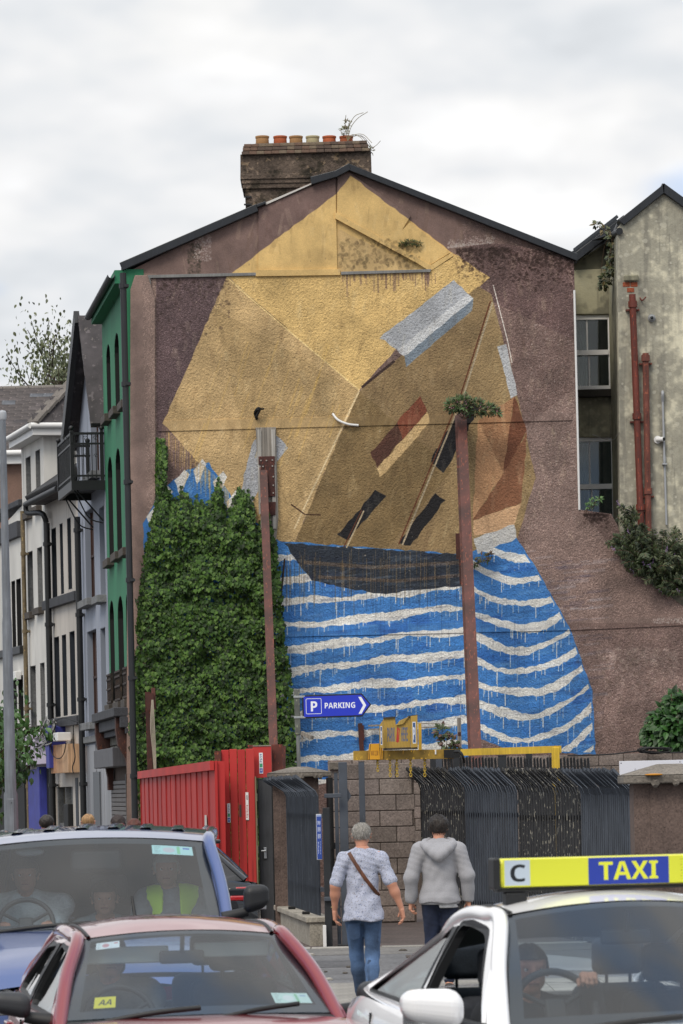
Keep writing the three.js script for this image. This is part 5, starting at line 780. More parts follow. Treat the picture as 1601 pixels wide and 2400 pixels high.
M.paleiron = mat('#525964', 0.5, { map: T.fewflake, k: 1.1 }); M.paleflake = mat('#ffffff', 0.7, { map: T.flake }); M.irondark = mat('#2c3035', 0.5, { map: T.fewflake });
{
  const A = LW.b.clone().add(V3(0.15, 0, -0.12)), B = LW.a.clone().add(V3(0.14, 0, 0.2));
  const f = palisade('palisade_panel', 'dark grey palisade panel with bent tops on the low concrete wall, blue sign on it', A, B, 0.41, 1.86, 1.86, 34, (k) => M.paleiron, 0.3, 81);
  mk(f.t, 'hanging_stile', rbx(P(758, 2000, 51).x, P(775, 2000, 51).x, 0, 1.86, -51.2, -51.1, 0.008), M.irondark);
  for (const [v, w] of [[1865, 1], [2107, 0]]) mk(f.t, 'hinge_arm', rbx(P(760, v, 51).x, P(w ? 800 : 790, v, 51).x, P(780, v + 5, 51).y, P(780, v - 5, 51).y, -51.12, -51.04, 0.008), M.paleiron);
  const tx = canvasTex(96, 512, (c) => { const g = c; g.fillStyle = '#2f4fa6'; g.fillRect(0, 0, 96, 512); g.fillStyle = '#9fb0da'; g.fillRect(0, 0, 96, 22); g.fillStyle = '#c3cde8'; for (const [y, h] of [[70, 48], [140, 58], [220, 56]]) for (let k = 0; k < 5; k++) g.fillRect(20 + k * 12, y + (k % 2) * 3, 8, h - (k % 3) * 7); for (let k = 0; k < 9; k++) { g.fillRect(20 + (k % 2) * 3, 312 + k * 16, 18 - (k % 3) * 4, 11); g.fillRect(62, 306 + k * 17, 9 - (k % 2) * 3, 12); } });
  const p = P(748, 1965, 51.4); const sg = mk(f.t, 'blue_sign', rbx(P(742, 1965, 51.4).x, P(754.5, 1965, 51.4).x, P(748, 2015, 51.4).y, P(748, 1908, 51.4).y, -51.35, -51.33, 0.003), M.whiteclean); printFace(sg, 'sign_print', tx, P(754, 1965, 51.4).x - P(742.6, 1965, 51.4).x, 0.595, V3(p.x + 0.003, P(748, 1961.5, 51.4).y, -51.327), 0);
}
const fenceGroup = 'palisade panels in the row behind the walkers';
{ // four panels in a row seen almost end on
  const A = P(1487, 2200, 47.8).setY(0), B = P(985, 2160, 60).setY(0), cut = [[1487, 1362], [1360, 1215], [1213, 1090], [1088, 985]];
  const depthAt = (u) => { const t0 = (u - 800.5) / FPX, dx = B.x - A.x, dz = B.z - A.z; const k = (A.x + t0 * A.z) / (-(dx + t0 * dz)); return k; };
  const specs = [['newer plain grey palisade panel with gaps, next to the right gate pier', (k) => M.paleiron, 27], ['black palisade panel with the heaviest peeling, second from the right pier', (k) => M.paleflake, 23], ['plain grey palisade panel between the two peeling ones, right of the grey hoodie', (k) => M.paleiron, 22], ['peeling black palisade panel next to the block wall, behind the grey hoodie', (k) => M.paleflake, 20]];
  specs.forEach(([label, m, n], i) => {
    const k0 = depthAt(cut[i][0]), k1 = depthAt(cut[i][1]), a = A.clone().lerp(B, k0), b = A.clone().lerp(B, k1), hh = (u) => lerp(2.2, 2.34, (1487 - u) / 502);
    const f = palisade('palisade_panel', label, a, b, 0.05, hh(cut[i][0]), hh(cut[i][1]), n, m, 0.27, 83 + i, fenceGroup);
    mk(f.t, 'post', bar(b.clone().addScaledVector(f.nrm, -0.08), b.clone().addScaledVector(f.nrm, -0.08).setY(2.1), 0.08, 0.08), i % 2 ? M.paleiron : M.irondark);
  });
  // more palisade farther back, with dark posts above it
  const C = P(1392, 2100, 66).setY(0), D = P(1042, 2100, 70).setY(0), f2 = palisade('palisade_panel', 'far dark palisade seen over the nearer panels, under the yellow barrier', C, D, 0, 2.52, 2.62, 46, (k) => M.irondark, 0.02, 91);
  [[1008, 1042, 1775, 66], [1022, 1042, 1778, 65], [1168, 1186, 1772, 62], [1233, 1250, 1766, 68], [1062, 1078, 1772, 68]].forEach(([u, u2, v, d], i) => { const t = thing('fence_post', ['square dark post under the joint of the yellow barrier', 'second square dark post under the joint of the yellow barrier', 'broad black post under the right half of the yellow barrier', 'dark post stub right of the broad black post', 'dark stub against the block wall left of the far palisade'][i], 'post', P(u, 2100, d).setY(0)), p = P(u, v, d), w = (i === 2 ? 0.13 : i === 0 || i === 1 ? 0.1 : 0.11); mk(t, 'post_body', rbx(p.x, p.x + w, 0, p.y, p.z - w, p.z, 0.006), i === 1 ? M.paleiron : M.irondark); mk(t, 'post_cap', rbx(p.x - 0.006, p.x + w + 0.006, p.y, p.y + 0.012, p.z - w - 0.006, p.z + 0.006, 0.004), M.blackpaint); });
}
// gate posts left of the man
[[787, 1812, 51.6, 0.05, 'thin grey gate rod beside the tall gate post', 0], [803, 1786, 51.2, 0.115, 'tall grey steel gate post with latch holding the blue-signed panel', 1], [847, 1786, 55, 0.085, 'grey steel post rising behind the man in the patterned shirt', 2]].forEach(([u, v, d, w, label, k]) => {
  const t = thing('gate_post', label, 'post', P(u, 2200, d).setY(0)), a = P(u + (2215 - v) * 0.022, 2215, d).setY(0), b = P(u, v, d); b.x = a.x;
  mk(t, 'post_body', rbx(a.x - w / 2, a.x + w / 2, 0, b.y, -d - w, -d, 0.008), M.paleiron);
  if (k === 1) { mk(t, 'gusset', prism([[a.x + w / 2, P(u, 1880, d).y], [a.x + w / 2 + 0.05, P(u, 1866, d).y], [a.x + w / 2, P(u, 1848, d).y]], -d - 0.06, -d - 0.04), M.paleiron); mk(t, 'latch', [rbx(a.x + w / 2, a.x + 0.35, P(u, 2008, d).y, P(u, 1990, d).y, -d - 0.1, -d - 0.05, 0.006), new THREE.SphereGeometry(0.05, 14, 10).translate(a.x + 0.02, P(u, 2117, d).y, -d + 0.03)], M.irondark); mk(t, 'base_plate', rbx(a.x - 0.12, a.x + 0.12, 0.012, 0.03, -d - 0.18, -d + 0.06, 0.004), M.irondark); }
  else mk(t, 'post_cap', rbx(a.x - w / 2 - 0.004, a.x + w / 2 + 0.004, b.y, b.y + 0.01, -d - w - 0.004, -d + 0.004, 0.003), M.irondark);
});
// ------------------------------------------------------------------ block walls
function blockWall(name, label, x0, x1, y0, y1, z, bw, bh, mats, seed, coping) {
  const t = thing(name, label, 'wall', V3((x0 + x1) / 2, 0, z)), r = rng(seed); mk(t, 'mortar', bx(x0 + 0.01, x1 - 0.01, 0, y1 - 0.005, z - 0.2, z - 0.014), mat('#6b6058', 0.95, { map: T.conc }));
  const gs = [0, 1, 2].map(() => { const g = new RoundedBoxGeometry(1, 1, 1, 1, 0.05); return g; });
  let row = 0;
  for (let y = y1 - (coping ?? bh); y > y0 - bh; y -= bh, row++) for (let x = x0 - (row % 2) * bw / 2; x < x1; x += bw) { const a = Math.max(x, x0), b = Math.min(x + bw, x1), c = Math.max(y, 0.01); if (b - a < 0.05) continue; const g = rbx(a + 0.005, b - 0.005, c + 0.005, y + bh - 0.005, z - 0.15, z + 0.006 * r(), 0.012, 1); mk(t, 'block', g, mats[Math.floor(r() * mats.length)]); }
  return t;
}
const blk = ['#a0928a', '#978a82', '#a89a90', '#8f837b'].map((c) => mat(c, 0.95, { map: T.conc, bump: T.roughbump, bs: 0.006, k: 1.08 }));
{
  const d = 59.6, z = -d, x0 = P(777, 2000, d).x, x1 = P(975, 2000, d).x, y1 = P(870, 1789, d).y;
  const w = blockWall('block_wall', 'brown concrete block wall behind the man in the patterned shirt', x0, x1, 0.05, y1, z, 0.51, 0.247, blk, 5);
  mk(w, 'end_coping', rbx(P(772, 1800, d).x, P(800, 1800, d).x, y1 - 0.09, y1 + 0.03, z - 0.22, z + 0.05, 0.012), M.conc);
  const d2 = 71.6, w2 = blockWall('block_wall', 'long low block wall at the foot of the painted gable', P(770, 1900, d2).x, P(1680, 1900, d2).x, 0.9, P(1200, 1772, d2).y, -d2, 0.46, 0.225, blk, 7);
}
// dark rod standing at the block wall's edge
{ const t = thing('drain_pipe', 'black rusty pipe at the left edge of the block wall', 'pipe', P(772, 2160, 59).setY(0)); mk(t, 'pipe_body', [rod(P(780, 2190, 58.9).setY(0), P(772, 1822, 58.9), 0.055), rod(P(776, 1990, 58.9), P(775.6, 1975, 58.9), 0.075)], mat('#17171a', 0.6, { map: T.flake, k: 1.3 })); }
// ------------------------------------------------------------------ signs, barrier, lamp post, wires
function printPoly(parent, name, pts, z, tex, box, rough = 0.5, o = {}) {   // a flat printed shape at depth z, box = [x0, x1, y0, y1] of the print
  const g = new THREE.ShapeGeometry(new THREE.Shape(pts.map((p) => new THREE.Vector2(...p)))), p = g.attributes.position, uv = g.attributes.uv; for (let i = 0; i < p.count; i++) { uv.setXY(i, (p.getX(i) - box[0]) / (box[1] - box[0]), (p.getY(i) - box[2]) / (box[3] - box[2])); p.setZ(i, z); }
  return mk(parent, name, g, mat('#ffffff', rough, { map: tex, ...o }), { uv: 1 });
}
{
  const d = 58.4, t = thing('parking_sign', 'blue direction sign reading PARKING with a white arrow, on a grey pole', 'sign', P(702, 2160, d).setY(0));
  const pole = P(698, 1700, d); mk(t, 'pole', [rod(V3(pole.x + 0.02, 0, -d), V3(pole.x, P(698, 1722, d).y, -d), 0.034, 0.03, 14)], mat('#8c8f8e', 0.55, { map: T.metal, metal: 0.3 }));
  mk(t, 'bracket_post', rbx(pole.x - 0.045, pole.x + 0.04, P(698, 1722, d).y, P(698, 1616, d).y, -d - 0.04, -d + 0.045, 0.008), mat('#8a8f88', 0.6, { map: T.rust }));
  for (const v of [1633, 1681]) mk(t, 'clamp', rbx(pole.x - 0.055, pole.x + 0.12, P(698, v + 3, d).y, P(698, v - 2, d).y, -d - 0.02, -d + 0.056, 0.004), mat('#a9adae', 0.4, { metal: 0.6 }));
  const x0 = P(711, 1657, d).x, x1 = P(868, 1657, d).x, yc = P(711, 1657, d).y, h = 0.162, sl = 0.012, xs = x1 - 0.13;
  const out = (e) => [[x0 - e, yc - h - e], [xs + e * 0.4, yc - h - e + sl], [x1 + e, yc + sl * 1.1], [xs + e * 0.4, yc + h + e + sl], [x0 - e, yc + h + e]];
  mk(t, 'panel', prism(out(0.01), -d - 0.02, -d + 0.05, [], 0.004), mat('#14161c', 0.4));
  const tex = canvasTex(1024, 336, (c, W, Hh) => { c.fillStyle = '#2438c4'; c.fillRect(0, 0, W, Hh); c.strokeStyle = '#e8ebf6'; c.lineWidth = 8; c.beginPath(); c.roundRect(44, 52, 232, 230, 18); c.stroke(); c.fillStyle = '#f2f4fb'; c.font = 'bold 214px sans-serif'; c.textAlign = 'center'; c.fillText('P', 160, 246); c.textAlign = 'left'; c.font = 'bold 118px sans-serif'; c.save(); c.translate(318, 204); c.scale(0.93, 1); c.fillText('PARKING', 0, 0, 535); c.restore(); c.beginPath(); [[842, 40], [888, 40], [962, 168], [888, 296], [842, 296], [914, 168]].forEach(([x, y], i) => i ? c.lineTo(x, y) : c.moveTo(x, y)); c.closePath(); c.fill(); });
  printPoly(t, 'sign_print', out(-0.008), -d + 0.057, tex, [x0, x1, yc - h, yc + h + sl], 0.35);
}
{ // yellow height barrier
  const t = thing('height_barrier', 'yellow steel height barrier with hanging chains over the car park entrance', 'barrier', P(1060, 2160, 56).setY(0)), ym = mat('#d0a63a', 0.5, { map: T.rust, k: 1.3 }), yb = mat('#e3bd36', 0.45, { map: T.metal, k: 1.15 });
  const d = 55.4, A = P(829, 1771, d), B = P(1064, 1767, d);
  mk(t, 'beam', bar(A, B, 0.13, 0.135, 0.13, 0.135), ym); mk(t, 'end_cap', bar(A.clone().add(V3(-0.006, 0, 0)), A.clone().add(V3(0.004, 0, 0)), 0.12, 0.125), yb);
  const C = P(1069, 1764, 57.5), D = P(1309, 1756, 55); mk(t, 'beam', bar(C, D, 0.1, 0.1, 0.1, 0.1), yb);
  mk(t, 'joint_sleeve', bar(P(1050, 1767, 55.2), P(1070, 1766, 55.4), 0.14, 0.12), M.black); mk(t, 'hose', tube([P(1066, 1762, 55), P(1080, 1764, 54.8), P(1086, 1776, 54.8), P(1088, 1786, 55)], 0.02, 14, 6), M.black);
  const lp = P(1301, 1760, 55); mk(t, 'leg', rbx(lp.x - 0.05, lp.x + 0.06, 0, lp.y + 0.05, lp.z - 0.05, lp.z + 0.05, 0.006), yb);
  mk(t, 'white_scrape', bar(P(1021, 1768, 55.32), P(1021, 1757, 55.32), 0.02, 0.004), M.whiteclean);
  const chainm = mat('#c9a83a', 0.5), link = (p, k) => { const g = new THREE.TorusGeometry(0.022, 0.007, 6, 12); g.scale(0.75, 1.25, 1); if (k % 2) g.rotateY(Math.PI / 2); return g.translate(p.x, p.y - k * 0.038, p.z); };
  for (const [u, n] of [[885, 5], [914, 7], [930, 7], [962, 7], [995, 7]]) { const p = P(u, 1779, d); mk(t, 'chain', Array.from({ length: n }, (_, k) => link(p, k)), chainm); }
  // the striped warning plate
  const q = [[866, 1744], [896, 1743], [897, 1780], [861, 1780]], pp = poly(q, d), z = -d + 0.1; const pl2 = mk(t, 'warning_plate', prism(pp, z - 0.01, z, [], 0.002), mat('#d39a22', 0.5));
  const tex = canvasTex(256, 264, (c) => { c.fillStyle = '#d99c1e'; c.fillRect(0, 0, 256, 264); c.fillStyle = '#201d18'; for (const s of [0, 1]) for (let k = 0; k < 2; k++) { c.beginPath(); const x = s ? 200 + k * 26 : 30 + k * 24; c.moveTo(x, 0); c.lineTo(x + 9, 0); c.lineTo(s ? x + 22 : x - 18, 264); c.lineTo(s ? x + 12 : x - 28, 264); c.fill(); } c.fillStyle = '#7a4a16'; c.font = 'bold 60px sans-serif'; c.save(); c.translate(62, 196); c.scale(0.55, 1.9); c.fillText('MAX 2.3M', 0, 0, 225); c.restore(); });
  const xs = pp.map((p) => p[0]), ys = pp.map((p) => p[1]); printPoly(pl2, 'plate_print', pp, z + 0.004, tex, [Math.min(...xs), Math.max(...xs), Math.min(...ys), Math.max(...ys)]);
}
{ // folded yellow sign on the barrier
  const d = 55.2, t = thing('park_here_sign', 'bent mustard yellow sign reading PARK HERE above the barrier', 'sign', P(934, 1760, d)), z = -d, mus = mat('#a8893a', 0.6, { map: T.metal, k: 1.15 });
  const main = [[900, 1754], [898, 1688], [900, 1684], [926, 1682], [927, 1699], [944, 1690], [956, 1682], [962, 1681], [962, 1752]];
  const tex = canvasTex(512, 560, (c) => { c.fillStyle = '#ad8d3e'; c.fillRect(0, 0, 512, 560); for (let i = 0; i < 300; i++) { c.fillStyle = i % 2 ? 'rgba(90,70,30,.08)' : 'rgba(220,190,110,.08)'; c.fillRect((i * 97) % 512, (i * 57) % 560, 14, 40); } c.fillStyle = '#3e5a86'; c.font = 'bold 120px sans-serif'; c.save(); c.translate(70, 440); c.scale(0.48, 3.0); c.fillText('PARK', 0, 0, 340); c.restore(); c.save(); c.translate(330, 440); c.scale(0.42, 3.0); c.fillText('HERE', 0, 0, 340); c.restore(); c.strokeStyle = '#b0302a'; c.lineWidth = 18; c.beginPath(); c.moveTo(244, 450); c.lineTo(268, 190); c.lineTo(306, 240); c.moveTo(268, 190); c.lineTo(262, 460); c.moveTo(300, 200); c.lineTo(276, 450); c.stroke(); });
  const pm = poly(main, d), xs = pm.map((p) => p[0]), ys = pm.map((p) => p[1]);
  mk(t, 'main_board', prism(pm, z - 0.03, z, [], 0.003), mus); printPoly(t, 'board_print', pm, z + 0.005, tex, [Math.min(...xs), Math.max(...xs), Math.min(...ys), Math.max(...ys)]);
  mk(t, 'bent_corner', prism(poly([[936, 1690], [958, 1680], [944, 1697], [930, 1700]], d), z + 0.004, z + 0.03, [], 0.004), mat('#c2a250', 0.6, { map: T.metal }));
  const ptex = canvasTex(128, 560, (c) => { c.fillStyle = '#ad8d3e'; c.fillRect(0, 0, 128, 560); c.fillStyle = '#dfe3ea'; c.fillRect(34, 110, 62, 380); c.fillStyle = '#3a5584'; c.fillRect(42, 124, 46, 352); c.fillStyle = '#eef0f4'; c.font = 'bold 90px sans-serif'; c.save(); c.translate(44, 420); c.scale(0.62, 3.4); c.fillText('P', 0, 0); c.restore(); });
  for (const [a, name] of [[[[890, 1752], [890, 1700], [897, 1689], [899, 1754]], 0], [[[963.5, 1752], [963, 1679], [978, 1677], [979, 1751]], 1]]) { const q = poly(a, d - 0.15), X = q.map((p) => p[0]), Y = q.map((p) => p[1]); mk(t, 'side_board', prism(q, z + 0.12, z + 0.15, [], 0.003), mus); printPoly(t, 'board_print', q, z + 0.155, ptex, [Math.min(...X), Math.max(...X), Math.min(...Y), Math.max(...Y)]); }
  mk(t, 'top_cap', [bar(P(898, 1683, d), P(927, 1681, d), 0.06, 0.02), bar(P(955, 1680, d), P(979, 1676, d), 0.06, 0.02), bar(P(898, 1756, d), P(979, 1753, d), 0.05, 0.03)], mat('#3c352a', 0.7));
  mk(t, 'yellow_stay', bar(P(985, 1758, d + 0.1), P(984, 1695, d + 0.1), 0.045, 0.03), mat('#dcae32', 0.5));
}
{ // white sign and cables on the long wall
  const d = 71.3, t = thing('wall_sign', 'white board reading External Wall on the long block wall', 'sign', P(1540, 1850, d)), x0 = P(1452, 1820, d).x, x1 = P(1680, 1820, d).x, y0 = P(1500, 1868, d).y, y1 = P(1452, 1784, d).y;
  mk(t, 'board', rbx(x0, x1, y0, y1 + 0.0, -d - 0.02, -d, 0.004), mat('#dadce4', 0.4));
  const tex = canvasTex(1024, 380, (c) => { c.fillStyle = '#d9dbe4'; c.fillRect(0, 0, 1024, 380); c.fillStyle = '#22232a'; c.font = '46px sans-serif'; c.save(); c.translate(158, 118); c.scale(0.86, 1); c.fillText('External Wall', 0, 0); c.restore(); for (const x of [20, 640]) { c.beginPath(); c.arc(x, 22, 6, 0, 7); c.fill(); } });
  printPoly(t, 'board_print', [[x0 + 0.01, y0 + 0.01], [x1 - 0.01, y0 + 0.01], [x1 - 0.01, y1 - 0.01], [x0 + 0.01, y1 - 0.01]], -d + 0.003, tex, [x0, x1, y0, y1], 0.35);
  const cb = thing('wall_cable', 'black cable and coiled bundle lying along the long block wall', 'cable', P(1500, 1765, 71.4)), r = rng(15), g = [tube([[1330, 1771], [1380, 1770], [1440, 1767], [1500, 1760], [1560, 1764], [1640, 1762]].map(([u, v]) => P(u, v, 71.4)), 0.014, 40, 5)];
  for (let k = 0; k < 7; k++) { const pts = []; for (let i = 0; i < 12; i++) { const a = i / 12 * 6.28; pts.push(P(1533 + (30 + 6 * r()) * Math.cos(a) + (k - 3) * 3, 1758 + (5 + 2 * r()) * Math.sin(a) + k % 3, 71.4 - 0.02 * k)); } g.push(new THREE.TubeGeometry(new THREE.CatmullRomCurve3(pts, true), 40, 0.012, 5)); }
  mk(cb, 'cable_run', g, mat('#141416', 0.6));
  const tp = thing('timber_post', 'weathered grey timber post behind the yellow barrier', 'post', P(1076, 1850, 72.6)); mk(tp, 'post_body', rbx(P(1072, 1720, 72.6).x, P(1081, 1720, 72.6).x, P(1076, 1850, 72.6).y, P(1076, 1682, 72.6).y, -72.6, -72.5, 0.01), M.timber); mk(tp, 'nail_plate', rbx(P(1073, 1720, 72.6).x, P(1080, 1720, 72.6).x, P(1076, 1725, 72.6).y, P(1076, 1716, 72.6).y, -72.5, -72.495, 0.002), M.rustplate);
  const rl = thing('timber_rail', 'two weathered battens fixed level on the blue paint behind the yellow sign', 'batten', P(930, 1710, 74.8)); for (const [a, b, v, w] of [[863, 890, 1701, 4], [863, 890, 1710, 4], [985, 1060, 1705, 3], [985, 1030, 1696, 2]]) mk(rl, 'batten', bar(P(a, v, 74.85), P(b, v - 1, 74.85), 0.05, w / 120), M.timber);
  const rs = thing('rust_strip', 'rusty flaking strip on the striped wall left of the yellow sign', 'strip', P(847, 1750, 74.9)); mk(rs, 'strip_body', [bar(P(848, 1760, 74.92), P(844, 1695, 74.92), 0.09, 0.03), bar(P(853, 1735, 74.92), P(851, 1700, 74.92), 0.03, 0.05)], M.rustplate);
  const ws = thing('loose_batten', 'short pale batten sticking out beside the parking sign pole', 'batten', P(718, 1725, 73)); mk(ws, 'batten_body', [bar(P(708, 1718, 73), P(732, 1729, 72.7), 0.06, 0.07), bar(P(708, 1722, 73.02), P(709, 1735, 73.02), 0.03, 0.03)], M.timber);
}
{ // lamp post
  const d = 60, t = thing('lamp_post', 'tall plain grey steel lamp post at the left edge with a service door', 'lamp post', P(28, 2190, d).setY(0)), x = P(26, 1900, d).x, y = (v) => P(10, v, d).y, gm = mat('#82878e', 0.5, { map: T.metal, metal: 0.2, k: 1.1 });
  mk(t, 'post_body', new THREE.LatheGeometry([[0.115, 0], [0.115, 0.3], [0.108, y(1862)], [0.09, y(1855)], [0.075, y(1460)], [0.066, y(1445)], [0.05, y(985)], [0.05, y(975)]].map((q) => new THREE.Vector2(...q)), 28).translate(x, 0, -d), gm);
  mk(t, 'post_top', new THREE.LatheGeometry([[0.05, y(985)], [0.065, y(982)], [0.065, y(968)], [0.05, y(963)], [0, y(961)]].map((q) => new THREE.Vector2(...q)), 24).translate(x, 0, -d), mat('#a2a6ab', 0.5));
  const dr = mk(t, 'service_door', rbx(x - 0.05, x + 0.06, y(1980), y(1872), -d + 0.085, -d + 0.112, 0.02), gm); mk(dr, 'lock', cyl(0.008, 0.008, 0.01, 8).rotateX(Math.PI / 2).translate(x + 0.02, y(1882), -d + 0.115), M.black);
}
{ // wires looping between the shop fronts
  const t = thing('tangled_wires', 'tangle of grey and black wires above the blue shop front', 'cables', fw.world(-0.5, 3.9, 0.3)), r = rng(33), W2 = (u, v, t2) => { const q = fw.at(u, v, t2); return fw.world(q[0], q[1], t2); }, g = [], k2 = [];
  for (let k = 0; k < 26; k++) { const a = [92 + 40 * r(), 1690 + 50 * r()], b = [62 + 70 * r(), 1715 + 30 * r()], pts = [W2(116 - 6 * r(), 1675 + 40 * r(), 0.12), W2(a[0], a[1], 0.3 + 0.2 * r()), W2((a[0] + b[0]) / 2, Math.max(a[1], b[1]) + 12 * r(), 0.4), W2(b[0], b[1], 0.15)]; (k % 3 ? g : k2).push(tube(pts, 0.014, 18, 4)); }
  for (const q of [[[118, 1740], [122, 1765], [138, 1778], [150, 1765], [155, 1742]], [[172, 1700], [172, 1740], [176, 1775], [170, 1800], [172, 1812]], [[125, 1692], [150, 1682], [176, 1690], [185, 1692]]]) k2.push(tube(q.map(([u, v]) => { const w = fe.at(u, v, 0.36); return fe.world(w[0], w[1], 0.36); }), 0.013, 20, 4));
  mk(t, 'grey_wires', g, mat('#9a9a98', 0.7)); mk(t, 'black_wires', k2, M.black);
}
// ------------------------------------------------------------------ vehicles (local axes: +z forward, +y up, +x the car's left; origin on the road under the windscreen foot)
Object.assign(M, {
  tyre: mat('#141414', 0.85), rim: mat('#9a9c9f', 0.35, { metal: 0.8 }), trim: mat('#17181a', 0.55), cabin: mat('#33363b', 0.85), seat: mat('#3b3f47', 0.9, { map: T.fabric }), frit: mat('#11141a', 0.35),
  screen: mat('#d3dee4', 0.02, { phys: 1, transmission: 1, thickness: 0, ior: 1.62 }), sideglass: mat('#a9b8ba', 0.02, { phys: 1, transmission: 1, thickness: 0, ior: 1.6 }),
  headliner: mat('#85857f', 0.95), chrome: mat('#c9cbce', 0.15, { metal: 1 }), lampglass: mat('#e4ebf2', 0.05, { phys: 1, clearcoat: 1 }), redlamp: mat('#a01018', 0.15, { phys: 1, clearcoat: 1 }),
});
const paint = (css, o = {}) => mat(css, o.rough ?? 0.35, { phys: 1, clearcoat: 1, clearcoatRoughness: 0.04, metal: o.metal ?? 0.25, ...o });
function gridGeo(rows) {   // smooth sheet through rows of points
  const n = rows[0].length, pos = [], idx = []; rows.forEach((r) => r.forEach((p) => pos.push(...p)));
  for (let i = 0; i < rows.length - 1; i++) for (let j = 0; j < n - 1; j++) { const a = i * n + j, b = a + 1, c = a + n, d = c + 1; idx.push(a, c, b, b, c, d); }
  const g = new THREE.BufferGeometry(); g.setAttribute('position', new THREE.Float32BufferAttribute(pos, 3)); g.setIndex(idx); g.computeVertexNormals(); return g;
}
const table = (T2, z) => { if (z >= T2[0][0]) return T2[0].slice(1); for (let i = 1; i < T2.length; i++) if (z >= T2[i][0]) { const t = (T2[i - 1][0] - z) / (T2[i - 1][0] - T2[i][0]), h = T2[i - 1][0] - T2[i][0], a = T2[Math.max(0, i - 2)], b = T2[i - 1], c = T2[i], d = T2[Math.min(T2.length - 1, i + 1)], t2 = t * t, t3 = t2 * t; return c.slice(1).map((v, q) => { const k = q + 1, m0 = a === b ? c[k] - b[k] : (c[k] - a[k]) / (a[0] - c[0]) * h, m1 = d === c ? c[k] - b[k] : (d[k] - b[k]) / (b[0] - d[0]) * h; return (2 * t3 - 3 * t2 + 1) * b[k] + (t3 - 2 * t2 + t) * m0 + (3 * t2 - 2 * t3) * c[k] + (t3 - t2) * m1; }); } return T2[T2.length - 1].slice(1); };
function car(s) {
  const pos = s.at.clone().setY(0), t = thing(s.name, s.label, s.cat, pos); t.rotation.y = s.yaw;
  const add = (parent, name, geo, m, o = {}) => mk(parent, name, geo, m, { local: 1, ...o });
  const two = M.twoSided ?? {}; const dbl = (m) => { const k = m.uuid; if (!two[k]) { two[k] = m.clone(); two[k].side = THREE.DoubleSide; } M.twoSided = two; return two[k]; };
  const body = dbl(s.paint);
  const Z0 = s.body[0][0], Z1 = s.body[s.body.length - 1][0], zs = []; for (let i = 0; i <= 56; i++) zs.push(lerp(Z0, Z1, i / 56));
  // outer skin: sill to shoulder, both sides, one sheet under the car
  const half = (z) => { const [w, yb, yt] = table(s.body, z), ys = s.sill ?? 0.2; return [[w * 0.9, ys, z], [w * 0.97, ys + 0.06, z], [w, ys + 0.28, z], [w * 1.005, lerp(ys, yb, 0.62), z], [w * 0.985, yb - 0.13, z], [w * 0.965, yb - 0.05, z], [w * 0.93, yb, z]]; };
  const ring = zs.map((z) => { const h = half(z); return [...h.slice().reverse().map(([x, y, q]) => [-x, y, q]), ...h]; });
  const shell = [gridGeo(ring)];
  for (const e of [0, zs.length - 1]) { const h = half(zs[e]), [w, yb, yt] = table(s.body, zs[e]), bulge = e ? -0.07 : 0.09, rows = []; for (let i = 0; i <= 8; i++) { const u = i / 4 - 1; rows.push(h.map(([x, y]) => [x * u, y, zs[e] + bulge * (1 - u * u) * (1 - Math.pow((y - 0.5) / 0.8, 2))])); } shell.push(gridGeo(rows)); }
  const top = (a, b) => { const rows = []; for (let i = 0; i <= 20; i++) { const z = lerp(a, b, i / 20), [w, yb, yt] = table(s.body, z), r = []; for (let j = -8; j <= 8; j++) { const u = j / 8; r.push([u * w * 0.93, yb + (yt - yb) * (1 - Math.pow(Math.abs(u), 2.6)), z]); } rows.push(r); } return gridGeo(rows); };
  const bodyMesh = add(t, 'body', shell, body); const bonnet = add(t, 'bonnet', top(Z0, s.screen.base[1] + 0.16), body);
  if (s.boot) add(t, 'boot_lid', top(s.boot[0], Z1), body);
  // cabin tub, dashboard, seats
  const cz0 = s.screen.base[1] + 0.05, cz1 = s.rear.base[1] + 0.05, tub = []; for (let i = 0; i <= 12; i++) { const z = lerp(cz0, cz1, i / 12), [w, yb] = table(s.body, z); tub.push([[-w * 0.93, yb - 0.004, z], [-w * 0.86, yb - 0.01, z], [-w * 0.83, 0.36, z], [w * 0.83, 0.36, z], [w * 0.86, yb - 0.01, z], [w * 0.93, yb - 0.004, z]]); }
  const [wd, yd] = table(s.body, cz0);
  add(t, 'cabin_lining', [gridGeo(tub), rbx(-wd * 0.84, wd * 0.84, 0.36, yd - 0.12, cz0 - 0.04, cz0 + 0.02, 0.01), rbx(-wd * 0.84, wd * 0.84, 0.36, yd - 0.02, cz1 - 0.03, cz1 + 0.02, 0.01)], dbl(M.cabin));
  const dash = add(t, 'dashboard', rbx(-wd * 0.86, wd * 0.86, yd - 0.34, yd - 0.02 + (s.dash ?? 0), cz0 - 0.42, cz0 + 0.1, 0.09, 3), M.cabin);
  const sw = V3(s.driverX, yd - 0.01 + (s.wheelUp ?? 0), cz0 - 0.5), tw = new THREE.TorusGeometry(0.185, 0.017, 10, 36).rotateX(-0.45).translate(sw.x, sw.y, sw.z);
  add(t, 'steering_wheel', [tw, rbx(-0.05, 0.05, -0.05, 0.05, -0.02, 0.02, 0.015).rotateX(-0.45).translate(sw.x, sw.y, sw.z), ...[0, 2.1, 4.2].map((a) => rod(sw.clone(), sw.clone().add(V3(0.18 * Math.sin(a), -0.16 * Math.cos(a), 0.075 * Math.cos(a))), 0.014, 0.012, 6))], M.trim);
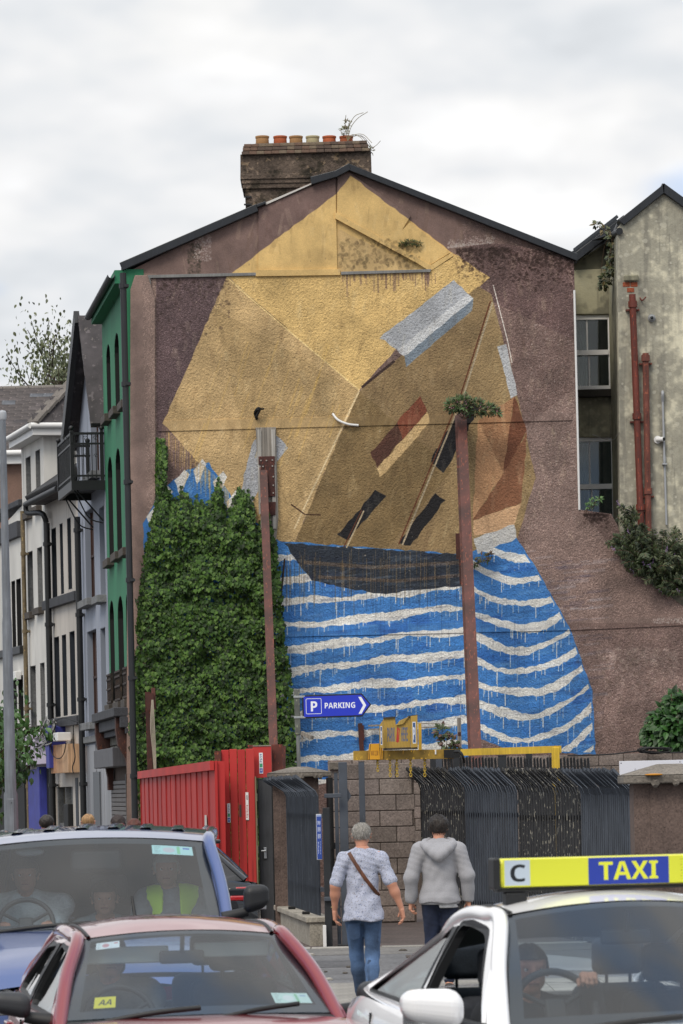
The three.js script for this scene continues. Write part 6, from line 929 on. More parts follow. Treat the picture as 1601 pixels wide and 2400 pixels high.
  for (const [x, z] of s.seats) { const st = add(t, 'seat', [rbx(x - 0.25, x + 0.25, 0.36, 0.56, z - 0.1, z + 0.42, 0.07, 3), rbx(x - 0.24, x + 0.24, 0.5, s.seatTop ?? 1.08, z - 0.2, z - 0.05, 0.06, 3)], M.seat); add(st, 'headrest', [rbx(x - 0.13, x + 0.13, (s.seatTop ?? 1.08) + 0.04, (s.seatTop ?? 1.08) + 0.22, z - 0.2, z - 0.1, 0.04, 3), rod(V3(x - 0.06, (s.seatTop ?? 1.08) - 0.05, z - 0.15), V3(x - 0.06, (s.seatTop ?? 1.08) + 0.08, z - 0.15), 0.008), rod(V3(x + 0.06, (s.seatTop ?? 1.08) - 0.05, z - 0.15), V3(x + 0.06, (s.seatTop ?? 1.08) + 0.08, z - 0.15), 0.008)], M.seat); }
  // glass front and back: [half width, z at the corner, height, bow]
  const patch = (q, u0, u1, v0, v1, off = 0, nu = 16, nv = 10) => { const rows = []; for (let j = 0; j <= nv; j++) { const v = lerp(v0, v1, j / nv), r = []; for (let i = 0; i <= nu; i++) { const u = lerp(u0, u1, i / nu), k = 1 - u * u, B = q.base, U = q.top; r.push([u * lerp(B[0], U[0], v), lerp(B[2] + 0.02 * k, U[2] + (q.crown ?? 0.035) * k, v), lerp(B[1] + B[3] * k, U[1] + U[3] * k, v) + 0.025 * Math.sin(Math.PI * v) * q.dir + off * q.dir]); } rows.push(r); } return gridGeo(rows); };
  for (const [k, q] of [['windscreen', s.screen], ['rear_window', s.rear]]) {
    if (q.solid) { add(t, 'tailgate', patch(q, -1, 1, 0, 1), body); continue; }
    const gl = add(t, k, patch(q, -0.985, 0.985, 0.01, 0.99), dbl(q.dark ? M.glassdark : M.screen)), f = q.frit ?? 0.07;
    add(gl, 'dark_border', [patch(q, -0.99, -0.99 + f, 0.0, 1, -0.008, 3, 10), patch(q, 0.99 - f, 0.99, 0.0, 1, -0.008, 3, 10), patch(q, -0.99 + f, 0.99 - f, 0, (q.fritB ?? 0.09), -0.008, 16, 2), patch(q, -0.99 + f, 0.99 - f, 1 - (q.fritT ?? 0.08), 1, -0.008, 16, 2)], dbl(M.frit));
  }
  // roof
  const rail = s.rail, rz = []; for (let i = 0; i <= 24; i++) rz.push(lerp(s.screen.top[1], s.rear.top[1], i / 24));
  const rows = rz.map((z, i) => { const f = i / 24, [y, w] = table(rail, z), b = lerp(s.screen.top[3], s.rear.top[3], f), r = []; for (let j = -10; j <= 10; j++) { const u = j / 10, k = 1 - u * u, cr = lerp(s.screen.crown ?? 0.035, s.crown ?? 0.06, Math.sin(Math.PI * Math.min(f * 1.4, 0.5))); r.push([u * w, y + cr * k * lerp(1, (s.rear.crown ?? 0.035) / (s.crown ?? 0.06), sstep(0.7, 1, f)), z + b * k]); } return r; });
  const roof = add(t, 'roof', gridGeo(rows), body);
  add(roof, 'headliner', gridGeo(rows.map((r) => r.map(([x, y, z]) => [x * 0.96, y - 0.035, z]))), dbl(M.headliner));
  if (s.ditch) for (const q of [1, -1]) add(roof, 'roof_moulding', tube(rz.filter((_, i) => i % 3 === 0).map((z, i) => { const [y, w] = table(rail, z), f = (s.screen.top[1] - z) / (s.screen.top[1] - s.rear.top[1]), k = 1 - s.ditch ** 2, cr = lerp(s.screen.crown ?? 0.035, s.crown ?? 0.06, Math.sin(Math.PI * Math.min(f * 1.4, 0.5))) * lerp(1, (s.rear.crown ?? 0.035) / (s.crown ?? 0.06), sstep(0.7, 1, f)); return V3(q * w * s.ditch, y + cr * k + 0.002, z + lerp(s.screen.top[3], s.rear.top[3], f) * k); }), 0.011, 30, 6), M.trim);
  if (s.aerial) add(roof, 'aerial', rod(V3(0, 1.4, -2.0), V3(0, 1.62, -2.2), 0.006, 0.003), M.trim);
  if (s.ribs) add(roof, 'roof_rib', s.ribs.map((x) => { const r2 = []; for (let i = 3; i <= 22; i++) { const z = rz[i], [y, w] = table(rail, z), k = 1 - (x / w) ** 2, yy = y + (s.crown ?? 0.06) * k; r2.push([[x - 0.05, yy - 0.004, z], [x - 0.03, yy + 0.014, z], [x + 0.03, yy + 0.014, z], [x + 0.05, yy - 0.004, z]]); } return gridGeo(r2); }), body);
  // sides: pillars and window openings, curving in from belt to roof rail
  const X = (z, y) => { const [w, yb] = table(s.body, z), [yr, wr] = table(rail, clamp(z, rail[rail.length - 1][0], rail[0][0])), f = clamp((y - yb) / Math.max(0.05, yr - yb)); return lerp(w * 0.93, wr, Math.pow(f, 1.25)); };
  const bend = (g, side, off = 0) => { g = g.index ? g.toNonIndexed() : g; const p = g.attributes.position; for (let i = 0; i < p.count; i++) { const z = p.getX(i), y = p.getY(i), d = p.getZ(i); p.setXYZ(i, side * (X(z, y) - d + off), y, z); } if (side < 0) for (const a of Object.values(g.attributes)) for (let i = 0; i < a.count; i += 3) for (let k = 0; k < a.itemSize; k++) { const q = a.array[(i + 1) * a.itemSize + k]; a.array[(i + 1) * a.itemSize + k] = a.array[(i + 2) * a.itemSize + k]; a.array[(i + 2) * a.itemSize + k] = q; } g.deleteAttribute('normal'); g.computeVertexNormals(); return g; };
  const dense = (pts, m = 0.09) => pts.flatMap((p, i) => { const q = pts[(i + 1) % pts.length], n = Math.max(1, Math.round(Math.hypot(q[0] - p[0], q[1] - p[1]) / m)); return Array.from({ length: n }, (_, k) => [lerp(p[0], q[0], k / n), lerp(p[1], q[1], k / n)]); });
  const round = (pts, r = 0.06) => pts.flatMap((p, i) => { const a = pts[(i + pts.length - 1) % pts.length], b = pts[(i + 1) % pts.length], la = Math.hypot(a[0] - p[0], a[1] - p[1]), lb = Math.hypot(b[0] - p[0], b[1] - p[1]), ra = Math.min(r, la * 0.45), rb = Math.min(r, lb * 0.45), A = [lerp(p[0], a[0], ra / la), lerp(p[1], a[1], ra / la)], B = [lerp(p[0], b[0], rb / lb), lerp(p[1], b[1], rb / lb)]; return [0, 0.33, 0.67, 1].map((k) => [0, 1].map((c) => (1 - k) * (1 - k) * A[c] + 2 * k * (1 - k) * p[c] + k * k * B[c])); });
  for (const side of [1, -1]) {
    const wins = s.windows.map((w) => dense(round(w.pts), 0.12));
    const fr = add(t, 'side_frame', bend(prism(dense(s.side), 0, 0.045, wins), side), body);
    add(fr, 'window_rubber', s.windows.map((w) => { const o = dense(round(w.pts), 0.12), inn = dense(round(w.pts.map((p) => { const c = w.pts.reduce((a, b) => [a[0] + b[0] / w.pts.length, a[1] + b[1] / w.pts.length], [0, 0]), L = Math.hypot(p[0] - c[0], p[1] - c[1]); return [lerp(p[0], c[0], 0.04 / L), lerp(p[1], c[1], 0.04 / L)]; })), 0.12); return bend(prism(o, 0.004, 0.05, [inn]), side); }), M.trim);
    s.windows.forEach((w) => { if (w.open === side || w.open === 2) return; add(t, 'side_window', bend(prism(dense(round(w.pts), 0.12), 0.02, 0.026), side), w.dark ? M.glassdark : M.sideglass); });
    for (const q of s.bpillars ?? []) add(fr, 'pillar_cover', bend(prism(dense(q), -0.004, 0.02), side), M.trim);
    // pillar beside the windscreen, roof rail and rear pillar as one rounded bead
    const B = s.screen.base, U = s.screen.top, pts = [V3(side * (B[0] + 0.03), B[2] - 0.05, B[1] + 0.05), V3(side * (lerp(B[0], U[0], 0.5) + 0.035), lerp(B[2], U[2], 0.5) + 0.01, lerp(B[1], U[1], 0.5) + 0.03), V3(side * (U[0] + 0.02), U[2] + 0.0, U[1] + 0.02)];
    for (const z of rz.filter((_, i) => i % 4 === 3)) { const [y, w] = table(rail, z); pts.push(V3(side * (w - 0.002), y - 0.012, z)); } const RB = s.rear.base, RT = s.rear.top; for (const q of [0.2, 0.4, 0.6, 0.8, 1]) { const z = lerp(RT[1], RB[1], q), y = lerp(RT[2], RB[2], q) - 0.01; pts.push(V3(side * lerp(RT[0] + 0.02, RB[0] + 0.05, q), y, z)); }
    add(t, 'pillar', new THREE.TubeGeometry(new THREE.CatmullRomCurve3(pts, false, 'centripetal'), 60, s.bead ?? 0.038, 10), body);
    // mirror
    if (s.mirror) { const [mx, my, mz, mw, mh, md] = s.mirror, g = new RoundedBoxGeometry(mw, mh, md, 4, Math.min(mh, md) * 0.42), p = g.attributes.position; for (let i = 0; i < p.count; i++) { const f = p.getX(i) / mw * side + 0.5; p.setY(i, p.getY(i) * (1.06 - 0.3 * f) + 0.03 * f); if (p.getZ(i) > 0) p.setZ(i, p.getZ(i) * (1.1 - 0.4 * f)); } g.computeVertexNormals(); g.translate(side * mx, my, mz); const mm = add(t, 'wing_mirror', g, s.mirrorPaint ?? body); add(mm, 'mirror_arm', rod(V3(side * (mx - mw * 0.35), my - mh * 0.4, mz), V3(side * (X(mz, my - mh * 0.5) - 0.03), my - mh * 0.62, mz + 0.02), 0.03, 0.045), M.trim); add(mm, 'mirror_glass', rbx(side * mx - mw * 0.4, side * mx + mw * 0.4, my - mh * 0.36, my + mh * 0.36, mz - md * 0.5 - 0.004, mz - md * 0.5 + 0.01, 0.006), M.chrome); }
    for (const z of s.wheels) { const [w] = table(s.body, z), wx = side * (w - 0.09); const wh = add(t, 'wheel', new THREE.TorusGeometry(0.235, 0.085, 14, 32).rotateY(Math.PI / 2).scale(1.15, 1, 1).translate(wx, 0.315, z), M.tyre); add(wh, 'rim', [cyl(0.19, 0.19, 0.1, 24).rotateZ(Math.PI / 2).translate(wx + side * 0.02, 0.315, z), ...[0, 1, 2, 3, 4].map((k) => bar(V3(wx + side * 0.075, 0.315, z), V3(wx + side * 0.075, 0.315 + 0.19 * Math.cos(k * 1.257), z + 0.19 * Math.sin(k * 1.257)), 0.05, 0.03))], M.rim); add(t, 'wheel_arch', new THREE.TorusGeometry(0.36, 0.035, 8, 28, Math.PI).rotateY(Math.PI / 2).translate(side * (w * 1.0), 0.315, z), M.trim); }
    for (const h of s.lamps ?? []) { const q = h.map(([x, y, z]) => V3(side * x, y, z)), c = q.reduce((a, b) => a.add(b), V3()).multiplyScalar(1 / q.length), g = new THREE.BufferGeometry(); const pos2 = []; q.forEach((p, i) => { const n = q[(i + 1) % q.length]; pos2.push(...c.clone().add(V3(0, 0, 0.03)).toArray(), ...p.toArray(), ...n.toArray()); }); g.setAttribute('position', new THREE.Float32BufferAttribute(pos2, 3)); g.computeVertexNormals(); const L = add(t, 'headlight', g, dbl(M.lampglass)); q.forEach((p, i) => i % 2 === 0 && add(L, 'light_bar', bar(p.clone().add(V3(0, 0, 0.02)), q[(i + 1) % q.length].clone().add(V3(0, 0, 0.02)), 0.02, 0.014), M.chrome)); }
  }
  for (const z of s.doorlines ?? []) for (const side of [1, -1]) { const [w, yb] = table(s.body, z); add(t, 'door_seam', bar(V3(side * (w * 1.004), 0.35, z), V3(side * (w * 0.975), yb - 0.05, z), 0.012, 0.006), M.trim); add(t, 'door_handle', rbx(side * w - 0.02, side * w + 0.025, yb - 0.17, yb - 0.14, z + 0.08, z + 0.26, 0.012), s.handle ?? body); }
  // rear-view mirror, visor, wipers, grille, plate
  const T2 = s.screen.top; add(t, 'rear_view_mirror', [rbx(-0.12, 0.12, T2[2] - 0.14, T2[2] - 0.07, T2[1] + 0.02, T2[1] + 0.05, 0.015), rod(V3(0, T2[2] - 0.08, T2[1] + 0.05), V3(0, T2[2] + 0.01, T2[1] + 0.08), 0.012)], M.trim);
  if (s.wipers) for (const [x0, x1] of s.wipers) add(t, 'wiper', tube([V3(x0, s.screen.base[2] + 0.0, s.screen.base[1] + s.screen.base[3] * (1 - (x0 / s.screen.base[0]) ** 2) + 0.05), V3((x0 + x1) / 2, s.screen.base[2] + 0.04, s.screen.base[1] + s.screen.base[3] * (1 - ((x0 + x1) / 2 / s.screen.base[0]) ** 2) + 0.045), V3(x1, s.screen.base[2] + 0.06, s.screen.base[1] + s.screen.base[3] * (1 - (x1 / s.screen.base[0]) ** 2) + 0.03)], 0.014, 16, 6), M.trim);
  add(t, 'cowl', (() => { const rows2 = []; for (let i = 0; i <= 3; i++) { const r2 = []; for (let j = -8; j <= 8; j++) { const u = j / 8, B = s.screen.base; r2.push([u * (B[0] + 0.01), B[2] - 0.005 + 0.02 * (1 - u * u) - 0.008 * i, B[1] + B[3] * (1 - u * u) + 0.0 + i * (s.cowl ?? 0.05)]); } rows2.push(r2); } return gridGeo(rows2); })(), dbl(M.trim));
  add(t, 'grille', rbx(-0.36, 0.36, 0.42, 0.6, Z0 + 0.02, Z0 + 0.1, 0.02), M.trim); add(t, 'number_plate', rbx(-0.26, 0.26, 0.3, 0.41, Z0 + 0.06, Z0 + 0.105, 0.005), M.whiteclean);
  return { t, add, body, X, patch, dash, cz0, yd };
}
const stickerOn = (c, name, tex, corners, label) => { // a label stuck inside the windscreen: corners in (u, v) of the glass
  const [u0, u1, v0, v1] = corners, g = c.patch(c.s.screen, u0, u1, v0, v1, -0.012, 6, 3), uv = []; for (let j = 0; j <= 3; j++) for (let i = 0; i <= 6; i++) uv.push(i / 6, j / 3); g.setAttribute('uv', new THREE.Float32BufferAttribute(uv, 2)); const m = mat('#ffffff', 0.5, { map: tex, side: THREE.DoubleSide }); return c.add(c.t, name, g, m, { uv: 1, label });
};
const disc = (cols) => canvasTex(160, 64, (c) => { c.fillStyle = cols[0]; c.fillRect(0, 0, 160, 64); c.fillStyle = cols[1]; c.beginPath(); c.ellipse(66, 32, 24, 18, 0, 0, 7); c.fill(); c.fillStyle = cols[2]; c.fillRect(98, 6, 12, 52); c.fillStyle = cols[3]; c.fillRect(122, 12, 26, 10); for (let k = 0; k < 5; k++) { c.fillStyle = 'rgba(70,90,90,.5)'; c.fillRect(8, 10 + k * 10, 26 - (k % 3) * 6, 3); } });
// ---- red hatchback
const redAt = P(477, 2392, 19.6);
const redSpec = {
  name: 'red_hatchback', label: 'small red hatchback with yellow windscreen sticker, nearest car at the bottom left', cat: 'car', at: redAt, yaw: 0.175, paint: paint('#7d0f1d', { metal: 0.25, rough: 0.28 }), ditch: 0.9, mirrorPaint: mat('#2b2d31', 0.55),
  body: [[0.98, 0.66, 0.62, 0.68], [0.8, 0.76, 0.74, 0.8], [0.4, 0.8, 0.86, 0.93], [0, 0.815, 0.925, 0.965], [-0.6, 0.83, 0.93, 0.93], [-1.8, 0.83, 0.96, 0.96], [-2.4, 0.8, 1.0, 1.0], [-2.62, 0.74, 0.98, 0.98]],
  screen: { base: [0.7, -0.14, 0.945, 0.16], top: [0.53, -0.82, 1.335, 0.07], dir: 1, crown: 0.04, frit: 0.09, fritB: 0.1, fritT: 0.05 }, rear: { base: [0.6, -2.56, 1.02, -0.06], top: [0.5, -2.2, 1.33, -0.06], dir: -1, crown: 0.03 },
  rail: [[-0.82, 1.335, 0.545], [-1.1, 1.365, 0.555], [-1.6, 1.37, 0.55], [-2.2, 1.33, 0.51]], crown: 0.065,
  side: [[-0.1, 0.93], [-0.46, 1.15], [-0.82, 1.325], [-1.1, 1.355], [-1.6, 1.36], [-2.2, 1.32], [-2.42, 1.15], [-2.55, 0.99], [-1.8, 0.95], [-0.9, 0.925]],
  windows: [{ pts: [[-0.24, 0.96], [-0.82, 1.29], [-1.2, 1.315], [-1.28, 0.965]] }, { pts: [[-1.37, 0.98], [-1.3, 1.3], [-1.75, 1.305], [-2.02, 1.26], [-2.12, 1.02]] }],
  bpillars: [[[-1.275, 0.97], [-1.195, 1.305], [-1.305, 1.305], [-1.375, 0.97]]], doorlines: [-1.32, -2.2], seats: [[-0.36, -1.25], [0.36, -1.25], [-0.36, -2.0], [0.36, -2.0]], driverX: -0.36, wheels: [0.32, -2.0], mirror: [0.955, 1.02, -0.3, 0.2, 0.135, 0.16], wipers: [[0.05, 0.5], [-0.5, -0.02]], lamps: [[[0.4, 0.66, 0.98], [0.7, 0.72, 0.78], [0.72, 0.8, 0.62], [0.5, 0.78, 0.86]]], cowl: 0.03,
};
const redCar = { ...car(redSpec), s: redSpec };
{
  const aa = canvasTex(128, 90, (c) => { c.fillStyle = '#e0cf20'; c.fillRect(0, 0, 128, 90); c.fillStyle = '#1b1c10'; c.save(); c.transform(1, 0, -0.25, 1, 26, 0); c.font = 'bold 62px sans-serif'; c.fillText('AA', 14, 66); c.restore(); });
  stickerOn(redCar, 'yellow_sticker', aa, [-0.8, -0.64, 0.13, 0.26]); stickerOn(redCar, 'white_sticker', disc(['#dfe2e2', '#c98a90', '#d9d9d9', '#c06068']), [-0.84, -0.62, 0.84, 0.92]); stickerOn(redCar, 'tax_disc', disc(['#cfe3d8', '#e6e6e2', '#8fc49a', '#9fb6c8']), [0.58, 0.88, 0.12, 0.24]);
  redCar.add(redCar.t, 'sun_visor', [rbx(-0.5, -0.06, 1.2, 1.29, -0.88, -0.85, 0.01), rbx(0.08, 0.48, 1.22, 1.3, -0.9, -0.87, 0.01)], mat('#b9bcb6', 0.9));
}
// ---- blue van
const vanSpec = {
  name: 'blue_van', label: 'pale blue metallic passenger van with three people in front, queuing behind the red hatchback', cat: 'van', at: P(222, 2185, 25.3), yaw: 0.035, paint: paint('#43578a', { metal: 0.4, rough: 0.3 }), mirrorPaint: mat('#1b1c1f', 0.5),
  body: [[1.12, 0.78, 0.86, 0.92], [0.9, 0.88, 0.98, 1.04], [0.4, 0.94, 1.1, 1.17], [0, 0.955, 1.18, 1.22], [-0.6, 0.96, 1.16, 1.16], [-3.6, 0.96, 1.16, 1.16], [-3.85, 0.92, 1.14, 1.14]], sill: 0.24,
  screen: { base: [0.86, -0.16, 1.2, 0.2], top: [0.745, -0.78, 1.765, 0.1], dir: 1, crown: 0.045, frit: 0.1, fritB: 0.06, fritT: 0.07 }, rear: { base: [0.82, -3.84, 1.16, -0.03], top: [0.72, -3.7, 1.8, -0.03], dir: -1, dark: 1 },
  rail: [[-0.78, 1.765, 0.77], [-1.1, 1.81, 0.785], [-2.4, 1.83, 0.79], [-3.7, 1.8, 0.75]], crown: 0.05, ribs: [-0.55, -0.33, -0.11, 0.11, 0.33, 0.55],
  side: [[-0.1, 1.17], [-0.46, 1.5], [-0.78, 1.755], [-1.1, 1.8], [-2.4, 1.82], [-3.7, 1.79], [-3.83, 1.15], [-2, 1.155]],
  windows: [{ pts: [[-0.46, 1.24], [-0.88, 1.66], [-1.4, 1.69], [-1.42, 1.22]] }, { pts: [[-1.55, 1.22], [-1.53, 1.7], [-2.5, 1.71], [-2.5, 1.22]], dark: 1 }, { pts: [[-2.62, 1.22], [-2.62, 1.71], [-3.55, 1.69], [-3.6, 1.22]], dark: 1 }],
  bpillars: [[[-1.415, 1.22], [-1.395, 1.695], [-1.535, 1.705], [-1.555, 1.22]]], doorlines: [-1.48, -2.56], seats: [[-0.5, -1.3], [0.06, -1.3], [0.5, -1.3]], seatTop: 1.32, driverX: -0.48, wheelUp: 0.06, wheels: [0.35, -2.7], mirror: [1.07, 1.38, -0.12, 0.17, 0.19, 0.14], wipers: [[0.1, 0.7], [-0.7, -0.02]], lamps: [[[0.42, 0.84, 1.03], [0.56, 0.76, 1.02], [0.84, 0.8, 0.84], [0.88, 0.93, 0.72], [0.6, 0.9, 0.96]]], bead: 0.042, cowl: 0.07,
};
const van = { ...car(vanSpec), s: vanSpec };
{
  stickerOn(van, 'windscreen_permit', disc(['#bfe4df', '#d3cdd0', '#8fd09a', '#4a63b8']), [0.5, 0.86, 0.82, 0.92]); van.add(van.t, 'dash_sensor', rbx(-0.17, 0.17, 1.58, 1.73, -0.82, -0.68, 0.03), M.trim);
  van.add(van.t, 'upright_wiper', rod(V3(0.28, 1.2, 0.05), V3(0.25, 1.42, -0.06), 0.014, 0.01), M.trim); van.add(van.t, 'roof_lamp', new THREE.SphereGeometry(0.1, 16, 8).scale(1, 0.3, 0.4).translate(-0.46, 1.72, -0.95), M.whiteclean);
}
// ---- white taxi
const taxiSpec = {
  name: 'white_taxi', label: 'white taxi with its driver window open and yellow roof sign, bottom right', cat: 'taxi', at: P(1600, 2420, 16.6), yaw: 0.21, paint: paint('#e9e9ea', { metal: 0, rough: 0.35 }), ditch: 0.91,
  body: [[1.15, 0.7, 0.64, 0.7], [0.9, 0.84, 0.78, 0.85], [0.4, 0.89, 0.94, 1.02], [0, 0.9, 1.02, 1.06], [-0.6, 0.9, 1.03, 1.03], [-2.0, 0.9, 1.05, 1.05], [-2.7, 0.88, 1.07, 1.1], [-3.3, 0.8, 1.03, 1.08]],
  screen: { base: [0.74, -0.16, 1.03, 0.2], top: [0.565, -0.88, 1.51, 0.09], dir: 1, crown: 0.06, frit: 0.085, fritB: 0.11, fritT: 0.05 }, rear: { base: [0.6, -2.85, 1.12, -0.06], top: [0.54, -2.05, 1.33, -0.06], dir: -1, crown: 0.05 }, boot: [-2.8],
  rail: [[-0.88, 1.51, 0.585], [-1.1, 1.53, 0.6], [-1.35, 1.522, 0.604], [-1.6, 1.485, 0.6], [-1.82, 1.425, 0.59], [-2.05, 1.345, 0.57]], crown: 0.085,
  side: [[-0.1, 1.02], [-0.48, 1.28], [-0.88, 1.5], [-1.1, 1.52], [-1.35, 1.512], [-1.6, 1.475], [-1.82, 1.415], [-2.05, 1.335], [-2.45, 1.215], [-2.85, 1.1], [-2.0, 1.045], [-0.9, 1.025]],
  windows: [{ pts: [[-0.22, 1.04], [-0.9, 1.462], [-1.16, 1.49], [-1.42, 1.475], [-1.46, 1.06]], open: -1 }, { pts: [[-1.54, 1.07], [-1.5, 1.46], [-1.8, 1.39], [-2.12, 1.28], [-2.68, 1.1]] }],
  bpillars: [[[-1.455, 1.05], [-1.41, 1.455], [-1.51, 1.445], [-1.55, 1.06]]], doorlines: [-1.48, -2.3], seats: [[-0.4, -1.35], [0.4, -1.35], [-0.38, -2.15], [0.38, -2.15]], seatTop: 1.12, driverX: -0.4, wheelUp: 0.08, bead: 0.036, wheels: [0.45, -2.4], mirror: [1.06, 1.135, -0.22, 0.27, 0.175, 0.19], wipers: [[0.05, 0.6], [-0.55, -0.02]], lamps: [[[0.45, 0.66, 1.1], [0.78, 0.74, 0.85], [0.82, 0.82, 0.7], [0.55, 0.77, 0.95]]],
};
const taxi = { ...car(taxiSpec), s: taxiSpec };
{ // roof sign
  const z = -1.08, y0 = 1.632, w = 0.64, h = 0.135, ox = 0.1, yel = '#d8d840';
  const tex = canvasTex(2048, 250, (c, W, Hh) => { c.fillStyle = '#d6da3c'; c.fillRect(0, 0, W, Hh); c.fillStyle = '#2b3f9e'; c.fillRect(670, 0, 640, Hh); c.fillStyle = '#dfe23e'; c.font = 'bold 236px sans-serif'; c.textAlign = 'center'; c.save(); c.translate(990, 208); c.scale(0.92, 1); c.fillText('TAXI', 0, 0, 640); c.restore(); c.fillStyle = '#b9c6d2'; c.fillRect(10, 4, 200, 236); c.fillStyle = '#1c2024'; c.font = 'bold 220px sans-serif'; c.fillText('C', 112, 204); c.fillStyle = 'rgba(120,130,40,.5)'; for (let k = 0; k < 8; k++) c.fillRect(1400 + (k % 2) * 12, 30 + k * 26, 200 - (k % 3) * 40, 6); });
  const sg = taxi.add(taxi.t, 'taxi_sign', rbx(ox - w, ox + w, y0, y0 + h, z - 0.07, z + 0.03, 0.03, 4), mat(yel, 0.3)); const g = new THREE.PlaneGeometry(2 * w - 0.05, h - 0.012).translate(ox, y0 + h / 2, z + 0.034); taxi.add(sg, 'sign_print', g, mat('#ffffff', 0.3, { map: tex }), { uv: 1 });
  for (const q of [-1, 1]) taxi.add(sg, 'end_cap', rbx(ox + q * w - 0.02 * (q < 0) - 0.012 * (q > 0), ox + q * w + 0.012 * (q < 0) + 0.02 * (q > 0), y0 - 0.008, y0 + h + 0.004, z - 0.08, z + 0.04, 0.012), M.trim); taxi.add(sg, 'sign_foot', [rbx(ox - w, ox + w, y0 - 0.018, y0 - 0.004, z - 0.07, z + 0.02, 0.008), rbx(-0.5, -0.4, 1.52, y0 - 0.02, z - 0.06, z + 0.02, 0.01), rbx(0.4, 0.5, 1.52, y0 - 0.02, z - 0.06, z + 0.02, 0.01)], M.trim);
}
// ---- black car, tail to the gate
const blackSpec = {
  name: 'black_car', label: 'glossy black estate car behind the blue van, its tail light beside the grey door', cat: 'car', at: P(600, 2250, 45.2).add(V3(-3.12, 0, 0.2)), yaw: -1.5, paint: paint('#15171b', { metal: 0.3, rough: 0.25 }),
  body: [[0.98, 0.72, 0.72, 0.78], [0.8, 0.86, 0.86, 0.92], [0.3, 0.9, 0.98, 1.04], [0, 0.91, 1.03, 1.06], [-0.6, 0.92, 1.04, 1.04], [-2.2, 0.92, 1.06, 1.06], [-2.75, 0.9, 1.08, 1.08], [-3.12, 0.84, 1.02, 1.02]], sill: 0.24,
  screen: { base: [0.74, -0.14, 1.05, 0.16], top: [0.58, -0.8, 1.5, 0.08], dir: 1 }, rear: { base: [0.68, -2.98, 1.08, -0.08], top: [0.55, -2.5, 1.52, -0.08], dir: -1, dark: 1 },
  rail: [[-0.8, 1.5, 0.6], [-1.2, 1.57, 0.61], [-1.9, 1.58, 0.6], [-2.5, 1.52, 0.57]], crown: 0.05,
  side: [[-0.1, 1.03], [-0.46, 1.3], [-0.8, 1.49], [-1.2, 1.56], [-1.9, 1.57], [-2.5, 1.51], [-2.95, 1.07], [-1.8, 1.055]],
  windows: [{ pts: [[-0.38, 1.08], [-0.88, 1.42], [-1.25, 1.49], [-1.28, 1.08]], dark: 1 }, { pts: [[-1.36, 1.08], [-1.33, 1.5], [-2.0, 1.48], [-2.2, 1.3], [-2.2, 1.1]], dark: 1 }],
  doorlines: [-1.32, -2.2], seats: [[-0.38, -1.2], [0.38, -1.2]], driverX: -0.38, wheels: [0.3, -2.4], mirror: [0.98, 1.12, -0.25, 0.2, 0.13, 0.16], bead: 0.045,
};
{
  const b = car(blackSpec); const lamp = b.add(b.t, 'tail_light', [1, -1].flatMap((s) => [rbx(s * 0.62, s * 0.9, 0.84, 0.9, -3.16, -2.8, 0.02), rbx(s * 0.6, s * 0.88, 0.95, 1.0, -3.1, -2.86, 0.02)]), M.redlamp);
  b.add(b.t, 'tail_light_housing', [1, -1].map((s) => rbx(s * 0.6, s * 0.885, 0.82, 1.01, -3.14, -2.76, 0.05, 3)), M.glassdark);
  b.add(b.t, 'spoiler', rbx(-0.53, 0.53, 1.5, 1.55, -2.72, -2.44, 0.02), b.body); b.add(b.t, 'roof_bar', [1, -1].map((s) => tube([V3(s * 0.58, 1.53, -0.95), V3(s * 0.58, 1.62, -1.2), V3(s * 0.58, 1.63, -2.1), V3(s * 0.55, 1.55, -2.4)], 0.015, 20, 6)), M.trim);
  b.add(b.t, 'rear_bumper', rbx(-0.8, 0.8, 0.32, 0.62, -3.22, -2.9, 0.08, 3), M.trim);
}
// ------------------------------------------------------------------ people: bodies meshed from joined limbs
// local axes: figure faces +z, its left is +x. A bone is [ax, ay, az, ra, bx, by, bz, rb, flat] with flat = depth of the section against its width
function boneField(bones, k) {
  const B = bones.map(([ax, ay, az, ra, bx2, by, bz, rb, fl = 1]) => { const dx = bx2 - ax, dy = by - ay, dz = (bz - az) / fl; return { ax, ay, az, ra, rb, dx, dy, dz, fl, l2: Math.max(1e-9, dx * dx + dy * dy + dz * dz) }; });
  return (x, y, z) => {
    let d = 1e3;
    for (const b of B) {
      const px = x - b.ax, py = y - b.ay, pz = (z - b.az) / b.fl, t = Math.min(1, Math.max(0, (px * b.dx + py * b.dy + pz * b.dz) / b.l2));
      const qx = px - t * b.dx, qy = py - t * b.dy, qz = pz - t * b.dz; let e = Math.sqrt(qx * qx + qy * qy + qz * qz) - (b.ra + (b.rb - b.ra) * t); if (e > 0 && b.fl < 1) e *= lerp(1, b.fl, Math.min(1, Math.abs(qz) / (Math.abs(qx) + Math.abs(qz) + 1e-6)));
      if (d - e > k) d = e; else if (e - d < k) { const h = Math.max(k - Math.abs(d - e), 0) / k; d = Math.min(d, e) - h * h * k * 0.25; }
    }
    return d;
  };
}
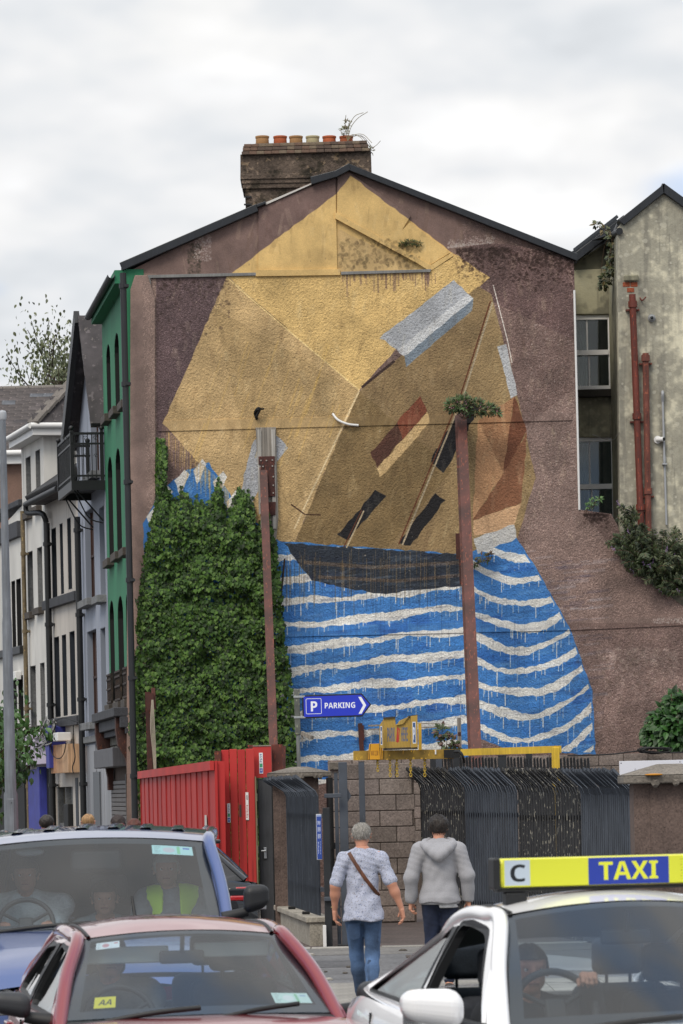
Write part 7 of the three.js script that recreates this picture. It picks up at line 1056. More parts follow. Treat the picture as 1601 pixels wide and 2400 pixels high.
function meshField(f, lo, hi, c) {   // surface nets
  const n = [0, 1, 2].map((i) => Math.ceil((hi[i] - lo[i]) / c) + 1), [nx, ny, nz] = n, v = new Float32Array(nx * ny * nz), id = (i, j, k) => (k * ny + j) * nx + i;
  for (let k = 0; k < nz; k++) for (let j = 0; j < ny; j++) for (let i = 0; i < nx; i++) v[id(i, j, k)] = f(lo[0] + i * c, lo[1] + j * c, lo[2] + k * c);
  const map = new Int32Array(nx * ny * nz).fill(-1), pos = [], idx = [], E = [[0, 1], [2, 3], [4, 5], [6, 7], [0, 2], [1, 3], [4, 6], [5, 7], [0, 4], [1, 5], [2, 6], [3, 7]], g = new Float32Array(8);
  for (let k = 0; k < nz - 1; k++) for (let j = 0; j < ny - 1; j++) for (let i = 0; i < nx - 1; i++) {
    let m = 0; for (let q = 0; q < 8; q++) { g[q] = v[id(i + (q & 1), j + (q >> 1 & 1), k + (q >> 2))]; if (g[q] < 0) m++; } if (!m || m === 8) continue;
    let x = 0, y = 0, z = 0, w = 0; for (const [a, b] of E) if (g[a] < 0 !== g[b] < 0) { const t = g[a] / (g[a] - g[b]); x += (a & 1) + t * ((b & 1) - (a & 1)); y += (a >> 1 & 1) + t * ((b >> 1 & 1) - (a >> 1 & 1)); z += (a >> 2) + t * ((b >> 2) - (a >> 2)); w++; }
    map[id(i, j, k)] = pos.length / 3; pos.push(lo[0] + (i + x / w) * c, lo[1] + (j + y / w) * c, lo[2] + (k + z / w) * c);
  }
  const quad = (a, b, d, e, flip) => { if (a < 0 || b < 0 || d < 0 || e < 0) return; flip ? idx.push(a, d, b, b, d, e) : idx.push(a, b, d, b, e, d); };
  for (let k = 1; k < nz - 1; k++) for (let j = 1; j < ny - 1; j++) for (let i = 1; i < nx - 1; i++) {
    const a = v[id(i, j, k)] < 0;
    if (a !== v[id(i + 1, j, k)] < 0) quad(map[id(i, j - 1, k - 1)], map[id(i, j, k - 1)], map[id(i, j - 1, k)], map[id(i, j, k)], !a);
    if (a !== v[id(i, j + 1, k)] < 0) quad(map[id(i - 1, j, k - 1)], map[id(i, j, k - 1)], map[id(i - 1, j, k)], map[id(i, j, k)], a);
    if (a !== v[id(i, j, k + 1)] < 0) quad(map[id(i - 1, j - 1, k)], map[id(i, j - 1, k)], map[id(i - 1, j, k)], map[id(i, j, k)], !a);
  }
  const nor = [], e = c * 0.5; for (let i = 0; i < pos.length; i += 3) { const x = pos[i], y = pos[i + 1], z = pos[i + 2]; let a = f(x + e, y, z) - f(x - e, y, z), b = f(x, y + e, z) - f(x, y - e, z), d = f(x, y, z + e) - f(x, y, z - e); const L = Math.hypot(a, b, d) || 1; nor.push(a / L, b / L, d / L); }
  const geo = new THREE.BufferGeometry(); geo.setAttribute('position', new THREE.Float32BufferAttribute(pos, 3)); geo.setAttribute('normal', new THREE.Float32BufferAttribute(nor, 3)); geo.setIndex(idx); return geo;
}
const boundsOf = (bones, pad) => { const lo = [9, 9, 9], hi = [-9, -9, -9]; for (const b of bones) for (const [o, r] of [[0, b[3]], [4, b[7]]]) for (let i = 0; i < 3; i++) { lo[i] = Math.min(lo[i], b[o + i] - r - pad); hi[i] = Math.max(hi[i], b[o + i] + r + pad); } return [lo, hi]; };
const fat = (bones, d) => bones.map((b) => { const q = b.slice(); q[3] += d; q[7] += d; return q; });
// a hand: wrist w, pointing along dir (unit), palm facing n (unit), thumb towards th (unit), curl 0..1
function handBones(w, dir, n, th, curl = 0.35, s = 1) {
  const p = (a, b, c) => [w[0] + (dir[0] * a + th[0] * b + n[0] * c) * s, w[1] + (dir[1] * a + th[1] * b + n[1] * c) * s, w[2] + (dir[2] * a + th[2] * b + n[2] * c) * s], B = [], bone = (a, ra, b, rb) => B.push([...a, ra * s, ...b, rb * s]);
  bone(p(0, 0, 0), 0.026, p(0.05, 0.012, 0), 0.024); bone(p(0.02, -0.012, 0), 0.022, p(0.085, -0.024, 0), 0.017); bone(p(0.02, 0.012, 0), 0.022, p(0.09, 0.026, 0), 0.017); bone(p(0.085, -0.024, 0), 0.016, p(0.09, 0.026, 0), 0.016);
  [[0.03, 0.094, 0.07], [0.01, 0.098, 0.08], [-0.011, 0.094, 0.074], [-0.03, 0.086, 0.058]].forEach(([b, a0, L], i) => { let a = a0, c = 0, ang = 0.15; let q = p(a, b, c); const seg = [0.45, 0.32, 0.26]; seg.forEach((f, k) => { ang += curl * (0.55 + 0.25 * k + 0.08 * i); const na = a + L * f * Math.cos(ang), nc = c + L * f * Math.sin(ang), q2 = p(na, b * (1 + 0.04 * k), nc); bone(q, 0.0095 - k * 0.0008, q2, 0.0087 - k * 0.0008); q = q2; a = na; c = nc; }); });
  bone(p(0.02, 0.022, 0.004), 0.015, p(0.055, 0.047, 0.014), 0.0115); bone(p(0.055, 0.047, 0.014), 0.0112, p(0.085, 0.05, 0.026 + 0.02 * curl), 0.0092);
  return B;
}
const STRAND = leafGeo([[0.0, 0], [0.05, 0.3], [0.035, 0.7], [0, 1]], 0.4, 0.25);
const SKIN = (css) => mat(css, 0.55, { phys: 1, sheen: 0.1 });
function headBones(c, s = 1) { const [x, y, z] = c; return [[x, y + 0.035 * s, z - 0.012 * s, 0.078 * s, x, y + 0.03 * s, z + 0.012 * s, 0.076 * s], [x, y - 0.02 * s, z + 0.02 * s, 0.068 * s, x, y - 0.068 * s, z + 0.042 * s, 0.042 * s], [x - 0.03 * s, y - 0.045 * s, z + 0.01 * s, 0.04 * s, x + 0.03 * s, y - 0.045 * s, z + 0.01 * s, 0.04 * s]]; }
function faceBones(c, s = 1) { const [x, y, z] = c; return [[x, y + 0.018 * s, z + 0.088 * s, 0.008 * s, x, y - 0.018 * s, z + 0.104 * s, 0.0135 * s], [x - 0.02 * s, y - 0.052 * s, z + 0.084 * s, 0.008 * s, x + 0.02 * s, y - 0.052 * s, z + 0.084 * s, 0.008 * s], [x - 0.04 * s, y + 0.03 * s, z + 0.076 * s, 0.009 * s, x + 0.04 * s, y + 0.03 * s, z + 0.076 * s, 0.009 * s], ...[-1, 1].flatMap((q) => [[x + q * 0.079 * s, y + 0.018 * s, z - 0.004 * s, 0.011 * s, x + q * 0.087 * s, y - 0.022 * s, z - 0.002 * s, 0.008 * s], [x + q * 0.079 * s, y + 0.02 * s, z - 0.004 * s, 0.01 * s, x + q * 0.094 * s, y + 0.014 * s, z - 0.02 * s, 0.009 * s]])]; }
function person(o) {
  const t = thing('person', o.label, 'person', o.at, o.group); t.rotation.y = o.yaw ?? 0; const add = (p, n, g, m, q = {}) => mk(p, n, g, m, { local: 1, ...q });
  const J = o.J, cell = o.cell ?? 0.016, limb = (a, ra, b, rb, fl) => [...a, ra, ...b, rb, fl ?? 1], s = o.build ?? 1;
  const mid = (a, b, f) => a.map((q, i) => lerp(q, b[i], f)), hip = mid(J.hipL, J.hipR, 0.5), sh = mid(J.shL, J.shR, 0.5);
  const torso = [limb([J.shL[0] * 0.82, J.shL[1] - 0.015, J.shL[2]], 0.075 * s, [J.shR[0] * 0.82 + (J.shL[0] + J.shR[0]) * 0.09, J.shR[1] - 0.015, J.shR[2]], 0.075 * s, 0.95), limb(mid(sh, hip, 0.1), 0.145 * s, mid(sh, hip, 0.45), 0.14 * s, 0.72), limb(mid(sh, hip, 0.42), 0.138 * s, mid(sh, hip, 0.9), 0.142 * s, 0.78), limb(mid(J.hipL, hip, 0.2), 0.1 * s, mid(J.hipR, hip, 0.2), 0.1 * s, 0.95)];
  for (const q of [J.shL, J.shR]) torso.push(limb([sh[0] + (q[0] - sh[0]) * 0.18, sh[1] + 0.045, sh[2] - 0.01], 0.052, [sh[0] + (q[0] - sh[0]) * 0.72, sh[1] + 0.005, sh[2] - 0.005], 0.05));
  const neck = limb([sh[0], sh[1] - 0.02, sh[2] - 0.005], 0.062, [J.head[0], J.head[1] - 0.06, J.head[2] - 0.012], 0.054);
  const arm = (S2, E2, W) => [limb(S2, 0.055 * s, E2, 0.043 * s), limb(E2, 0.043 * s, mid(E2, W, 0.35), 0.042 * s), limb(mid(E2, W, 0.35), 0.042 * s, W, 0.027)], armL = arm(J.shL, J.elL, J.wrL), armR = arm(J.shR, J.elR, J.wrR);
  const leg = (H, K, A) => [limb(H, 0.085 * s, K, 0.056 * s), limb(K, 0.054 * s, mid(K, A, 0.35), 0.055 * s), limb(mid(K, A, 0.35), 0.055 * s, A, 0.036)], legs = [...leg(J.hipL, J.knL, J.anL), ...leg(J.hipR, J.knR, J.anR)];
  const hands = [...handBones(...o.handL), ...handBones(...o.handR)], head = headBones(J.head, o.hs ?? 1), fb2 = faceBones(J.head, o.hs ?? 1);
  const feet = [[J.anL, J.toL], [J.anR, J.toR]].filter((q) => q[1]).map(([a, b]) => limb([a[0], a[1] - 0.035, a[2] - 0.03], 0.034, b, 0.026));
  const coarse = [...torso, neck, ...armL, ...armR, ...legs, ...head, ...feet], F1 = boneField(coarse, 0.045), F2 = boneField([...head, neck, ...fb2], 0.016), [lo, hi] = boundsOf(coarse, 0.03);
  // body with its head, then hands on finer grids of their own, all one mesh
  const hb = boundsOf([...head, ...fb2], 0.02), cut = J.head[1] - 0.11, geos = [meshField((x, y, z) => Math.max(F1(x, y, z), y - cut - 0.01), lo, [hi[0], cut + 0.03, hi[2]], cell), meshField((x, y, z) => Math.max(F2(x, y, z), cut - y), [hb[0][0], cut - 0.02, hb[0][2]], hb[1], o.headCell ?? 0.006)];
  for (const h of [o.handL, o.handR]) { const b = handBones(...h), bb = boundsOf(b, 0.01); geos.push(meshField(boneField(b, 0.006), bb[0], bb[1], o.handCell ?? 0.005)); }
  const body = add(t, 'body', geos, SKIN(o.skin ?? '#b98066'));
  // clothes: grown from the same bones, cut at their hems, with soft folds
  const fold = (x, y, z, a) => a * (Math.sin(y * 30 + x * 26 + 4 * Math.sin(x * 8 + z * 5)) * Math.sin(x * 9 - y * 5 + 1) + 0.35 * Math.sin(y * 75 - x * 40 + 5 * Math.sin(y * 9)));
  const wear = (name, bones, d, k, mt, test, amp = 0.003, c2 = cell) => { const f = boneField(fat(bones, d), k), [a, b] = boundsOf(bones, d + 0.04); return add(t, name, meshField((x, y, z) => { const q = f(x, y, z); return Math.max(q + fold(x, y, z, amp), test ? test(x, y, z) : -1); }, a, b, c2), mt); };
  const pants = [...legs, torso[3], torso[2]]; wear(o.pantsName ?? 'jeans', pants, o.pantsFat ?? 0.014, 0.03, o.pants, (x, y) => Math.max(y - (hip[1] + 0.1), (o.hem ?? 0.09) - y), 0.0022);
  const slv = (S2, E2, W, len) => len > 1 ? [limb(S2, 0.057 * s, E2, 0.05 * s), limb(E2, 0.05 * s, mid(E2, W, 0.94), 0.038 * s)] : [limb(S2, 0.056 * s, mid(S2, E2, len), 0.054 * s)];
  const top = [...torso, ...slv(J.shL, J.elL, J.wrL, o.sleeve), ...slv(J.shR, J.elR, J.wrR, o.sleeve)]; if (o.longTop) top.push(limb(mid(hip, sh, 0.1), 0.168 * Math.max(1, s), [hip[0], o.topHem + 0.02, hip[2] - 0.01], 0.184 * Math.max(1, s), 0.84));
  wear(o.topName, top, o.topFat ?? 0.02, 0.03, o.top, (x, y, z) => Math.max(o.topHem + 0.01 * Math.sin(x * 20) - y, y > sh[1] ? 0.054 - Math.hypot(x - sh[0], z - sh[2] - 0.02) : -1), o.topFold ?? 0.006, o.topCell ?? cell);
  // hair: shell over the skull, cut along the face and nape
  if (o.hair) { const H = boneField(fat(head.slice(0, 1).concat(o.hairBones ? o.hairBones(J.head) : []), o.hairFat ?? 0.018), 0.03), [a, b] = boundsOf(head.concat(o.hairBones ? o.hairBones(J.head) : []), 0.06), c = J.head, nape = o.nape ?? -0.055; add(t, 'hair', meshField((x, y, z) => Math.max(H(x, y, z) + (o.messy ?? 1) * (0.012 * (fbm(x * 60 + 20, y * 26 + z * 26 + 20, 4096, 4096, 7, 3) - 0.5) + 0.014 * (fbm(x * 18 + 20, y * 14 + z * 16 + 20, 4096, 4096, 17, 2) - 0.5)), -(y - c[1] - nape - 0.62 * Math.max(0, z - c[2] + 0.0)), z > c[2] + 0.03 ? (c[1] + 0.055 - y) : -1), a, b, o.headCell ?? 0.006), o.hair); if (o.strands) { const hm = t.children[t.children.length - 1], p = hm.geometry.attributes.position, n = hm.geometry.attributes.normal, r = rng(77), list = []; for (let i = 0; i < o.strands; i++) { const k = Math.floor(r() * p.count), nn = V3(n.getX(k), n.getY(k), n.getZ(k)), dn = V3(0, -1, -0.15).addScaledVector(nn, 0.25 + 0.35 * r()).add(rv(r, 0.9)); if (nn.y > 0.75) dn.add(V3(0, 0.9, -0.8)); list.push([V3(p.getX(k), p.getY(k), p.getZ(k)).add(bases.get(t)), dn, nn.add(rv(r, 0.3)), 0.014 + 0.018 * r(), pick(r, o.strandCols)]); } leaves(t, 'hair_strands', STRAND, mat('#ffffff', 0.6, { side: THREE.DoubleSide }), list); } }
  if (o.eyes) { for (const q of [-1, 1]) { const e = add(t, 'eye', new THREE.SphereGeometry(0.012, 12, 8).translate(J.head[0] + q * 0.031, J.head[1] + 0.012, J.head[2] + 0.072), mat('#d8d4cc', 0.3)); add(e, 'iris', new THREE.SphereGeometry(0.0065, 10, 8).translate(J.head[0] + q * 0.031, J.head[1] + 0.012, J.head[2] + 0.0795), mat('#2a2018', 0.2)); } add(t, 'mouth', tube([V3(J.head[0] - 0.024, J.head[1] - 0.054, J.head[2] + 0.088), V3(J.head[0], J.head[1] - 0.052, J.head[2] + 0.094), V3(J.head[0] + 0.024, J.head[1] - 0.054, J.head[2] + 0.088)], 0.004, 10, 5), mat('#7a4038', 0.6)); }
  for (const [a, b] of [[J.anL, J.toL], [J.anR, J.toR]]) if (b) wear('shoe', [limb([a[0], a[1] - 0.045, a[2] - 0.035], 0.04, b, 0.034)], 0.008, 0.01, o.shoe ?? mat('#3a3632', 0.7), (x, y) => Math.max(0.008 - y, y - 0.1), 0, 0.01);
  return { t, add, J, sh, hip, topField: boneField(fat(top, (o.topFat ?? 0.02) + 0.003), 0.03) };
}
const norm3 = (a) => { const L = Math.hypot(...a); return a.map((q) => q / L); };
const shirtTex = tile(512, 0.24, (() => { const r = rng(17), dots = Array.from({ length: 300 }, () => [r(), r(), 0.006 + 0.013 * r(), Math.floor(r() * 4)]), cols = [[0.22, 0.26, 0.4], [0.42, 0.48, 0.62], [0.46, 0.4, 0.34], [0.3, 0.33, 0.38]], cells = new Map(); for (const s of dots) for (let a = -1; a <= 1; a++) for (let b = -1; b <= 1; b++) { const k = ((Math.floor(s[0] * 24) + a + 24) % 24) + 24 * ((Math.floor(s[1] * 24) + b + 24) % 24); if (!cells.has(k)) cells.set(k, []); cells.get(k).push(s); } return (u, v) => { let c = [0.70, 0.72, 0.78]; for (const s of cells.get(Math.floor(u * 24) + 24 * Math.floor(v * 24)) || []) { let dx = Math.abs(u - s[0]), dy = Math.abs(v - s[1]); dx = Math.min(dx, 1 - dx); dy = Math.min(dy, 1 - dy); const a = Math.atan2(dy, dx); if (Math.hypot(dx, dy) < s[2] * (0.75 + 0.35 * Math.sin(a * 5 + s[3]))) c = cols[s[3]]; } return c; }; })());
const jeansM = mat('#4a6488', 0.9, { map: T.denim, k: 1.5, bump: T.fabbump, bs: 0.006 }), hairGrey = mat('#a9a59e', 0.75, { map: T.hair, k: 1.15 }), hairDark = mat('#2a211c', 0.55, { map: T.hair, k: 1.2 });
{ // the man in the patterned shirt, walking away
  const d = 36.7, at = P(856, 2350, d).setY(0.02);
  const J = { head: [0.0, 1.635, 0.035], shL: [0.178, 1.415, 0], shR: [-0.178, 1.42, 0], elL: [0.262, 1.16, -0.03], elR: [-0.275, 1.17, -0.06], wrL: [0.272, 0.925, 0.05], wrR: [-0.365, 0.935, -0.05], hipL: [0.09, 0.9, 0], hipR: [-0.09, 0.9, 0], knL: [0.07, 0.49, 0.14], knR: [-0.08, 0.5, 0.02], anL: [0.035, 0.085, 0.2], anR: [-0.06, 0.11, -0.22], toL: [0.04, 0.035, 0.37], toR: [-0.07, 0.036, -0.06] };
  const m = person({ label: 'grey-haired man walking away in patterned short-sleeved shirt and jeans, brown strap across back', at, yaw: Math.PI, J, build: 0.97, cell: 0.014, skin: '#b8826a', pants: jeansM, sleeve: 0.86, topName: 'shirt', top: mat('#f2f2f6', 0.9, { map: shirtTex, bump: T.fabbump, bs: 0.004 }), topHem: 0.82, longTop: 1, topFat: 0.013, topFold: 0.0065, hair: hairGrey, strands: 1100, strandCols: ['#98948d', '#aaa69f', '#86827b', '#b5b1aa', '#6f6b66'], nape: -0.06, hairFat: 0.014, handL: [J.wrL, norm3([-0.03, -1, 0.14]), norm3([-0.9, 0, -0.3]), norm3([-0.2, 0.1, 1]), 0.5], handR: [J.wrR, norm3([-0.16, -1, 0.12]), norm3([0.9, -0.1, -0.4]), norm3([0.25, 0.1, 1]), 0.45] });
  // collar and bag strap lie on the shirt
  m.add(m.t, 'collar', meshField(((f) => (x, y, z) => Math.max(Math.abs(f(x, y, z)) - 0.006, 1.455 - y - 0.2 * Math.max(0, z), y - 1.515))(boneField([[0, 1.42, -0.005, 0.078, 0, 1.54, 0.02, 0.066]], 0.01)), [-0.12, 1.42, -0.12], [0.12, 1.54, 0.14], 0.007), mat('#eef0f4', 0.9, { map: shirtTex }));
  const pts = []; for (let i = 0; i <= 22; i++) { const f = i / 22, x = lerp(0.125, -0.21, f) + 0.02 * Math.sin(f * 3.1), y = lerp(1.475, 0.99, f); let z = -0.4; for (let k = 0; k < 60; k++) { const q = m.topField(x, y, z); if (q < 0.001) break; z += Math.max(0.003, q * 0.6); } pts.push(V3(x, y, z - 0.007)); }
  const rows = pts.map((p, i) => { const a = pts[Math.max(0, i - 1)], b = pts[Math.min(pts.length - 1, i + 1)], dir = b.clone().sub(a).normalize(), side = V3(-dir.y, dir.x, 0).normalize(); return [-1, -0.9, 0.9, 1].map((k) => { const q = p.clone().addScaledVector(side, k * 0.018); return [q.x, q.y, q.z - (Math.abs(k) < 1 ? 0.006 : -0.004)]; }); });
  m.add(m.t, 'bag_strap', gridGeo(rows), mat('#6e4026', 0.6, { map: T.wood, side: THREE.DoubleSide }));
  m.add(m.t, 'pocket', [1, -1].map((s) => { const r2 = []; for (let j = 0; j <= 6; j++) { const r3 = []; for (let i = 0; i <= 6; i++) { const x = s * lerp(0.035, 0.15, i / 6), y = lerp(0.8, 0.66, j / 6) - (j === 6 ? 0.02 * (1 - Math.abs(i / 3 - 1)) : 0); let z = -0.35; const f = m.pf ?? (m.pf = boneField(fat([[0.09, 0.9, 0, 0.09, 0.085, 0.49, 0.05, 0.06], [-0.09, 0.9, 0, 0.09, -0.085, 0.5, 0.09, 0.06], [0.07, 0.9, 0, 0.106, -0.07, 0.9, 0, 0.106]], 0.014), 0.03)); for (let k = 0; k < 60; k++) { const q = f(x, y, z); if (q < 0.002) break; z += Math.max(0.003, q * 0.6); } r3.push([x, y, z - 0.006]); } r2.push(r3); } return gridGeo(r2); }), mat('#41597b', 0.9, { map: T.denim, k: 1.5, side: THREE.DoubleSide }));
  for (const [k, w] of [[0, J.wrL]]) m.add(m.t, 'bracelet', new THREE.TorusGeometry(0.031, 0.005, 8, 24).rotateX(Math.PI / 2).translate(w[0], w[1] + 0.03, w[2]), mat('#b8a860', 0.35, { metal: 0.6 }));
}
{ // grey hoodie
  const d = 39.2, at = P(1036, 2330, d).setY(0.02);
  const J = { head: [0.0, 1.665, 0.05], shL: [0.2, 1.44, 0], shR: [-0.2, 1.44, 0], elL: [0.285, 1.17, -0.04], elR: [-0.285, 1.17, -0.03], wrL: [0.295, 0.93, 0.03], wrR: [-0.29, 0.93, 0.04], hipL: [0.09, 0.93, 0], hipR: [-0.09, 0.93, 0], knL: [0.09, 0.5, 0.05], knR: [-0.09, 0.5, 0.02], anL: [0.08, 0.09, 0.0], anR: [-0.08, 0.09, -0.1], toL: [0.085, 0.035, 0.18], toR: [-0.09, 0.035, 0.08] };
  const grey = mat('#b0b0b5', 0.95, { map: T.knit });
  const m = person({ label: 'dark-haired person walking away in a plain grey hoodie and navy jeans', at, yaw: Math.PI - 0.06, J, build: 1.05, cell: 0.014, skin: '#c28a70', pants: mat('#1f2a44', 0.9, { map: T.denim, k: 1.4 }), sleeve: 2, topName: 'hoodie', top: grey, topHem: 0.9, longTop: 1, topFat: 0.022, topFold: 0.0035, hair: hairDark, strands: 1600, strandCols: ['#1c1512', '#2e221c', '#3a2a20', '#120e0c'], hairFat: 0.026, nape: -0.075, handL: [J.wrL, norm3([0.05, -1, 0.12]), norm3([-0.9, 0, -0.3]), norm3([-0.2, 0.1, 1]), 0.6], handR: [J.wrR, norm3([-0.05, -1, 0.12]), norm3([0.9, 0, -0.3]), norm3([0.2, 0.1, 1]), 0.6] });
  const hp = [[0.1, 1.535, 0.07], [0.135, 1.515, 0.01], [0.145, 1.49, -0.06], [0.105, 1.455, -0.135], [0.045, 1.405, -0.175], [0, 1.375, -0.185]], hb = []; for (let i = 0; i < 5; i++) for (const q of [1, -1]) hb.push([q * hp[i][0], hp[i][1], hp[i][2], 0.034 + 0.002 * i, q * hp[i + 1][0], hp[i + 1][1], hp[i + 1][2], 0.036 + 0.002 * i]);
  hb.push([0.085, 1.47, -0.09, 0.05, -0.085, 1.47, -0.09, 0.05], [0.05, 1.43, -0.125, 0.05, -0.05, 1.43, -0.125, 0.05], [0, 1.42, -0.14, 0.05, 0, 1.38, -0.16, 0.035]);
  const hood = boneField(hb, 0.035); m.add(m.t, 'hood', meshField(hood, [-0.25, 1.28, -0.27], [0.25, 1.62, 0.15], 0.009), grey);
  m.add(m.t, 'hem_rib', meshField(((f) => (x, y, z) => Math.max(f(x, y, z), 0.885 - y, y - 0.95))(boneField([[0, 1.0, 0, 0.208, 0, 0.86, 0, 0.2, 0.84]], 0.01)), [-0.3, 0.86, -0.3], [0.3, 0.98, 0.3], 0.012), mat('#a2a2a7', 0.95, { map: T.knit }));
  m.add(m.t, 'tee_shirt', meshField(((f) => (x, y, z) => Math.max(f(x, y, z), 0.85 + (x > 0 ? 0.04 : 0) - y, y - 0.9))(boneField([[0, 1.0, 0, 0.19, 0, 0.8, 0, 0.19, 0.82]], 0.01)), [-0.3, 0.82, -0.3], [0.3, 0.93, 0.3], 0.012), mat('#dcdde0', 0.9, { map: T.fabric }));
  for (const w of [J.wrL, J.wrR]) m.add(m.t, 'cuff', rod(V3(w[0], w[1] + 0.07, w[2] - 0.01), V3(w[0], w[1] + 0.0, w[2]), 0.05, 0.043, 16), mat('#9a9a9f', 0.95, { map: T.fabric }));
}
// four walkers far down the path, only heads above the van
const standing = (h) => { const k = h / 1.755, q = (a) => a.map((v) => v * k); return { head: q([0, 1.635, 0.02]), shL: q([0.18, 1.43, 0]), shR: q([-0.18, 1.43, 0]), elL: q([0.24, 1.16, -0.02]), elR: q([-0.24, 1.16, -0.02]), wrL: q([0.24, 0.93, 0.05]), wrR: q([-0.24, 0.93, 0.05]), hipL: q([0.09, 0.9, 0]), hipR: q([-0.09, 0.9, 0]), knL: q([0.09, 0.49, 0.06]), knR: q([-0.09, 0.49, 0]), anL: q([0.085, 0.085, 0.06]), anR: q([-0.085, 0.085, -0.12]), toL: q([0.09, 0.035, 0.22]), toR: q([-0.09, 0.035, 0.05]) }; };
const longHair = (c) => [[c[0], c[1], c[2] - 0.03, 0.07, c[0], c[1] - 0.28, c[2] - 0.06, 0.085]];
[[109, 1908, 49.5, 'dark-haired person far down the path, in front of the blue shop front', hairDark, '#a8735a', '#23252a', null], [206, 1904, 50.5, 'person with short fair hair and pale grey top far down the path', mat('#b08a60', 0.7, { map: T.wood, k: 1.2 }), '#c98f78', '#a9aebb', null], [277, 1908, 51, 'person with long dark brown hair far down the path, left of the red-haired one', mat('#2c1c18', 0.6, { map: T.wood, k: 1.3 }), '#b98066', '#202024', longHair], [314, 1918, 52, 'person with red-brown hair far down the path beside the red hoarding', mat('#5a2a1c', 0.6, { map: T.wood, k: 1.3 }), '#b98066', '#2c2a30', longHair]].forEach(([u, v, d, label, hair, skin, top, hb], i) => {
  const at = P(u, v, d), h = at.y - 0.105 - 0.015, J = standing(h);
  person({ label, at: V3(at.x, 0.105, at.z), yaw: Math.PI + [0.1, -0.05, 0.12, 0.05][i], J, cell: 0.026, headCell: 0.01, handCell: 0.008, skin, pants: mat('#2b3038', 0.9), sleeve: 2, topName: 'jacket', top: mat(top, 0.9, { map: T.fabric }), topHem: J.hipL[1] - 0.08, longTop: 1, topFat: 0.024, hair, hairBones: hb, hairFat: i === 1 ? 0.008 : 0.018, nape: hb ? -0.5 : -0.05, handL: [J.wrL, [0, -1, 0.1], [-1, 0, 0], [0, 0, 1], 0.5], handR: [J.wrR, [0, -1, 0.1], [1, 0, 0], [0, 0, 1], 0.5] });
});
// people in the vehicles: seated, belt-high hips, given in the vehicle's own axes
function rider(c, o) {
  const s = c.s, x = o.x, z = o.z, y0 = o.seat, k = o.k ?? 1, J = { head: [x + (o.hx ?? 0), y0 + 0.73 * k, z + 0.06], shL: [x + 0.18 * k, y0 + 0.53 * k, z], shR: [x - 0.18 * k, y0 + 0.53 * k, z], hipL: [x + 0.09, y0 + 0.08, z + 0.02], hipR: [x - 0.09, y0 + 0.08, z + 0.02], knL: [x + 0.11, y0 + 0.12, z + 0.42], knR: [x - 0.11, y0 + 0.12, z + 0.42], anL: [x + 0.11, y0 - 0.2, z + 0.5], anR: [x - 0.11, y0 - 0.2, z + 0.5], elL: [x + 0.25, y0 + 0.28, z + 0.12], elR: [x - 0.25, y0 + 0.28, z + 0.12], wrL: o.wrL ?? [x + 0.12, y0 + 0.2, z + 0.34], wrR: o.wrR ?? [x - 0.12, y0 + 0.2, z + 0.34] };
  if (o.elL) J.elL = o.elL; if (o.elR) J.elR = o.elR;
  const off = s.at.clone().setY(0), R = new THREE.Matrix4().makeRotationY(s.yaw);
  // head turned inside the local frame by turning the whole seated figure a little
  const p = person({ label: o.label, at: off, yaw: s.yaw, J, build: o.build ?? 1, cell: 0.02, headCell: 0.007, handCell: 0.006, skin: o.skin, pantsName: 'trousers', pants: mat('#2a2d36', 0.9), hem: y0 - 0.3, pantsFat: 0.012, sleeve: o.sleeve ?? 2, topName: o.topName ?? 'jumper', top: mat(o.top, 0.9, { map: T.fabric }), topHem: y0 + 0.06, topFat: 0.02, hair: o.hair, hairFat: 0.015, nape: -0.02, eyes: 1, handL: [J.wrL, o.dirL ?? [-0.3, 0, 0.95], o.nL ?? [0, -1, 0], [-0.9, 0, -0.3], o.curl ?? 0.8], handR: [J.wrR, o.dirR ?? [0.3, 0, 0.95], o.nR ?? [0, -1, 0], [0.9, 0, -0.3], o.curl ?? 0.8] });
  return p;
}
const wheelAt = (c) => [c.s.driverX, c.yd - 0.01 + (c.s.wheelUp ?? 0), c.cz0 - 0.5];
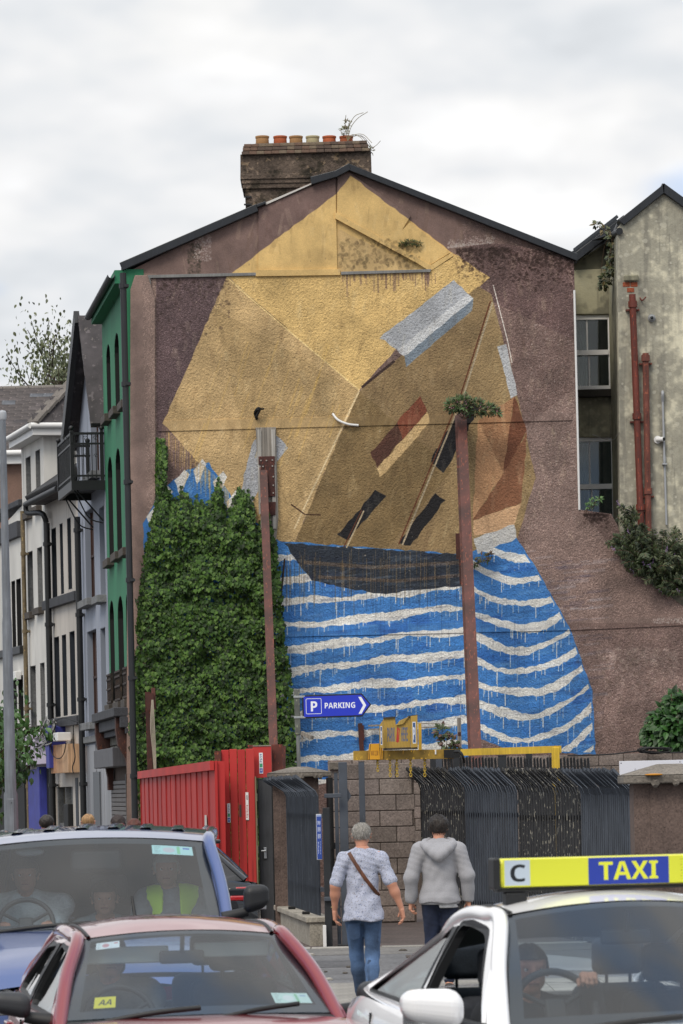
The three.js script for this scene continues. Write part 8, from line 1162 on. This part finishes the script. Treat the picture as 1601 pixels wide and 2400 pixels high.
{
  let w = wheelAt(van);
  rider(van, { x: -0.5, z: -1.16, seat: 0.82, label: 'driver of the blue van, dark-haired, in a pale shirt behind the wheel', skin: '#a9745c', top: '#c9ced2', hair: hairDark, wrL: [w[0] + 0.17, w[1], w[2] - 0.08], wrR: [w[0] - 0.17, w[1], w[2] - 0.08] });
  rider(van, { x: 0.04, z: -1.2, seat: 0.66, k: 0.98, label: 'passenger in the middle of the blue van, in a pale top', skin: '#c08c76', top: '#9aa3a8', hair: mat('#4a4038', 0.7), build: 0.92 });
  const p = rider(van, { x: 0.5, z: -1.12, seat: 0.84, hx: -0.03, label: 'grey-haired passenger in the blue van wearing a hi-vis vest', skin: '#bb8a76', top: '#7d868e', hair: mat('#b3b1ac', 0.75), build: 1.1 });
  const vest = boneField(fat([[0.64, 1.36, -1.12, 0.075, 0.36, 1.36, -1.12, 0.075, 0.95], [0.5, 1.31, -1.12, 0.16, 0.5, 1.14, -1.12, 0.155, 0.74], [0.5, 1.14, -1.12, 0.155, 0.5, 0.98, -1.12, 0.16, 0.8]], 0.03), 0.04);
  const vm = p.add(p.t, 'hi_vis_vest', meshField((x, y, z) => Math.max(vest(x, y, z), 0.95 - y, z > -1.1 ? (0.055 + 0.05 * (1.36 - y)) - Math.abs(x - 0.5) : -1, Math.abs(x - 0.5) - 0.19, y > 1.38 ? 0.07 - Math.hypot(x - 0.5, z + 1.12) : -1), [0.2, 0.92, -1.36], [0.8, 1.5, -0.9], 0.014), mat('#b6e02c', 0.7));
  p.add(vm, 'reflective_band', [rbx(0.3, 0.42, 1.0, 1.05, -0.965, -0.955, 0.003), rbx(0.58, 0.7, 1.0, 1.05, -0.965, -0.955, 0.003)], mat('#c9ccd0', 0.3));
  const pd = thing('papers', 'sheet of yellow and red papers on the dashboard of the blue van', 'papers', vanSpec.at.clone().setY(0)); pd.rotation.y = vanSpec.yaw; mk(pd, 'sheet', rbx(0.3, 0.62, 1.175, 1.18, -0.3, -0.1, 0.002).rotateX(0.0), mat('#c9cf6a', 0.7), { local: 1 }); mk(pd, 'sheet', rbx(0.42, 0.7, 1.183, 1.188, -0.26, -0.08, 0.002), mat('#c46a4a', 0.7), { local: 1 });
  w = wheelAt(redCar);
  rider(redCar, { x: -0.36, z: -1.06, seat: 0.5, label: 'driver of the red hatchback, short dark hair, grey top', skin: '#a8705c', top: '#6a6e70', hair: mat('#2a2320', 0.7), wrL: [w[0] + 0.13, w[1] - 0.03, w[2] - 0.07], wrR: [w[0] - 0.17, w[1] - 0.03, w[2] - 0.07] });
  w = wheelAt(taxi);
  rider(taxi, { x: -0.4, z: -1.12, seat: 0.52, label: 'driver of the white taxi in a dark jacket, one hand high on the wheel', skin: '#a9745c', top: '#23262c', hair: hairDark, wrL: [w[0] + 0.16, w[1] + 0.12, w[2] - 0.02], wrR: [w[0] - 0.19, w[1] - 0.06, w[2] - 0.08], elL: [-0.13, 0.78, -0.85], dirL: norm3([-0.25, 0.35, 0.9]), nL: norm3([0, -0.9, 0.4]), curl: 0.95 });
}
renderer.render(scene, camera);
